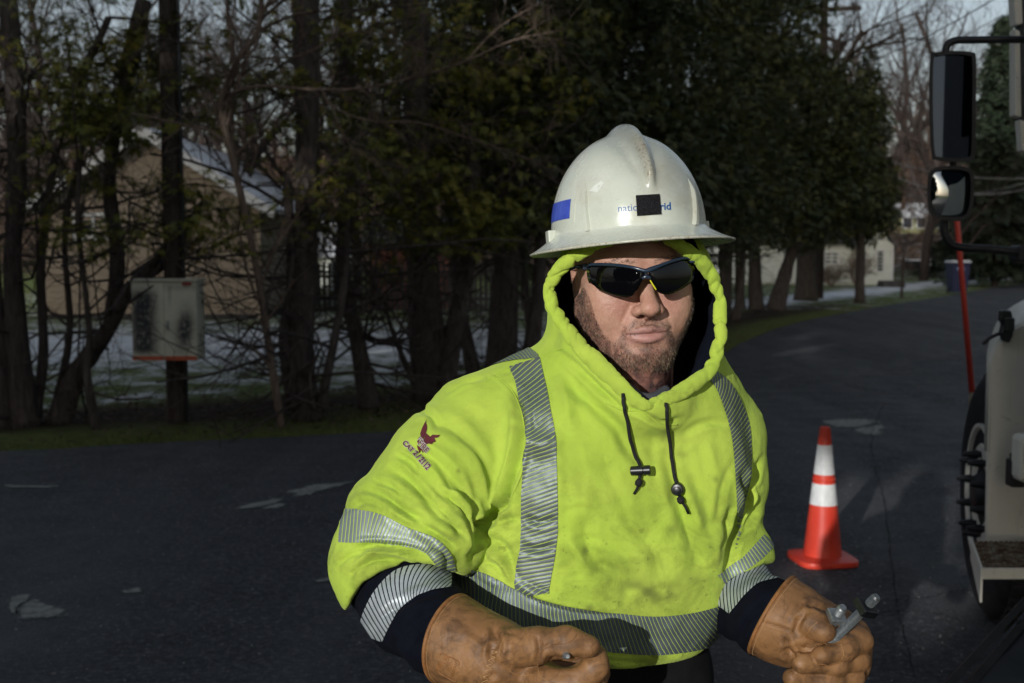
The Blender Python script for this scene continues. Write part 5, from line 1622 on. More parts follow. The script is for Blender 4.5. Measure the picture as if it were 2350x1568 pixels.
    ms = mat('grit_stone', (.3, .3, .29), .8); g = N(ms)
    g.color(g.ramp(g.noise(g.coord('Object'), 30, 2, .8), (.35, (.10, .10, .105)), (.6, (.34, .33, .31)), (.75, (.55, .54, .50))))
    tag(npmesh('road_grit', V, T, ms), 'loose pale grit scattered over the asphalt', 'grit', kind='stuff')
    # fallen leaves and twigs under the trees
    n_ = 9000
    k = rng.integers(100, 1199, n_); base = ee[k]; t = ee[np.minimum(k + 1, 1199)] - ee[np.maximum(k - 1, 0)]; t /= np.linalg.norm(t, axis=1)[:, None] + 1e-9
    b2 = base + np.stack((-t[:, 1], t[:, 0]), 1) * rng.uniform(.15, 3.2, n_)[:, None] + rng.normal(0, .05, (n_, 2))
    keep = b2[:, 1] < 34; b2 = b2[keep]; n_ = len(b2)
    c = np.stack((b2[:, 0], b2[:, 1], rng.uniform(.01, .045, n_)), 1)
    a1 = rng.normal(0, 1, (n_, 3)); a1[:, 2] *= .25; a1 /= np.linalg.norm(a1, axis=1)[:, None]
    a2 = np.cross(a1, rng.normal(0, 1, (n_, 3)) * .3 + np.array((0, 0, 1))); a2 /= np.linalg.norm(a2, axis=1)[:, None]
    s = rng.uniform(.012, .035, n_)[:, None]
    V = np.stack((c - a1 * s, c + a2 * s * .5, c + a1 * s, c - a2 * s * .5), 1).reshape(-1, 3)
    ml = mat('leaf_litter', (.10, .06, .035), .8); g = N(ml)
    g.color(g.ramp(g.noise(g.coord('Object'), 40, 2, .8), (.35, (.035, .022, .014)), (.6, (.12, .075, .04)), (.75, (.22, .16, .09))))
    tag(npmesh('leaf_litter', V, np.arange(n_ * 4).reshape(-1, 4), ml), 'dead leaves and bark scraps lying under the hedge trees', 'leaf litter', kind='stuff')

# ------------------------------------------------------------------ trees
def m_bark(name, a, b):
    m = mat(name, a, .95, 0, .1); g = N(m)
    co = g.coord('Object', (1, 1, .22))
    n1 = g.noise(co, 24, 7, .7, .6)
    g.color(g.ramp(n1, (.3, a), (.5, tuple((x + y) / 2 for x, y in zip(a, b))), (.72, b)))
    g.normal(g.bump(n1, 1.0, .04)); return m

def m_leaf(name, *cols, sc=1.6):
    m = mat(name, cols[0], .6, 0, .35); g = N(m)
    co = g.coord('Object')
    n1 = g.noise(co, sc, 5, .7); n2 = g.noise(co, 14, 3, .7)
    st = [(.24 + .36 * i / (len(cols) - 1), c) for i, c in enumerate(cols)]
    f = g.math('ADD', g.math('MULTIPLY', n1, .55), g.math('MULTIPLY', n2, .45))
    g.color(g.ramp(f, *st))
    g.b.inputs['Subsurface Weight'].default_value = 0
    return m

M['bark_dark'] = m_bark('dark_bark', (.034, .028, .026), (.13, .11, .098))
M['bark_grey'] = m_bark('grey_bark', (.04, .034, .031), (.13, .11, .095))
M['bark_twig'] = m_bark('twig_bark', (.11, .080, .064), (.24, .185, .145))
M['bark_far'] = m_bark('far_bark', (.030, .024, .024), (.075, .060, .055))
M['leaf_yew'] = m_leaf('yew_needles', (.016, .030, .009), (.040, .060, .012), (.11, .12, .016), (.20, .165, .022))
M['leaf_cedar'] = m_leaf('cedar_fronds', (.007, .015, .008), (.014, .026, .011), (.030, .044, .014), (.085, .082, .022))
M['leaf_spruce'] = m_leaf('spruce_needles', (.005, .011, .007), (.012, .022, .012), (.025, .036, .020))

class Tubes:
    """many tapered limbs in one mesh: every limb has five points"""
    def __init__(self): self.p, self.r = [], []
    def add(self, pts, r0, r1):
        q = np.asarray(pts, float)
        if len(q) != 5: q = spline(q, 5)
        self.p.append(q); self.r.append(np.linspace(r0, r1, 5))
    def arrays(self, n=5):
        p = np.array(self.p); r = np.array(self.r)
        t = np.gradient(p, axis=1); t /= np.linalg.norm(t, axis=2)[..., None] + 1e-9
        ref = np.where(np.abs(t[:, :1, 2:3]) > .8, np.array((1.0, 0, 0)), np.array((0, 0, 1.0)))
        a = np.cross(t, np.broadcast_to(ref, t.shape)); a /= np.linalg.norm(a, axis=2)[..., None] + 1e-9
        b = np.cross(t, a)
        ang = np.linspace(0, 2 * math.pi, n, endpoint=False)
        v = p[:, :, None] + r[:, :, None, None] * (np.cos(ang)[:, None] * a[:, :, None] + np.sin(ang)[:, None] * b[:, :, None])
        B = len(p); i, j = np.meshgrid(np.arange(4), np.arange(n), indexing='ij')
        q = np.stack((i * n + j, i * n + (j + 1) % n, (i + 1) * n + (j + 1) % n, (i + 1) * n + j), -1).reshape(-1, 4)
        Q = (q[None] + (np.arange(B) * 5 * n)[:, None, None]).reshape(-1, 4)
        return v.reshape(-1, 3), Q
    def build(self, name, m_, parent, n=5, local=None):
        v, q = self.arrays(n); return npmesh(name, v, q, m_, parent, n > 4, local=local)

def wobble(p, d, L, rng, k=5, w=.12, up=0.0):
    q = [np.array(p, float)]; d = np.array(d, float)
    for i in range(k - 1):
        d = d + rng.normal(0, w, 3) + np.array((0, 0, up)); d /= np.linalg.norm(d)
        q.append(q[-1] + d * L / (k - 1))
    return np.array(q), d

def grow(T1, T2, p, d, L, r, lvl, rng, spread=.7, ratio=.62, kids=(3, 5), up=.05, minr=.0025, tips=None, w=.14):
    q, dd = wobble(p, d, L, rng, 5, w, up)
    (T1 if r > .018 else T2).add(q, r, r * .55)
    if tips is not None and lvl <= 1: tips.append((q[-1], dd)); tips.append((q[2], dd))
    if lvl == 0: return
    for i in range(rng.integers(kids[0], kids[1] + 1)):
        s = rng.uniform(.25, 1.0); k = min(3, int(s * 4)); f = s * 4 - k
        pp = q[k] + (q[k + 1] - q[k]) * f
        ax = rng.normal(0, 1, 3); ax -= dd * ax.dot(dd); ax /= np.linalg.norm(ax) + 1e-9
        nd = dd * (1 - spread * .5) + ax * spread * rng.uniform(.6, 1.2)
        nd /= np.linalg.norm(nd)
        grow(T1, T2, pp, nd, L * ratio * rng.uniform(.7, 1.2), max(minr, r * (1 - .45 * s) * .55), lvl - 1, rng, spread, ratio, kids, up, minr, tips, w)

def sprays(pts, dirs, size, rng, leaf=7, width=.18, droop=.25, flat=.6):
    """flat fronds: each a fan of narrow leaflets; pts n x 3, dirs n x 3"""
    n = len(pts)
    d = dirs + rng.normal(0, .35, (n, 3)); d[:, 2] -= droop; d /= np.linalg.norm(d, axis=1)[:, None]
    up = rng.normal(0, 1 - flat, (n, 3)) + np.array((0, 0, flat)); s = np.cross(d, up); s /= np.linalg.norm(s, axis=1)[:, None] + 1e-9
    u = np.cross(s, d)
    sz = size * rng.uniform(.55, 1.35, n)
    out = []
    for k in range(leaf):
        a = (k / (leaf - 1) - .5) * 2.1
        at = (0.0 + .75 * (1 - abs(a) / 1.05)) if k != leaf // 2 else .45
        L_ = (.55 if k != leaf // 2 else .75) * rng.uniform(.7, 1.2, n)
        b = pts + d * (sz * at * rng.uniform(.6, 1.0, n))[:, None] * .6
        dd = d * math.cos(a) + s * math.sin(a) + u * rng.normal(0, .12, n)[:, None]
        ss = -d * math.sin(a) + s * math.cos(a)
        w = (sz * width * .5)[:, None]
        mid = b + dd * (sz * L_ * .45)[:, None]; tip = b + dd * (sz * L_)[:, None] - np.array((0, 0, 1)) * (sz * .08)[:, None]
        out.append(np.stack((b, mid + ss * w, tip, mid - ss * w), 1))
    V = np.concatenate(out, 0).reshape(-1, 3)
    return V, np.arange(len(V)).reshape(-1, 4)

def clumps(centers, radii, per, rng, squash=.45):
    """points gathered in flattened clumps, with outward directions"""
    c = np.repeat(centers, per, 0); r = np.repeat(radii, per)
    q = rng.normal(0, 1, (len(c), 3)); q /= np.linalg.norm(q, axis=1)[:, None]
    rad = rng.random(len(c)) ** .5
    off = q * (rad * r)[:, None] * np.array((1, 1, squash))
    d = q * np.array((1, 1, .35)); d /= np.linalg.norm(d, axis=1)[:, None]
    return c + off, d

def evergreen(base, stems, crown, seed, label, name='evergreen_tree', cat='tree', group=None, nclump=120, per=45, size=.13, leaf='leaf_yew', bark='bark_dark', low=None, twigs=60, clr=.34, leafn=7, width=.18, dense=False, squash=.42):
    """stems: list of (3-D path, r0, r1); crown: list of (center, radii) ellipsoids that clumps fill"""
    rng = np.random.default_rng(seed)
    o = empty(name, base, label, cat, group)
    T1, T2 = Tubes(), Tubes()
    mb = MB()
    for path, r0, r1 in stems:
        q = spline(path, 26)
        # fluted, uneven trunk
        v, f = tube_arrays(q, np.linspace(r0, r1, 26) * (1 + .08 * np.sin(np.linspace(0, 9, 26))), 12)
        flare = np.exp(-np.maximum(v[:, 2], 0) / .18) * .35
        c = np.repeat(q, 12, 0)
        v = c + (v - c) * (1 + flare + .16 * vnoise(v * np.array((1, 1, .25)), 14))[:, None]
        mb.add(v, f)
    mb.build('trunk', M[bark], o, True, local=base)
    # where the clumps sit
    tot = []
    vols = np.array([np.prod(r) for c, r in crown]) ** (.8)
    cnt = (vols / vols.sum() * nclump).astype(int) + 1
    for (c, r), k in zip(crown, cnt):
        q = rng.normal(0, 1, (k, 3)); q /= np.linalg.norm(q, axis=1)[:, None]
        rad = (rng.random(k) ** (.28 if dense else .45))[:, None]
        tot.append(np.array(c) + q * rad * np.array(r))
    cc = np.concatenate(tot)
    if low is not None: cc = cc[cc[:, 2] > low]
    rr = rng.uniform(.6, 1.3, len(cc)) * clr
    p, d = clumps(cc, rr, per, rng, squash)
    V, Q = sprays(p, d, size, rng, leafn, width)
    npmesh('crown', V, Q, M[leaf], o, False, local=base)
    # limbs reach the clumps
    P0 = np.concatenate([spline(s[0], 30) for s in stems])
    for i, c in enumerate(cc):
        if rng.random() > (.55 if not dense else .35): continue
        z = c[2] - rng.uniform(.1, .9) * (1 if c[2] > 1 else .4)
        k = np.argmin(((P0 - np.array((c[0], c[1], max(.2, z)))) ** 2 * np.array((.4, .4, 1))).sum(1))
        a = P0[k]; m_ = (a + c) / 2 + rng.normal(0, .10, 3) - np.array((0, 0, .08))
        T2.add(spline([a, m_, c], 5), max(.007, .011 * np.linalg.norm(c - a)), .004)
    for i in range(twigs):
        a = P0[rng.integers(0, int(len(P0)))]
        if not dense and a[2] < 1.5 and rng.random() < .6: continue
        dd = rng.normal(0, 1, 3); dd[2] = rng.normal(.1, .5); dd /= np.linalg.norm(dd)
        grow(T1, T2, a, dd, rng.uniform(.6, 1.7), rng.uniform(.008, .018), 2, rng, .75, .6, (2, 4), .03, .0024)
    if T1.p:
        for q_, r_ in zip(T1.p, T1.r): T2.p.append(q_); T2.r.append(r_)
    T2.build('branches', M[bark], o, 4, local=base)['kind'] = 'stuff'
    return o

def bare_tree_mesh(seed, H_=9.0, r=.13, lvl=5, spread=.62, kids=(3, 5)):
    rng = np.random.default_rng(seed)
    T1, T2 = Tubes(), Tubes()
    q, d = wobble((0, 0, -.1), (0, 0, 1), H_ * .42, rng, 5, .06)
    T1.add(q, r, r * .7)
    for i in range(6):
        s = rng.uniform(.45, 1.0); k = min(3, int(s * 4)); pp = q[k] + (q[k + 1] - q[k]) * (s * 4 - k)
        a = rng.uniform(0, 6.28); nd = np.array((math.cos(a) * .6, math.sin(a) * .6, .9)); nd /= np.linalg.norm(nd)
        grow(T1, T2, pp, nd, H_ * .34 * rng.uniform(.7, 1.2), r * .5, lvl - 1, rng, spread, .64, kids, .05, .0035)
    grow(T1, T2, q[-1], (0, 0, 1), H_ * .36, r * .62, lvl - 1, rng, spread, .64, kids, .06, .0035)
    v1, q1 = T1.arrays(6); v2, q2 = T2.arrays(3)
    return (v1, q1), (v2, q2)

def plain_mesh(name, v, q, m_, smooth=False):
    me = bpy.data.meshes.new(name)
    me.vertices.add(len(v)); me.vertices.foreach_set('co', np.asarray(v, np.float32).ravel())
    k = q.shape[1]
    me.loops.add(q.size); me.loops.foreach_set('vertex_index', q.astype(np.int32).ravel())
    me.polygons.add(len(q)); me.polygons.foreach_set('loop_start', np.arange(0, q.size, k, dtype=np.int32))
    me.update(calc_edges=True); me.validate(); me.materials.append(m_)
    if smooth: me.polygons.foreach_set('use_smooth', [True] * len(me.polygons))
    return me

def dup(o, loc, rz=0, sc=1.0, label=None, group=None):
    c = o.copy(); COL.objects.link(c); c.location = loc; c.rotation_euler = (0, 0, rz); c.scale = (sc, sc, sc)
    if label: c['label'] = label
    if group: c['group'] = group
    for ch in list(o.children):
        k = ch.copy(); COL.objects.link(k); k.parent = c
        for g_ in list(ch.children):
            j = g_.copy(); COL.objects.link(j); j.parent = k
    return c

def build_trees():
    V3 = lambda *a: np.array(a, float)
    def PP(d, *q): return [P(x, y, d + (e[0] if e else 0)) for x, y, *e in q]
    def foot(x, d): p = P(x, 600, d); return (p[0], p[1], 0.0)
    # 1: dark trunk and foliage at the very left
    b = foot(45, 9.9)
    evergreen(b, [([V3(*b), P(42, 820, 9.9), P(30, 600, 9.9), P(40, 350, 9.9), P(20, 0, 9.9)], .10, .07), (PP(9.9, (20, 985), (5, 800), (-20, 500), (-30, 0)), .07, .05),
                  (PP(10.1, (80, 975), (100, 800), (95, 600), (140, 300), (250, 40)), .045, .03), (PP(10.2, (120, 960), (160, 760), (150, 520), (210, 250)), .035, .02)],
              [(P(20, 480, 9.8), (1.0, .7, .55)), (P(120, 200, 10.2), (1.3, .9, .9)), (P(60, 20, 10), (1.4, .9, .7)), (P(215, 290, 10), (.5, .4, .20))], 11, 'dark evergreen with several stems at the left end of the hedgerow', nclump=44, per=44, twigs=60, size=0.1, width=.12)
    # 2: leaning trunk crossing in front of the house
    b = foot(120, 10.1)
    evergreen(b, [([V3(*b), P(175, 860, 10.1), P(245, 760, 10.1), P(300, 660, 10.15), P(385, 590, 10.3), P(440, 500, 10.5)], .095, .05), ([P(250, 755, 10.1), P(270, 600, 10.2), P(250, 400, 10.3), P(290, 180, 10.4), P(330, 0, 10.4)], .06, .07),
                  ([P(300, 670, 10.15), P(340, 620, 10.1), P(375, 560, 10.0)], .025, .015)],
              [(P(330, 540, 9.9), (.75, .5, .22)), (P(260, 230, 10.1), (1.0, .6, .25)), (P(480, 500, 10.2), (.6, .5, .22)), (P(330, 430, 10.3), (.45, .4, .14)), (P(380, 150, 10.4), (.9, .6, .5))], 12, 'evergreen whose thick trunk leans right in front of the tan house', nclump=46, per=46, twigs=60, size=0.1, width=.12)
    # 3: pale thin stem left of the cabinet
    b = foot(212, 9.75)
    evergreen(b, [([V3(*b), P(200, 860, 9.75), P(205, 760, 9.75), P(190, 620, 9.75), P(178, 480, 9.75), P(190, 300, 9.8)], .035, .018)], [(P(190, 290, 9.8), (.5, .3, .3))], 13,
              'slim pale-stemmed sapling between the leaning trunk and the verge', 'sapling', nclump=7, per=30, bark='bark_grey', twigs=16)
    # 4: bare tree whose long pale limb sweeps to the right
    b = foot(640, 9.95); rng = np.random.default_rng(31)
    o = empty('bare_tree', b, 'thin pale bare tree whose long limb sweeps right across the hedgerow', 'tree')
    T1, T2 = Tubes(), Tubes()
    def limb(q, r0, r1, kids=14, L=.5, lvl=2):
        q = spline(q, 41)
        for i in range(0, 40, 4): T1.add(q[i:i + 5], r0 + (r1 - r0) * i / 40, r0 + (r1 - r0) * (i + 4) / 40)
        for i in range(kids):
            k = rng.integers(6, 40); dd = q[k] - q[k - 1]; dd /= np.linalg.norm(dd); dd = dd + rng.normal(0, .55, 3); dd /= np.linalg.norm(dd)
            grow(T1, T2, q[k], dd, L * rng.uniform(.5, 1.3), max(.004, r1 * .8), lvl, rng, .6, .6, (2, 4), -.01, .0022)
    limb([V3(*b), P(618, 800, 9.95), P(597, 660, 9.95), P(570, 520, 9.9), P(525, 330, 9.8), P(508, 235, 9.75), P(545, 140, 9.7), P(592, 70, 9.7), P(603, -60, 9.7)], .038, .022, 20, .8)
    limb([P(525, 215, 9.7), P(600, 198, 9.5), P(720, 206, 9.3), P(830, 203, 9.2), P(960, 176, 9.1), P(1070, 140, 9.0), P(1180, 92, 9.0), P(1300, 68, 9.0)], .016, .006, 34, .45)
    limb([P(735, 200, 9.3), P(765, 245, 9.2), P(850, 278, 9.1), P(960, 282, 9.1), P(1060, 312, 9.1), P(1160, 345, 9.1), P(1240, 380, 9.1)], .010, .004, 26, .4)
    limb([P(1070, 140, 9.0), P(1150, 60, 9.0), P(1270, -10, 9.0)], .009, .005, 12, .4)
    limb([P(545, 130, 9.7), P(680, 130, 9.5), P(800, 75, 9.4), P(900, 90, 9.4), P(1010, 130, 9.3)], .010, .004, 18, .4)
    limb([P(760, 240, 9.2), P(800, 330, 9.2), P(860, 370, 9.2)], .007, .003, 12, .3)
    limb([P(597, 660, 9.95), P(640, 560, 9.9), P(700, 470, 9.9)], .014, .005, 10, .4)
    limb([P(640, 870, 9.95), P(600, 820, 9.9), P(572, 795, 9.85)], .016, .008, 2, .2)
    T1.build('trunk', M['bark_twig'], o, 6, local=b); T2.build('branches', M['bark_twig'], o, 3, local=b)['kind'] = 'stuff'
    # 5..: the row itself
    b = foot(700, 10.4)
    evergreen(b, [([V3(*b), P(690, 800, 10.4), P(700, 600, 10.4), P(705, 300, 10.4), P(700, 0, 10.4), P(700, -200, 10.4)], .11, .12), ([P(672, 940, 10.3), P(650, 780, 10.35), P(668, 640, 10.4), P(660, 400, 10.4)], .05, .04),
                  ([P(735, 935, 10.3), P(765, 790, 10.3), P(790, 640, 10.4), P(800, 400, 10.5)], .045, .03), ([P(720, 940, 10.2), P(712, 860, 10.25), P(735, 800, 10.3)], .020, .012), ([P(650, 930, 10.2), P(668, 860, 10.25), P(655, 800, 10.3)], .018, .012)],
              [(P(640, 440, 10.3), (.9, .6, .4)), (P(540, 540, 10.2), (.55, .4, .30)), (P(760, 300, 10.3), (.9, .6, .5)), (P(700, 80, 10.6), (1.3, .8, .7)), (P(800, 470, 10.3), (.7, .5, .3))], 15, 'evergreen with an upright dark trunk and curling bare shoots at its foot', nclump=40, per=44, twigs=120, size=0.1, width=.12)
    b = foot(845, 11.2)
    evergreen(b, [([V3(*b), P(820, 780, 11.2), P(785, 620, 11.3), P(800, 400, 11.4), P(790, 0, 11.4)], .085, .07), ([P(815, 760, 11.2), P(870, 790, 11.1), P(940, 775, 11.0)], .02, .01)],
              [(P(850, 430, 11.3), (1.0, .7, .5)), (P(880, 150, 11.4), (1.4, .8, .9)), (P(960, 540, 11.2), (.7, .5, .30))], 16, 'evergreen with one smooth dark trunk leaning left at its top', nclump=38, per=44, twigs=80, size=0.1, width=.12)
    b = foot(985, 11.8)
    evergreen(b, [([V3(*b), P(975, 700, 11.8), P(965, 500, 11.8), P(955, 200, 11.8), P(950, -150, 11.8)], .17, .12), ([P(1020, 885, 11.7), P(1050, 720, 11.8), P(1075, 560, 11.9), P(1090, 200, 12)], .10, .08), ([P(950, 880, 11.7), P(900, 760, 11.6), P(880, 690, 11.6), P(830, 600, 11.6)], .03, .015)],
              [(P(1000, 430, 11.6), (1.2, .8, .6)), (P(1060, 200, 11.7), (1.6, .9, 1.0)), (P(900, 550, 11.4), (.8, .5, .25)), (P(1130, 480, 11.8), (1.0, .7, .6))], 17, 'evergreen with a broad fluted double trunk behind the man\'s shoulder', nclump=76, per=50, twigs=120, size=0.105, width=.12)
    row = [(1150, 13.2, 1.5, 21, 'dense cedar just left of the white hard hat'), (1290, 15.5, 1.9, 22, 'dense cedar right behind the white hard hat'),
           (1430, 18.5, 2.1, 23, 'tall dark cedar rising above the hard hat crest'), (1560, 22.0, 2.4, 24, 'dark cedar just right of the hard hat'), (1660, 26.0, 2.6, 25, 'dark cedar second from the right end of the row')]
    for (x, d, rad, sd_, lab) in row:
        b = foot(x, d); cx, cy = b[0], b[1]
        st = [([V3(cx, cy, 0), V3(cx + .05, cy, 2), V3(cx - .1, cy, 5), V3(cx, cy, 10)], .17, .07), ([V3(cx + .3, cy - .1, 0), V3(cx + .45, cy, 1.6), V3(cx + .3, cy, 4)], .10, .04), ([V3(cx - .3, cy + .1, 0), V3(cx - .55, cy, 1.4), V3(cx - .7, cy, 3.5)], .08, .03)]
        lowz = 1.25 + .25 * (sd_ % 3)
        cr = [(V3(cx, cy, 2.6 + .3 * (sd_ % 2)), (rad, rad * .9, 1.3)), (V3(cx, cy, 4.6), (rad * .95, rad * .9, 1.9)), (V3(cx, cy, 7.2), (rad * .7, rad * .7, 2.2)), (V3(cx, cy, 9.8), (rad * .4, rad * .4, 1.8))]
        evergreen(b, st, cr, sd_, lab, 'cedar_tree', nclump=300, per=72, size=.13, leaf='leaf_cedar', low=lowz, twigs=30, clr=.42, dense=True, squash=.85, leafn=6, width=.2)
    b = foot(1780, 30.5); cx, cy = b[0], b[1]
    evergreen(b, [([V3(cx, cy, 0), V3(cx + .35, cy, 1.3), V3(cx + .7, cy, 2.6)], .22, .12), ([V3(cx - .5, cy, 0), V3(cx - .6, cy, 2.5), V3(cx - .5, cy, 7)], .18, .1), ([V3(cx - .9, cy, 0), V3(cx - 1.1, cy, 2.5)], .12, .08), ([V3(cx - 1.4, cy - .3, 0), V3(cx - 1.2, cy, 2.5)], .14, .08)],
              [(V3(cx + .6, cy, 3.3), (2.35, 2.0, 1.5)), (V3(cx + .3, cy, 5.0), (2.1, 2.0, 1.7)), (V3(cx - .3, cy, 7.2), (1.4, 1.5, 1.8)), (V3(cx - .8, cy, 9.5), (1.0, 1.0, 2.0)), (V3(cx - 1.2, cy, 4), (1.8, 1.6, 2.2))], 26,
              'rounded cedar at the right end of the row beside the road', 'cedar_tree', nclump=520, per=84, size=.15, leaf='leaf_cedar', low=1.9, twigs=20, clr=.5, dense=True, squash=.85, leafn=6, width=.22)
    b = foot(1975, 34.5); cx, cy = b[0], b[1]
    evergreen(b, [([V3(cx, cy, 0), V3(cx, cy, 6)], .14, .05)], [(V3(cx, cy, 3.2), (1.05, 1.0, 1.3)), (V3(cx, cy, 5.0), (.75, .75, 1.6)), (V3(cx, cy, 6.6), (.4, .4, .9))], 27, 'narrow pointed cedar standing just beyond the end of the row', 'cedar_tree',
              nclump=130, per=50, size=.20, leaf='leaf_cedar', low=1.9, twigs=6, clr=.42, dense=True, squash=.85, leafn=6, width=.22)
    # big deciduous trunk on the lawn
    b = foot(1851, 36.0)
    o = empty('shade_tree', b, 'thick grey trunk on the lawn in front of the white house', 'tree'); rng = np.random.default_rng(5)
    T1, T2 = Tubes(), Tubes(); q, d = wobble(b, (0, 0, 1), 5.5, rng, 5, .03)
    v, f = tube_arrays(spline(q, 16), np.linspace(.30, .24, 16) * (1 + .35 * np.exp(-np.linspace(0, 12, 16))), 14); MB().add(v, f).build('trunk', M['bark_grey'], o, True, local=b)
    for i in range(7):
        a = rng.uniform(0, 6.28); nd = np.array((math.cos(a) * .5, math.sin(a) * .5, .9)); grow(T1, T2, q[-1], nd / np.linalg.norm(nd), 3.2, .12, 4, rng, .6, .66, (3, 4), .04, .006)
    for q_, r_ in zip(T1.p, T1.r): T2.p.append(q_); T2.r.append(r_)
    T2.build('branches', M['bark_grey'], o, 3, local=b)['kind'] = 'stuff'
    # bare trees behind
    protos = []
    for s in range(4):
        (v1, q1), (v2, q2) = bare_tree_mesh(60 + s, 9, .13, 5)
        protos.append((plain_mesh('trunk', v1, q1, M['bark_far'], True), plain_mesh('branches', v2, q2, M['bark_far'])))
    def bare(x, y, sc, k, label, group=None, rz=0):
        o = empty('bare_tree', (x, y, float(terrain_z(np.array(x), np.array(y)))), label, 'tree', group)
        o.scale = (sc,) * 3; o.rotation_euler = (0, 0, rz)
        for me, nm in zip(protos[k % 4], ('trunk', 'branches')):
            c = bpy.data.objects.new(nm, me); COL.objects.link(c); c.parent = o
            if nm == 'branches': c['kind'] = 'stuff'
        return o
    rng = np.random.default_rng(8)
    for i in range(15):
        d = rng.uniform(30, 52); px = -60 + i * 96 + rng.uniform(-40, 40)
        p = P(px, 600, d)
        bare(p[0], d, rng.uniform(.9, 1.35) * (d / 24) ** .35, i, 'leafless tree far behind the hedgerow showing through its branches', 'bare trees behind the hedgerow', rng.uniform(0, 6))
    for px, d, sc, lab in ((2120, 62, 2.1, 'tall bare tree left of the truck mirrors'), (2030, 75, 2.3, 'tall bare tree between the cedars and the mirrors'), (2260, 70, 2.2, 'tall bare tree behind the spruce on the right'), (2200, 48, .8, 'small bare tree behind the blue bin'), (1960, 95, 2.4, 'far bare tree beyond the pointed cedar')):
        bare(P(px, 600, d)[0], d, sc, int(px), lab, None, px)
    # the wood on the hill
    T2 = Tubes(); rng = np.random.default_rng(9)
    (va, qa), (vb, qb) = bare_tree_mesh(77, 9, .16, 4, .62, (2, 3))
    Vs, Qs, n0 = [], [], 0
    for i in range(170):
        d = rng.uniform(88, 230); px = rng.uniform(-200, 2700); p = P(px, 600, d); s = rng.uniform(.9, 1.5); a = rng.uniform(0, 6.28)
        c_, s_ = math.cos(a), math.sin(a); Rz = np.array(((c_, -s_, 0), (s_, c_, 0), (0, 0, 1)))
        for v, q in ((va, qa), (vb, qb)):
            w = v @ Rz.T * s + np.array((p[0], p[1], float(terrain_z(np.array(p[0]), np.array(p[1])))))
            Vs.append(w); Qs.append(q + n0); n0 += len(w)
    mh = m_bark('hill_wood_bark', (.040, .028, .024), (.11, .075, .058))
    tag(npmesh('hill_wood', np.vstack(Vs), np.vstack(Qs), mh), 'brown leafless wood covering the hillside in the distance', 'wood', kind='stuff')
    # brown undergrowth on the hillside
    n_ = 26000; px = rng.uniform(-100, 2600, n_); d = rng.uniform(66, 200, n_)
    pb = np.stack(((px - CX) / FPX * d, d), 1); z = terrain_z(pb[:, 0], pb[:, 1])
    c = np.stack((pb[:, 0], pb[:, 1], z + rng.uniform(0, 2.6, n_) ** 1.2), 1)
    dd = rng.normal(0, 1, (n_, 3)); dd[:, 2] = np.abs(dd[:, 2]) + .5
    V, Q = sprays(c, dd / np.linalg.norm(dd, axis=1)[:, None], 1.3, rng, 4, .05, -.3)
    tag(npmesh('hill_scrub', V, Q, mh), 'brown scrub and dead stems under the trees of the hillside', 'scrub', kind='stuff')
    # spruces on the right
    def spruce(px, d, ztop, r, seed, label):
        rng = np.random.default_rng(seed); b = foot(px, d); b = (b[0], b[1], float(terrain_z(np.array(b[0]), np.array(b[1]))))
        o = empty('spruce_tree', b, label, 'tree'); pts, dirs = [], []
        T = Tubes(); T.add(spline([V3(*b), V3(b[0], b[1], b[2] + ztop)], 5), .16, .02)
        z = .9
        while z < ztop:
            rr = r * (1 - z / ztop) ** .8 + .1
            for k in range(9):
                a = rng.uniform(0, 6.28); e = V3(math.cos(a), math.sin(a), -.25) * rr * rng.uniform(.7, 1.1)
                p0 = V3(b[0], b[1], b[2] + z); T.add(spline([p0, p0 + e * .5 + V3(0, 0, .05), p0 + e], 5), .02, .006)
                m = int(18 + 26 * rr / r)
                t = rng.uniform(.15, 1.0, m)[:, None]; pts.append(p0 + e * t + rng.normal(0, .10, (m, 3))); dirs.append(np.tile(e / np.linalg.norm(e), (m, 1)))
            z += .30 * (1 - .3 * z / ztop)
        T.build('trunk', M['bark_dark'], o, 6, local=b)
        V, Q = sprays(np.concatenate(pts), np.concatenate(dirs), .34, rng, 5, .28, .3)
        npmesh('crown', V, Q, M['leaf_spruce'], o, False, local=b)
    spruce(2285, 52, 12.0, 2.3, 1, 'tall dark spruce seen between the mirror and the truck cab')
    spruce(2335, 58, 6.4, 3.2, 2, 'low wide spruce below the wires at the right edge')
    spruce(2205, 66, 5.5, 2.4, 3, 'short dark spruce behind the round mirror')
    # shrubs before the white house
    def shrub(px, d, h_, w_, seed, label):
        b = foot(px, d); rng = np.random.default_rng(seed); o = empty('bare_shrub', b, label, 'shrub'); T1, T2 = Tubes(), Tubes()
        for i in range(22):
            a = rng.uniform(0, 6.28); nd = V3(math.cos(a) * w_ * .55, math.sin(a) * w_ * .55, h_ * .9); L = np.linalg.norm(nd); grow(T1, T2, V3(*b), nd / L, L * .62, .018, 3, rng, .6, .6, (3, 4), .05, .006)
        for q_, r_ in zip(T1.p, T1.r): T2.p.append(q_); T2.r.append(r_)
        T2.build('branches', M['bark_twig'], o, 3, local=b)
    shrub(1967, 50, 1.65, 1.1, 4, 'round bare shrub beside the gable of the white house')
    shrub(1908, 50, 1.05, .9, 5, 'lower bare shrub under the windows of the white house')
    shrub(1880, 51, .8, .7, 6, 'smallest bare shrub by the big grey trunk')
    # unseen evergreens added behind the camera to shade road, hedgerow and house
    rng = np.random.default_rng(42)
    sv = np.array(SUNV)
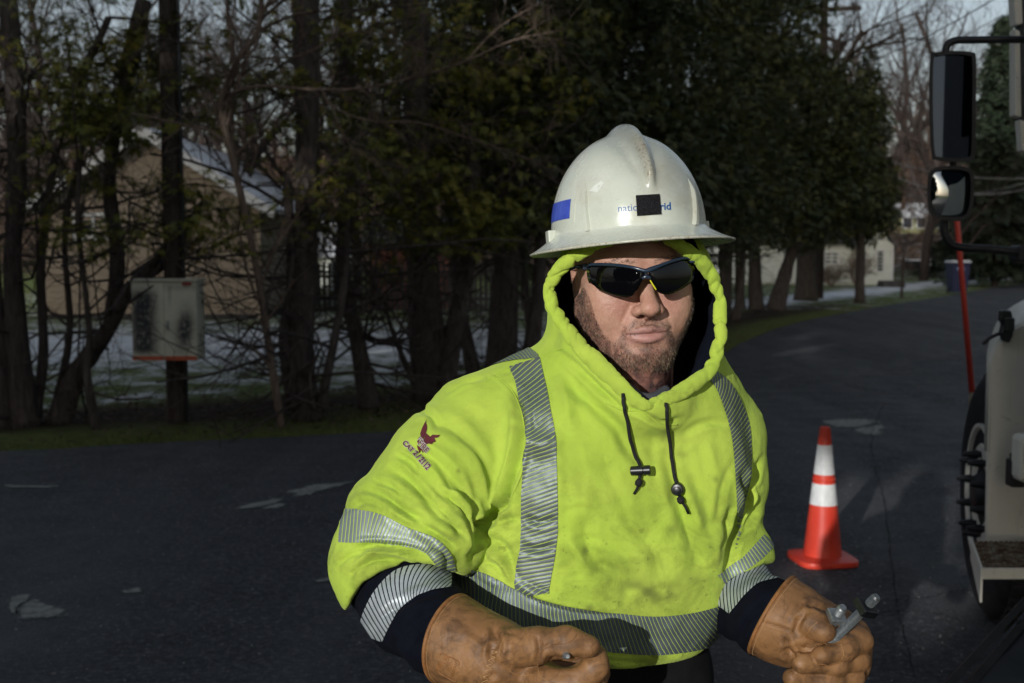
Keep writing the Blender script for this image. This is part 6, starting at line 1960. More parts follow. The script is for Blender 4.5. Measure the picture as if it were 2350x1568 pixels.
    SUNLIT = [(P(1450, 500, 1.6), .17), (P(1450, 700, 1.6), .15), (P(1300, 950, 1.58), .22), (P(1560, 950, 1.6), .18), (P(1350, 1180, 1.58), .26), (P(1350, 1380, 1.58), .26), (P(1550, 1250, 1.58), .18),
              (P(1000, 1080, 1.56), .13), (P(880, 1250, 1.54), .12), (P(930, 1400, 1.48), .11), (P(1100, 1490, 1.40), .10), (P(1260, 1530, 1.34), .10),
              (P(1690, 1080, 1.62), .11), (P(1720, 1360, 1.52), .10), (P(1850, 1440, 1.46), .11), (P(1990, 1400, 1.41), .05)] + [(np.array((1.55, 5.65, z_)), .10) for z_ in (.1, .35, .6)] + [(np.array((1.55, 5.65, z_)), .20) for z_ in (.0, .25, .5)]  # spots the added crowns leave open to the sun
    m_ = M['leaf_spruce']
    for i, (x, y, h0, h1, r) in enumerate(SHADE):
        o = empty('evergreen_tree', (x, y, 0), 'unseen evergreen added behind the viewer to shade the road', 'tree', 'unseen evergreens added for shade')
        MB().tube(spline([(x, y, 0), (x + .2, y, h1 * .5), (x, y, h1)], 12), np.linspace(.28, .08, 12), 10).build('trunk', M['bark_dark'], o, True, local=(x, y, 0))
        k = int(SHADE_N * (h1 - h0) * r)
        q = rng.normal(0, 1, (k, 3)); q /= np.linalg.norm(q, axis=1)[:, None]
        zz = rng.uniform(h0, h1, k); rr = r * (1 - .5 * ((zz - h0) / (h1 - h0)) ** 1.5)
        a = rng.uniform(0, 6.28, k); ra = rr * rng.random(k) ** .5
        c = np.stack((x + np.cos(a) * ra, y + np.sin(a) * ra, zz), 1)
        c = c[(c[:, 2] < 6.2) | (rng.random(len(c)) < (.55 if h0 > 6 else SHADE_TOP))]
        V, Q = sprays(c, rng.normal(0, 1, (len(c), 3)), 1.0, rng, 5, .45, .1)
        m4 = V.reshape(-1, 4, 3).mean(1); ok = np.ones(len(m4), bool)
        for pc, rr_ in SUNLIT:
            rel = m4 - pc; t = rel @ sv; ok &= np.linalg.norm(rel - t[:, None] * sv, axis=1) > rr_ + .17
        V = V.reshape(-1, 4, 3)[ok].reshape(-1, 3); Q = np.arange(len(V)).reshape(-1, 4)
        npmesh('crown', V, Q, m_, o, False, local=(x, y, 0))

SHADE_N, SHADE_TOP = 60, .16
SHADE = [(-21, -8, 1.2, 12, 4.2), (-14.5, -9, 1.4, 13, 4.5), (-9, -8.5, 1.2, 13.5, 4.2), (-4, -10, 1.3, 13, 4.4), (-27, -7, 1.4, 12, 4.2), (-18.5, -20, 12, 26, 5), (-12, -21, 12, 26, 5), (-25, -12, 7.5, 17, 4.6), (-20.5, -13, 7.5, 17, 4.4)]  # unseen trees added to keep sun off the background
# ------------------------------------------------------------------ houses and things along the road
def m_siding(name, a, b):
    m = mat(name, a, .75, 0, .2); g = N(m); co = g.coord('Object', (.3, .3, 1))
    g.color(g.ramp(g.noise(co, 5, 6, .7), (.3, a), (.7, b))); g.normal(g.bump(g.noise(co, 60, 4), .1, .002)); return m
M['siding_tan'] = m_siding('tan_siding', (.24, .20, .155), (.32, .27, .21))
M['siding_white'] = m_siding('white_siding', (.46, .49, .46), (.60, .63, .59))
M['trim'] = m_siding('white_trim', (.48, .50, .50), (.60, .62, .62))
M['roof_snow'] = noisy('snowy_roof', (.55, .57, .60), (.75, .77, .80), 3, .8, .3, 20, .02)
M['roof_grey'] = noisy('grey_shingle', (.05, .048, .047), (.10, .095, .09), 12, .9, .5, 40, .01)
M['glass'] = mat('window_glass', (.02, .03, .045), .08, 0, .6)
M['blind'] = mat('curtain', (.30, .36, .34), .9)
M['fence_red'] = m_siding('red_brown_boards', (.16, .060, .045), (.26, .115, .085))
M['fence_dark'] = m_siding('dark_grey_boards', (.035, .033, .035), (.07, .066, .066))
M['pole_wood'] = m_bark('pole_wood', (.030, .024, .022), (.085, .070, .060))
M['wire'] = mat('wire', (.10, .11, .12), .5)
M['foundation'] = noisy('foundation', (.03, .03, .032), (.06, .06, .06), 8, .9, .3)

def board(mb, x0, x1, z0, z1, y, tilt=.030, th=.012):
    """one clapboard: bottom edge stands proud"""
    mb.add([(x0, y - tilt, z0), (x1, y - tilt, z0), (x1, y, z1), (x0, y, z1), (x0, y + th, z0), (x1, y + th, z0), (x1, y + th, z1), (x0, y + th, z1)],
           [(0, 1, 2, 3), (5, 4, 7, 6), (0, 4, 5, 1), (3, 2, 6, 7), (0, 3, 7, 4), (1, 5, 6, 2)])

def window(parent, local, cx, cz, w, h, y, m_trim, panes=2, fr=.09):
    mb = MB()
    mb.box((cx, y - .025, cz + h / 2 + fr / 2), (w + 2 * fr, .05, fr)); mb.box((cx, y - .035, cz - h / 2 - fr / 2), (w + 2.4 * fr, .07, fr))
    for s in (-1, 1): mb.box((cx + s * (w / 2 + fr / 2), y - .025, cz), (fr, .05, h))
    f = mb.build('window', m_trim, parent, local=local)
    for k in range(panes - 1):
        MB().box((cx - w / 2 + w * (k + 1) / panes, y - .015, cz), (.05, .04, h)).build('mullion', m_trim, f, local=local)
    for k in range(panes):
        MB().box((cx - w / 2 + w * (k + .5) / panes, y + .012, cz), (w / panes - .05, .012, h)).build('pane', M['glass'], f, local=local)
    return f

def build_houses():
    # tan house: gable end towards the road
    Y = 26.0
    x0, x1 = P(95, 600, Y)[0], P(592, 600, Y)[0]; xc = P(345, 600, Y)[0]; zt = P(345, 305, Y)[2]; ze = 2.72
    loc = (xc, Y, 0)
    o = empty('tan_house', loc, 'tan clapboard house with a white gable behind the left trees', 'house')
    pitch = (zt - ze) / ((x1 - x0) / 2)
    z, k = .12, 0
    mb = MB(); mb.box((xc, Y + 4.06, ze / 2 + .06), (x1 - x0 - .04, 8, ze - .1)); mb.box((xc, Y + 4, .06), (x1 - x0, 8.0, .16))
    mb.prism([(x0, Y + .05, ze), (x1, Y + .05, ze), (xc, Y + .05, zt)], (0, 8, 0)); mb.build('wall', M['siding_tan'], o, local=loc)
    MB().box((xc, Y + 3.99, .06), (x1 - x0 + .06, 8.1, .18)).build('foundation', M['foundation'], o, local=loc)
    while z < zt - .1:
        h = .135
        half = (x1 - x0) / 2 if z < ze else (zt - z - h * .5) / pitch
        b = MB(); board(b, xc - half, xc + half, z, z + h, Y); b.build('siding_board', M['siding_tan'], o, local=loc)
        z += h
    for s in (-1, 1):
        e = np.array((xc + s * ((x1 - x0) / 2 + .45), 0, ze - .45 * pitch)); a = np.array((xc, 0, zt + .03))
        MB().prism([(a[0], Y - .38, a[2]), (e[0], Y - .38, e[2]), (e[0], Y - .38, e[2] + .10), (a[0], Y - .38, a[2] + .12)], (0, 8.8, 0)).build('roof', M['roof_snow'], o, local=loc)
        MB().prism([(a[0], Y - .41, a[2] - .17), (e[0], Y - .41, e[2] - .15), (e[0], Y - .41, e[2] + .06), (a[0], Y - .41, a[2] + .07)], (0, .028, 0)).build('barge_board', M['trim'], o, local=loc)
    window(o, loc, P(215, 520, Y)[0], P(215, 520, Y)[2], .74, .44, Y - .02, M['trim'])
    MB().box((x1 + .04, Y - .03, ze / 2), (.09, .12, ze)).build('corner_board', M['siding_tan'], o, local=loc)
    # white house further left-centre, with snow on its roof
    Y = 44.0; loc = (P(650, 600, Y)[0], Y, 0)
    o = empty('white_house', loc, 'white house with a snow-covered roof behind the hedge trees', 'house')
    xa, xb = P(545, 600, Y)[0], P(760, 600, Y)[0]; zr = P(600, 510, Y)[2]; zw = P(600, 590, Y)[2]
    MB().box(((xa + xb) / 2, Y + 3, .65), (xb - xa - .1, 6, 1.3)).build('wall', M['siding_white'], o, local=loc)
    zz_ = .1
    while zz_ < zw: 
        b = MB(); board(b, xa, xb, zz_, zz_ + .16, Y); b.build('siding_board', M['siding_white'], o, local=loc); zz_ += .16
    MB().prism([(xa - .3, Y - .4, zw), (xa - .3, Y + 3, zr + .3), (xa - .3, Y + 6.4, zw)], (xb - xa + .6, 0, 0)).build('roof', M['roof_snow'], o, local=loc)
    window(o, loc, P(680, 600, Y)[0], 1.0, 1.0, .7, Y - .02, M['trim'])
    # reddish shed
    Y = 31.0; loc = (P(930, 600, Y)[0], Y, 0)
    o = empty('board_shed', loc, 'red-brown board shed seen between the fluted trunks', 'shed')
    xa, xb = P(845, 600, Y)[0], P(1030, 600, Y)[0]; zt = P(900, 560, Y)[2]
    MB().box(((xa + xb) / 2, Y + 1.5, zt / 2), (xb - xa - .04, 2.9, zt)).build('wall', M['fence_red'], o, local=loc)
    n = 12
    for i in range(n):
        w = (xb - xa) / n; mb = MB().box((xa + w * (i + .5), Y - .012 * (1 + i % 2), zt / 2), (w - .015, .025, zt)); mb.build('board', M['fence_red'], o, local=loc)
    MB().prism([(xa - .2, Y - .3, zt), (xa - .2, Y + 1.5, zt + .8), (xa - .2, Y + 3.3, zt)], (xb - xa + .4, 0, 0)).build('roof', M['roof_grey'], o, local=loc)
    # dark picket fence in the back yard
    Y = 29.5; loc = (P(800, 600, Y)[0], Y, 0); xa, xb = P(600, 600, Y)[0], P(1250, 600, Y)[0]
    o = empty('picket_fence', loc, 'dark picket fence closing the yard behind the hedgerow', 'fence')
    for z in (.35, 1.05): MB().box(((xa + xb) / 2, Y + .03, z), (xb - xa, .04, .08)).build('rail', M['fence_dark'], o, local=loc)
    me = None; x = xa
    while x < xb:
        if me is None:
            q = MB().box((0, 0, 0), (.085, .02, 1.25)).build('picket', M['fence_dark'], o); me = q.data
        else:
            q = bpy.data.objects.new('picket', me); COL.objects.link(q); q.parent = o
        q.location = (x - loc[0], 0, .66); x += .135
    # white house on the right
    Y = 54.0; loc = (P(1900, 600, Y)[0], Y, 0)
    o = empty('white_cottage', loc, 'white clapboard cottage with a gable beyond the lawn', 'house')
    xa, xg0, xg1 = P(1640, 600, Y)[0], P(1962, 600, Y)[0], P(2037, 600, Y)[0]
    zw = P(1900, 560, Y)[2]; zg = P(2000, 510, Y)[2]
    MB().box(((xa + xg1) / 2, Y + 3.6, zw / 2), (xg1 - xa - .1, 7, zw)).build('wall', M['siding_white'], o, local=loc)
    z = .15
    while z < zw - .05:
        b = MB(); board(b, xa, xg0, z, z + .17, Y); b.build('siding_board', M['siding_white'], o, local=loc)
        b = MB(); board(b, xg0 - .05, xg1, z, z + .17, Y - .5); b.build('siding_board', M['siding_white'], o, local=loc); z += .17
    xm = (xg0 + xg1) / 2
    MB().box((xm, Y + .0, zw / 2), (xg1 - xg0 - .03, .96, zw)).build('wall', M['siding_white'], o, local=loc)
    MB().prism([(xg0 - .05, Y - .5, zw), (xg1, Y - .5, zw), (xm, Y - .5, zg)], (0, 3, 0)).build('gable', M['siding_white'], o, local=loc)
    for s, e in ((-1, xg0 - .25), (1, xg1 + .2)):
        MB().prism([(xm, Y - .75, zg + .05), (e, Y - .75, zw - .2), (e, Y - .75, zw - .05), (xm, Y - .75, zg + .22)], (0, 4, 0)).build('roof', M['roof_grey'], o, local=loc)
    MB().prism([(xa - .3, Y - .4, zw), (xa - .3, Y + 3.6, zw + 1.6), (xa - .3, Y + 7.6, zw)], (xg0 - xa + .2, 0, 0)).build('roof', M['roof_grey'], o, local=loc)
    for px in (1872, 1908): window(o, loc, P(px, 600, Y)[0], P(px, 592, Y)[2], .62, .42, Y - .02, M['trim'], 2, .08)
    window(o, loc, P(2012, 600, Y)[0], 1.15, .30, .95, Y - .53, M['trim'], 1, .06)
    for s in (0,): MB().box((xg1 + .03, Y - .5, zw / 2), (.12, .14, zw)).build('corner_board', M['trim'], o, local=loc)
    # yellowish house up the slope
    Y = 92.0; zb = float(terrain_z(np.array(30.), np.array(Y))); loc = (P(2110, 600, Y)[0], Y, zb)
    o = empty('hill_house', loc, 'pale yellow-green house half hidden by the wood on the slope', 'house'); m_ = m_siding('yellow_green_siding', (.24, .26, .13), (.34, .35, .18))
    xa, xb = P(2060, 600, Y)[0], P(2165, 600, Y)[0]; zt = P(2100, 500, Y)[2]
    MB().box(((xa + xb) / 2, Y + 3, (zb + zt) / 2), (xb - xa, 6, zt - zb)).build('wall', m_, o, local=loc)
    MB().prism([(xa - .3, Y - .4, zt), (xa - .3, Y + 3, zt + 1.3), (xa - .3, Y + 6.4, zt)], (xb - xa + .6, 0, 0)).build('roof', M['roof_snow'], o, local=loc)
    for px in (2080, 2112, 2145): window(o, loc, P(px, 600, Y)[0], (zb + zt) / 2 + .3, .7, .9, Y - .02, M['trim'], 1, .08)

def build_street():
    # utility pole and the cabinet on it
    b = P(399, 600, 10.1); loc = (b[0], 10.1, 0)
    o = empty('utility_pole', loc, 'weathered wooden utility pole carrying the metal cabinet', 'utility pole')
    v, f = tube_arrays(spline([(b[0], 10.1, -.2), (b[0], 10.1, 2), (b[0] + .02, 10.1, 9)], 30), np.linspace(.092, .080, 30), 16)
    MB().add(v, f).build('pole', M['pole_wood'], o, True, local=loc)
    MB().tube([(b[0] + .10, 10.05, .05), (b[0] + .105, 10.05, 8)], .016, 8).build('conduit', mat('conduit_grey', (.04, .045, .05), .6), o, True, local=loc)
    y = 9.74; c0 = P(382, 737, y)
    w, h, d = (452 - 302) / FPX * y, (828 - 645) / FPX * y, .24
    cm = mat('cabinet_enamel', (.30, .30, .24), .55, 0, .4); g = N(cm); co = g.coord('Object'); s = g.sep(co)
    dirt = g.ramp(g.noise(co, 26, 7, .75, .5), (.28, 0.0), (.48, 1.0)); at = g.attr('soot')
    g.color(g.mix(g.math('MULTIPLY', dirt, at.outputs['Fac']), g.ramp(g.noise(co, 6, 4), (.3, (.46, .46, .37)), (.7, (.56, .56, .46))), (.030, .033, .038)))
    x0 = P(302, 737, y)[0]; xc = x0 + w / 2; zc = c0[2]
    loc = (xc, y, zc - h / 2)
    o = empty('metal_cabinet', loc, 'sooty beige metal cabinet with an orange stripe mounted on the pole', 'electrical cabinet')
    MB().box((xc, y + d / 2 + .012, zc), (w, d, h)).build('housing', cm, o, bevel=.006, local=loc)
    for s_, nm in ((-1, 'door'), (1, 'door')):
        mb = MB(); dx0, dx1 = (x0 + .004, xc - .003) if s_ < 0 else (xc + .003, x0 + w - .004)
        nx, nz = 24, 30; xs, zs = np.linspace(dx0, dx1, nx), np.linspace(zc - h / 2 + .004, zc + h / 2 - .006, nz)
        V_ = [(a, y, b_) for b_ in zs for a in xs]; F_ = [(i * nx + j, i * nx + j + 1, (i + 1) * nx + j + 1, (i + 1) * nx + j) for i in range(nz - 1) for j in range(nx - 1)]
        dr = MB().add(V_, F_).build(nm, cm, o, local=loc)
        md = dr.modifiers.new('t', 'SOLIDIFY'); md.thickness = .012; md.offset = -1
        q = np.array(V_); u = (q[:, 0] - dx0) / (dx1 - dx0); t = (q[:, 2] - zs[0]) / (zs[-1] - zs[0])
        if s_ < 0: soot = sstep(.98, .72, u) * sstep(.02, .15, t) * (1.15 * np.exp(-((u - .35) / .45) ** 2)) * sstep(.97, .8, t)
        else: soot = np.exp(-(((u - .62 + .25 * (.35 - t)) / .28) ** 2 + ((t - .40) / .26) ** 2)) * 1.2 + .35 * np.exp(-(((t - .93) / .04) ** 2)) + .4 * np.exp(-(((u - .18) / .06) ** 2 + ((t - .83) / .12) ** 2))
        set_float(dr.data, 'soot', np.clip(soot, 0, 1))
        MB().box(((dx0 + dx1) / 2, y - .014, zc - h / 2 + .022), (dx1 - dx0 - .001, .004, .036)).build('stripe', mat('orange_paint', (.42, .085, .035), .6), o, local=loc)
    MB().box((xc, y + d / 2, zc + h / 2 + .010), (w + .03, d + .04, .018)).build('rain_lip', cm, o, bevel=.003, local=loc)
    MB().box((x0 + w * .865, y - .015, zc + h / 2 - .022), (.078, .005, .022)).build('label_plate', mat('red_label', (.22, .02, .02), .5), o, local=loc)
    hd = MB().box((x0 + w * .563, y - .016, zc - .038), (.018, .010, .085)); hd.tube([(x0 + w * .563, y - .02, zc - .03), (x0 + w * .563, y - .045, zc - .03), (x0 + w * .563, y - .045, zc - .062)], .005, 8)
    hd.build('handle', M['zinc'], o, local=loc)
    for z_ in (zc - .25, zc + .2): MB().box((xc, y + d + .055, z_), (.22, .09, .05)).build('bracket', M['dark_steel'], o, local=loc)
    # traffic cone
    c = GP(1887, 1290); loc = (c[0], c[1], 0)
    o = empty('traffic_cone', loc, 'orange traffic cone with two white bands on the asphalt', 'traffic cone')
    mo = noisy('orange_pvc', (.56, .042, .024), (.66, .065, .034), 6, .42, .1, 60, .002, spec=.4)
    mw = noisy('cone_white_band', (.58, .60, .60), (.70, .72, .72), 20, .35, .1)
    H_ = .685; rr = lambda z: .0255 + (.096 - .0255) * (1 - (z - .03) / (H_ - .03))
    base = []
    for k in range(32):
        a = k / 32 * 2 * math.pi; s_, t_ = math.cos(a), math.sin(a); e = (abs(s_) ** 5 + abs(t_) ** 5) ** (-1 / 5); e = min(e, 1.33)
        base.append((s_ * e * .150, t_ * e * .150))
    base = np.array(base); r12 = np.array([[math.cos(R(8)), -math.sin(R(8))], [math.sin(R(8)), math.cos(R(8))]]); base = base @ r12.T
    V_, F_ = [], []
    rings = [(base * .985, .006), (base, .012), (base, .026), (base * .985, .032), (base * .87, .036), (np.array([(math.cos(R(8) + k / 32 * 2 * math.pi), math.sin(R(8) + k / 32 * 2 * math.pi)) for k in range(32)]) * .103, .042)]
    for q, z in rings: V_ += [(a, b_, z) for a, b_ in q]
    for i in range(5): F_ += [(i * 32 + j, i * 32 + (j + 1) % 32, (i + 1) * 32 + (j + 1) % 32, (i + 1) * 32 + j) for j in range(32)]
    F_.append(tuple(range(32))[::-1]); F_.append(tuple(range(160, 192)))
    MB().add(np.array(V_) + np.array(loc), F_).build('base', mo, o, True, local=loc, auto=R(40))
    def seg(z0, z1, m_, nm, dr=0):
        n = 8; MB().lathe([(z0 + (z1 - z0) * k / n, rr(z0 + (z1 - z0) * k / n) + dr) for k in range(n + 1)], loc, (0, 0, 1), 40).build(nm, m_, o, True, local=loc, auto=R(50))
    seg(.04, H_ - .004, mo, 'body')
    MB().lathe([(H_ - .006, rr(H_ - .006)), (H_, rr(H_) - .003), (H_, .016), (H_ - .03, .014)], loc, (0, 0, 1), 32).build('top_rim', mo, o, True, local=loc, auto=R(40))
    zt = lambda py: P(1887, py, c[1])[2]
    seg(zt(1087), zt(1020), mw, 'reflective_band', .0012); seg(zt(1156), zt(1108), mw, 'reflective_band', .0012)
    MB().lathe([(zt(1102), rr(zt(1102)) + .002), (zt(1099), rr(zt(1099)) + .0035), (zt(1096), rr(zt(1096)) + .002)], loc, (0, 0, 1), 40).build('groove', mo, o, True, local=loc)
    # recycling bin
    c = GP(2196, 674); loc = (c[0], c[1], 0)
    o = empty('wheeled_bin', loc, 'dark blue wheeled bin with a white lid at the road edge', 'bin')
    mbn = mat('blue_hdpe', (.008, .012, .06), .5); X0, Y0 = loc[0], loc[1]; w_ = 42 / FPX * Y0
    sc = w_ / .60
    def taper(z0, z1, wa, wb, da, db): 
        q = [(s_ * wa / 2, t_ * da / 2, z0) for t_ in (-1, 1) for s_ in (-1, 1)] + [(s_ * wb / 2, t_ * db / 2, z1) for t_ in (-1, 1) for s_ in (-1, 1)]
        return np.array(q) * sc + np.array(loc), [(0, 2, 3, 1), (4, 5, 7, 6), (0, 1, 5, 4), (2, 6, 7, 3), (0, 4, 6, 2), (1, 3, 7, 5)]
    MB().add(*taper(.06, .98, .46, .58, .50, .66)).build('body', mbn, o, bevel=.02, local=loc)
    MB().add(*taper(.98, 1.02, .64, .64, .74, .74)).build('lid_rim', mbn, o, bevel=.01, local=loc)
    MB().add(*taper(1.02, 1.08, .64, .56, .76, .66)).build('lid', M['roof_snow'], o, bevel=.02, local=loc)
    for s_ in (-1, 1): MB().lathe([(-.03, .10), (-.025, .12), (.025, .12), (.03, .10)], np.array(loc) + np.array((s_ * .23, .18, .12)) * sc, (1, 0, 0), 20).build('wheel', M['black_plastic'], o, local=loc)
    MB().box(np.array(loc) + np.array((-.03, -.335, .82)) * sc, (.24 * sc, .01, .09 * sc)).build('printed_label', mat('pale_blue_print', (.20, .28, .45), .6), o, local=loc)
    # post on the verge, mailbox, hydrant, car-like box far off
    c = GP(2069, 684); loc = (c[0], c[1], 0); o = empty('marker_post', loc, 'thin brown post at the edge of the snowy lawn', 'post')
    MB().tube([loc, (loc[0] + .02, loc[1], 1.45)], .05, 8).build('post', M['pole_wood'], o, local=loc)
    c = GP(2110, 640); y = c[1]; loc = (c[0], y, 0); o = empty('mailbox', loc, 'black mailbox with snow on top beyond the marker post', 'mailbox')
    zc = P(2110, 608, y)[2]; ww = 55 / FPX * y
    MB().box((loc[0], y, zc), (ww, .9, 20 / FPX * y)).build('box', M['black_plastic'], o, bevel=.06, local=loc)
    MB().box((loc[0], y, zc + 11 / FPX * y), (ww, .95, .06)).build('snow_cap', M['roof_snow'], o, bevel=.02, local=loc)
    MB().box((loc[0] + .35, y - .47, zc + .02), (.38, .02, .16)).build('plate', M['trim'], o, local=loc)
    MB().box((loc[0], y, (zc - .2) / 2), (.14, .14, zc - .2)).build('post', M['pole_wood'], o, local=loc)
    for px, d, lab in ((2193, 58, 'brown wooden pole behind the truck mirror arm'), (1880, 38, 'utility pole hidden in the cedars with its crossarm above')):
        p = P(px, 600, d); loc = (p[0], d, 0); o = empty('utility_pole', loc, lab, 'utility pole')
        top = 5.5 if px > 2000 else P(px, 20, d)[2] + 1.2
        MB().tube([loc, (p[0], d, top)], [.16, .12], 10).build('pole', M['pole_wood'], o, True, local=loc)
        if px < 2000:
            z = P(px, 24, d)[2]
            MB().box((p[0], d - .16, z), (2.3, .10, .14), rot_y(R(-2))).build('crossarm', M['pole_wood'], o, local=loc)
            MB().box((p[0], d - .16, z - .9), (1.5, .10, .12), rot_y(R(20))).build('brace', M['pole_wood'], o, local=loc)
            for dx in (-.9, -.35, .3, .9): MB().lathe([(0, .05), (.08, .07), (.14, .05), (.18, .02)], (p[0] + dx, d - .16, z + .07), (0, 0, 1), 10).build('insulator', M['dark_steel'], o, True, local=loc)
            MB().lathe([(0, .2), (.05, .22), (.6, .22), (.65, .12)], (p[0] + .1, d - .45, z + .25), (0, 0, 1), 16).build('transformer', M['foundation'], o, True, local=loc)
    # overhead wires
    def wire(a, b, sag, r, lab):
        a, b = np.array(a), np.array(b); t = np.linspace(0, 1, 24)[:, None]
        q = a + (b - a) * t; q[:, 2] -= (4 * sag * t * (1 - t))[:, 0]
        loc = tuple(q[0]); ob = MB().tube(q, r, 6).build('overhead_wire', M['wire'], None, True, local=loc); ob.location = loc
        tag(ob, lab, 'wire')
    wire(P(2020, 363, 50), P(2560, 380, 46), .7, .03, 'upper of the three wires sagging behind the square mirror')
    wire(P(2030, 395, 50), P(2560, 350, 46), 1.3, .045, 'thick middle wire sagging behind the square mirror')
    wire(P(2030, 440, 50), P(2560, 330, 46), .9, .022, 'lowest thin wire behind the square mirror')
    wire(P(1880, 170, 38), P(2420, -90, 20), .35, .014, 'dark cable climbing to the upper right past the tall mirror')
    wire(P(1880, 20, 38), P(1300, -60, 12), .5, .012, 'wire running left from the crossarm')
    # street name sign
    y = 60; p = P(2296, 538, y); loc = (p[0], y, float(terrain_z(np.array(p[0]), np.array(60.)))); o = empty('street_sign', loc, 'small blue street name sign near the truck mirror arm', 'sign')
    ms = mat('sign_blue', (.05, .11, .33), .5)
    MB().tube([loc, (p[0], y, p[2] + .1)], .035, 8).build('post', M['dark_steel'], o, local=loc)
    MB().box((p[0] - .02, y - .05, p[2] + .10), (.72, .02, .26)).build('sign_plate', ms, o, local=loc)
    MB().box((p[0] + .05, y - .03, p[2] - .20), (.36, .02, .26)).build('sign_plate', ms, o, local=loc)
    MB().box((p[0] - .02, y - .062, p[2] + .10), (.50, .004, .05)).build('printed_line', M['trim'], o, local=loc)
    c = GP(2378 * .94 + 0, 668); 
    c = P(2380 * .94 + 0, 662, 62)
    # block standing in for a low dark shape by the cottage
    Y = 50; p = P(2045, 652, Y); loc = (p[0], Y, 0); o = empty('low_block', loc, 'dark low hatch at the corner of the cottage', 'block')
    MB().box((p[0], Y, .16), (1.0, .9, .32), taper=.9).build('cover', M['foundation'], o, bevel=.02, local=loc)
# ------------------------------------------------------------------ the truck at the right
def build_truck():
    cream = mat('cream_truck_paint', (.36, .35, .30), .42, 0, .5); g = N(cream); co = g.coord('Object')
    c = g.ramp(g.noise(co, 3, 6, .6), (.3, (.62, .61, .54)), (.7, (.72, .705, .62)))
    c = g.mix(g.math('MULTIPLY', g.ramp(g.noise(co, 22, 7, .75, .5), (.60, 0.0), (.72, 1.0)), .55), c, (.12, .10, .075))
    c = g.mix(g.math('MULTIPLY', g.ramp(g.noise(g.coord('Object', (6, 6, .6)), 7, 5, .7), (.55, 0.0), (.8, 1.0)), .3), c, (.20, .18, .14))
    g.color(c); g.rough(g.ramp(g.noise(co, 30, 4), (.3, .35), (.7, .6))); g.normal(g.bump(g.noise(co, 90, 4), .08, .001))
    tyre = noisy('tyre_rubber', (.010, .011, .013), (.022, .023, .026), 20, .8, .4, 120, .003, spec=.3)
    dark = noisy('truck_black', (.008, .009, .011), (.018, .019, .022), 20, .5, .2, 100, .002, spec=.4)
    rust = mat('rusty_step', (.3, .26, .18), .8, 0, .3); g = N(rust); co = g.coord('Object')
    g.color(g.ramp(g.noise(co, 26, 7, .7), (.30, (.035, .022, .018)), (.46, (.10, .055, .03)), (.56, (.20, .175, .13)), (.72, (.34, .33, .27)))); g.normal(g.bump(g.noise(co, 90, 5), .5, .003))
    WY = 4.78; WX = P(2252, 1150, WY)[0]; RAD = .525
    YAW = R(-12)
    RZ = rot_z(YAW); RF = rot_z(R(-24.5))
    loc = (WX + 1.1, WY, 0)
    o = empty('utility_truck', loc, 'cream utility truck with its front wheel, step and mirrors at the right edge', 'truck')
    # fender and hood: cross sections along the road
    def fender():
        V_, F_ = [], []
        prof = []   # (x from outer face, z)
        top = P(2330, 690, 4.27)[2] - .045
        secs = []
        for y, dx, dz in ((4.25, .02, -.02), (4.27, .0, .0), (4.6, -.01, .02), (5.2, -.01, .04), (5.9, .0, .02), (6.3, .03, -.03), (6.5, .10, -.16), (6.58, .22, -.40)):
            x0 = P(2262, 1000, 4.27)[0] + .0
            sec = []
            for t in np.linspace(0, 1, 22):
                a = t * math.pi / 2
                sec.append((x0 + dx + .26 * (1 - math.cos(a)), y, top + dz - .21 + .21 * math.sin(a)))
            sec = [(x0 + dx + .01, y, .66 - .0), (x0 + dx, y, .80)] + sec + [(x0 + 1.2, y, top + dz + .04)]
            secs.append(sec)
        secs = np.array(secs); pv = np.array((x0, 4.27, 0)); secs = (secs - pv) @ RF.T + pv; n = secs.shape[1]; m = secs.shape[0]
        V_ = secs.reshape(-1, 3)
        F_ = [(i * n + j, i * n + j + 1, (i + 1) * n + j + 1, (i + 1) * n + j) for i in range(m - 1) for j in range(n - 1)]
        return V_, F_, secs
    V_, F_, secs = fender()
    # wheel arch: drop faces over the tyre
    keep = []
    for f in F_:
        c = V_[list(f)].mean(0)
        cl = RZ.T @ (c - np.array((WX, WY, RAD)))
        if cl[0] < .12 and math.hypot(cl[1], cl[2]) < .64: continue
        keep.append(f)
    fe = MB().add(V_, keep).build('fender', cream, o, True, local=loc, auto=R(50))
    md = fe.modifiers.new('t', 'SOLIDIFY'); md.thickness = .012; md.offset = 0
    # rear face of the hood side (seen from behind)
    x0 = secs[1, 2, 0]; top = secs[1, -1, 2]
    rear = [tuple(q) for q in secs[1][1:]] + [(*secs[1, -1, :2], .44), (*(secs[1, 1, :2] + .01), .44)]
    MB().prism([(a, b - .025, c) for a, b, c in rear], (0, .022, 0)).build('cowl_side', cream, o, local=loc, bevel=.006)
    # gap line between hood and fender with the rubber latch
    z1 = P(2290, 778, 4.2)[2]
    gl = spline([P(2256, 790, 4.235), P(2275, 774, 4.235), P(2310, 760, 4.235), P(2360, 745, 4.235)], 14)
    MB().tube(gl, .007, 6).build('hood_gap', dark, o, local=loc)
    lt = MB(); a = P(2312, 748, 4.2)
    lt.add(*lathe_arrays([(0, .018), (.03, .022)], a, (0, -1, 0), 10))
    lt = MB(); lt.prism([P(x, y, 4.19) for x, y in ((2300, 712), (2322, 713), (2328, 740), (2326, 770), (2318, 788), (2306, 784), (2299, 765), (2304, 745), (2298, 735))], (0, .035, 0))
    lt.build('hood_latch', M['black_plastic'], o, bevel=.006, local=loc)
    MB().box(P(2316, 745, 4.17), (.03, .03, .05)).build('latch_grip', M['black_plastic'], o, bevel=.004, local=loc)
    # wheel
    wc = np.array((WX, WY, RAD)); ax = np.array((-1, 0, 0))
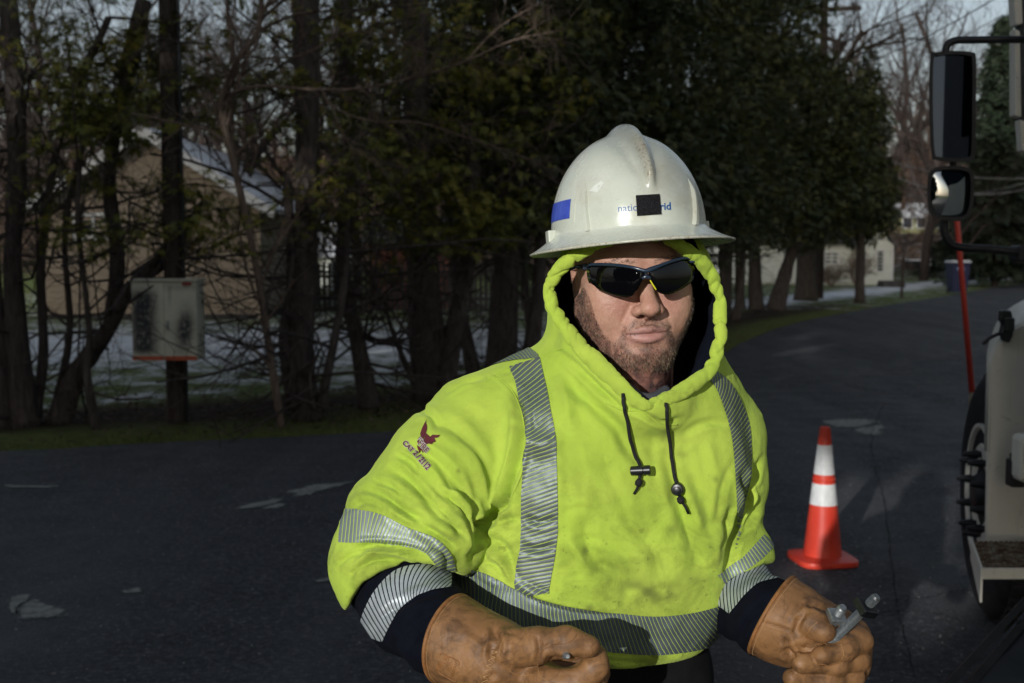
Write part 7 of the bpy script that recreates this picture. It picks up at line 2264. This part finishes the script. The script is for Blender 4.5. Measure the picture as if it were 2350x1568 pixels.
    tp = [(.0, .30), (.012, .33), (.016, .38), (.014, .43), (.0, .475), (-.02, .505), (-.04, .520), (-.06, .525), (-.24, .525), (-.27, .50), (-.28, .40), (-.28, .30)]
    tw = empty('wheel', (0, 0, 0)); tw.parent = o; tw.location = tuple(wc - np.array(loc)); tw.rotation_euler = (0, 0, YAW)
    # parts of the wheel
    MB().lathe(tp, wc, ax, 72).build('tyre', tyre, tw, True, local=wc, auto=R(40))
    MB().lathe([(-.05, .10), (.0, .13), (.006, .21), (-.02, .235), (-.02, .265), (.014, .285), (.016, .300), (-.03, .302)], wc, ax, 56).build('rim', cream, tw, True, local=wc, auto=R(40))
    MB().lathe([(-.05, .10), (-.01, .10), (.02, .085), (.035, .07), (.04, .03)], wc, ax, 32).build('hub', dark, tw, True, local=wc, auto=R(40))
    nut = None
    for k in range(10):
        a = k / 10 * 2 * math.pi + .2; p = wc + np.array((0, math.cos(a) * .168, math.sin(a) * .168))
        if nut is None:
            nb = MB().lathe([(-.03, .015), (.012, .015), (.016, .021), (.030, .018), (.060, .013), (.075, .008)], (0, 0, 0), ax, 6).build('lug_nut', dark, tw, auto=R(30)); nut = nb.data
        else:
            nb = bpy.data.objects.new('lug_nut', nut); COL.objects.link(nb); nb.parent = tw
        nb.location = tuple(p - wc)
    # treads
    tr = None
    for k in range(44):
        a = k / 44 * 2 * math.pi
        if tr is None:
            q = MB().box((0, 0, 0), (.235, .05, .014)).build('tread_block', tyre, tw, bevel=.004); tr = q.data; md0 = True
        else:
            q = bpy.data.objects.new('tread_block', tr); COL.objects.link(q); q.parent = tw
        q.location = (.155, math.sin(a) * .528, math.cos(a) * .528); q.rotation_euler = (-a, 0, 0)
    # step: punched plate with a turned-down lip
    c4 = [P(2233, 1245, 4.11), P(2350, 1240, 4.25), P(2395, 1305, 3.72), P(2262, 1305, 3.72)]
    z = (c4[0][2] + c4[3][2]) / 2
    sx0, sx1, sy0, sy1 = c4[3][0] + .0, c4[3][0] + .75, 3.75, 4.11; sx0b = c4[0][0]
    sz = P(2262, 1307, 3.75)[2]
    st = MB(); nu, nv_ = 40, 14
    def sp(u, v_): return np.array((sx0 + (sx0b - sx0) * v_ + (sx1 - sx0) * u, sy0 + (sy1 - sy0) * v_, sz + .012 * 0))
    plate = MB()
    for i in range(nu):
        for j in range(nv_):
            a, b, c_, d_ = sp(i / nu, j / nv_), sp((i + 1) / nu, j / nv_), sp((i + 1) / nu, (j + 1) / nv_), sp(i / nu, (j + 1) / nv_)
            m_ = (a + b + c_ + d_) / 4; ins = [m_ + (q - m_) * .52 - np.array((0, 0, 0)) for q in (a, b, c_, d_)]; lip = [q + np.array((0, 0, .006)) for q in ins]; dn = [q - np.array((0, 0, .014)) for q in ins]
            plate.add([a, b, c_, d_] + lip + dn, [(0, 1, 5, 4), (1, 2, 6, 5), (2, 3, 7, 6), (3, 0, 4, 7), (4, 5, 9, 8), (5, 6, 10, 9), (6, 7, 11, 10), (7, 4, 8, 11)])
    plate.build('step_plate', rust, o, local=loc)
    a, b = sp(0, 0), sp(1, 0)
    MB().prism([a + np.array((0, -.012, .006)), b + np.array((0, -.012, .006)), b + np.array((0, -.012, -.03)), a + np.array((0, -.012, -.03))], (0, .012, 0)).build('step_lip', cream, o, local=loc)
    a, b = sp(0, 0), sp(0, 1)
    MB().prism([a + np.array((-.008, -.01, .006)), b + np.array((-.008, 0, .006)), b + np.array((-.008, 0, -.06)), a + np.array((-.008, -.01, -.11))], (.008, 0, 0)).build('step_side', cream, o, local=loc)
    MB().box((sx0 + 1.12, 4.5, .50), (.8, .5, .45)).build('chassis', dark, o, local=loc)
    # bracket and door foot at the right edge
    mb = MB(); mb.box(P(2330, 1085, 4.1), (.05, .06, .10)); mb.box(P(2350, 1060, 4.1), (.09, .05, .06)); mb.build('grab_bracket', dark, o, bevel=.006, local=loc)
    MB().box(P(2362, 1050, 4.05), (.10, .10, .17)).build('door_foot', cream, o, bevel=.02, local=loc)
    # cab side, out of the frame to the right, carrying the mirrors
    cx = P(2450, 300, 3.6)[0]
    MB().box((cx + .62, 3.05, 1.72), (1.1, 1.75, 1.75)).build('cab', cream, o, bevel=.06, local=loc)
    MB().box((cx + .067, 3.05, 2.27), (.012, 1.2, .52)).build('cab_window', M['glass'], o, bevel=.03, local=loc)
    lg = MB().lathe([(0, .10), (.004, .10)], (cx + .068, 3.3, 1.45), (-1, 0, 0), 24); lg.build('door_emblem', M['print_blue'], o, local=loc)
    # door edge seen at the top right
    de = MB(); de.prism([P(x, y, 3.9) for x, y in ((2326, -30), (2345, -30), (2348, 55), (2331, 58))], (0, .05, 0)); de.prism([P(x, y, 3.9) for x, y in ((2330, 66), (2342, 72), (2345, 270), (2330, 265))], (0, .05, 0))
    de.build('door_edge', cream, o, bevel=.004, local=loc)
    db = MB(); db.prism([P(x, y, 3.92) for x, y in ((2343, -30), (2460, -30), (2460, 330), (2350, 300), (2343, 250))], (0, .05, 0)); db.build('door_frame', noisy('grey_frame', (.05, .055, .06), (.08, .085, .09), 20, .6, .2), o, bevel=.004, local=loc)
    MB().prism([P(x, y, 3.88) for x, y in ((2341, 275), (2356, 280), (2356, 350), (2346, 345))], (0, .04, 0)).build('door_edge', cream, o, local=loc)
    # mirrors
    D = 3.55
    arm = spline([P(2470, 92, D + .1), P(2330, 91, D), P(2230, 92, D), P(2190, 94, D), P(2172, 108, D), P(2168, 140, D)], 40)
    MB().tube(arm, .0115, 12).build('mirror_arm', dark, o, True, local=loc)
    arm = spline([P(2172, 480, D), P(2166, 525, D), P(2178, 556, D), P(2205, 568, D), P(2270, 572, D), P(2350, 580, D), P(2470, 585, D + .1)], 40)
    MB().tube(arm, .0125, 12).build('mirror_arm', dark, o, True, local=loc)
    MB().tube([P(2187, 355, D), P(2187, 400, D)], .010, 10).build('mirror_arm', dark, o, True, local=loc)
    MB().prism([P(x, y, D - .02) for x, y in ((2338, 563), (2370, 563), (2370, 605), (2338, 603))], (0, .08, 0)).build('arm_clamp', dark, o, bevel=.01, local=loc)
    def mirror(outline, inner, depth_, conv, name, tint, tilt):
        ol = spline_closed(np.array(outline, float), 64); il = spline_closed(np.array(inner, float), 64)
        f_ = [P(x, y, D - .03) for x, y in ol]; bk = [P(x * 1.0, y, D + depth_) for x, y in (ol.mean(0) + (ol - ol.mean(0)) * .82)]
        inn = [P(x, y, D - .030) for x, y in il]; inn2 = [P(x, y, D - .018) for x, y in il]
        mid = [P(x, y, D + depth_ * .5) for x, y in ol]
        n = 64; V_ = inn2 + inn + f_ + mid + bk; F_ = []
        for r in range(4): F_ += [(r * n + i, r * n + (i + 1) % n, (r + 1) * n + (i + 1) % n, (r + 1) * n + i) for i in range(n)]
        F_.append(tuple(range(4 * n, 5 * n)))
        hs_ = MB().add(V_, F_).build('mirror_housing', dark, o, True, local=loc, auto=R(40))
        c = il.mean(0); V_, F_ = [], []
        w = np.array([P(x, y, D - .019) for x, y in il]); cc = w.mean(0); rings = 10
        for r in range(rings, 0, -1):
            s = r / rings; q = cc + (w - cc) * s; q[:, 1] -= conv * (1 - s * s); V_ += list(q)
        V_.append(cc - np.array((0, conv, 0)))
        for r in range(rings - 1): F_ += [(r * n + i, r * n + (i + 1) % n, (r + 1) * n + (i + 1) % n, (r + 1) * n + i) for i in range(n)]
        F_ += [((rings - 1) * n + i, (rings - 1) * n + (i + 1) % n, rings * n) for i in range(n)]
        V_ = (np.array(V_) - cc) @ rot_z(tilt[0]).T @ rot_x(tilt[1]).T + cc
        MB().add(V_, F_).build('mirror_glass', mat(name, tint, .02, 1.0), hs_, True, local=loc)
    mirror([(2135, 130), (2150, 120), (2190, 117), (2230, 120), (2240, 135), (2240, 240), (2238, 350), (2228, 370), (2190, 372), (2150, 368), (2137, 352), (2132, 240)],
           [(2143, 136), (2156, 128), (2190, 125), (2222, 128), (2231, 142), (2231, 240), (2229, 345), (2220, 361), (2190, 363), (2156, 360), (2145, 346), (2141, 240)], .07, .0, 'tinted_mirror', (.055, .065, .085), (R(0), R(0)))
    mirror([(2131, 400), (2150, 384), (2190, 381), (2224, 386), (2235, 402), (2235, 450), (2228, 492), (2210, 506), (2175, 507), (2145, 500), (2131, 480), (2128, 440)],
           [(2140, 405), (2154, 392), (2190, 389), (2219, 394), (2227, 408), (2227, 450), (2220, 486), (2205, 497), (2175, 498), (2152, 492), (2140, 475), (2136, 440)], .06, .013, 'convex_mirror', (.42, .45, .46), (R(5), R(0)))
    # slanting dark rail with a panel below it, close at the bottom right
    a, b = P(2160, 1590, 2.55), P(2365, 1365, 3.0); dv = (b - a)
    for k in range(3):
        off = np.array((.012 * k, 0, -.012 * k)); MB().tube([a + off * 2.2, b + off * 2.2], [.013, .011], 4).build('panel_rail', dark, o, local=loc)
    q = [P(2200, 1600, 2.57), P(2372, 1392, 3.02), P(2460, 1392, 3.0), P(2460, 1640, 2.57)]
    MB().prism(q, (0, .02, 0)).build('tool_bin_panel', noisy('scuffed_dark_panel', (.012, .016, .020), (.035, .040, .046), 5, .6, .3, 60, .003), o, local=loc)
    # dangling hooks
    hk = MB()
    for dx in (0, .022, .044): hk.tube([P(2338 + dx * 300, 1425, 2.9), P(2330 + dx * 330, 1470, 2.9), P(2332 + dx * 330, 1500, 2.9), P(2325 + dx * 330, 1512, 2.9)], .006, 6)
    hk.build('hook', dark, o, True, local=loc)
    # the orange marker wand on the front bumper
    a, b = P(2231, 905, 7.0), P(2196, 505, 7.0); b2 = P(2188, 430, 7.0)
    wl = tuple(a); w_ = empty('marker_wand', wl, 'slender orange marker rod standing at the front corner of the truck', 'marker rod')
    MB().tube([a, b, b2], [.018, .0155, .015], 10).build('rod', mat('orange_rod', (.55, .055, .035), .45), w_, True, local=wl)
    MB().tube([P(2231, 942, 7.0), P(2231, 900, 7.0)], [.022, .020], 8).build('socket', rust, w_, True, local=wl)
# ------------------------------------------------------------------ assembly
def want(k): return PV is None or k in PV
scene.cycles.use_denoising = True
import time as _t
_t0 = _t.time()
if want('ground'): build_ground()
print('T ground', _t.time() - _t0)
if want('houses'): build_houses()
if want('trees'): build_trees()
print('T trees', _t.time() - _t0)
if want('street'): build_street()
if want('truck'): build_truck()
if want('person'):
    person = empty('person', (.12, 1.68, 0), 'man in a lime hooded sweatshirt and white hard hat standing on the road', 'person')
    body = build_head(person)
    hood, hbvh = build_clothes(person)
    build_gloves(person)
    build_hat(); build_glasses(); build_bolts()
print('T all', _t.time() - _t0)
if PV is not None and not want('ground'):
    MB().box((0, 20, -.1), (80, 80, .2)).build('floor', mat('f', (.02, .02, .025), .9))
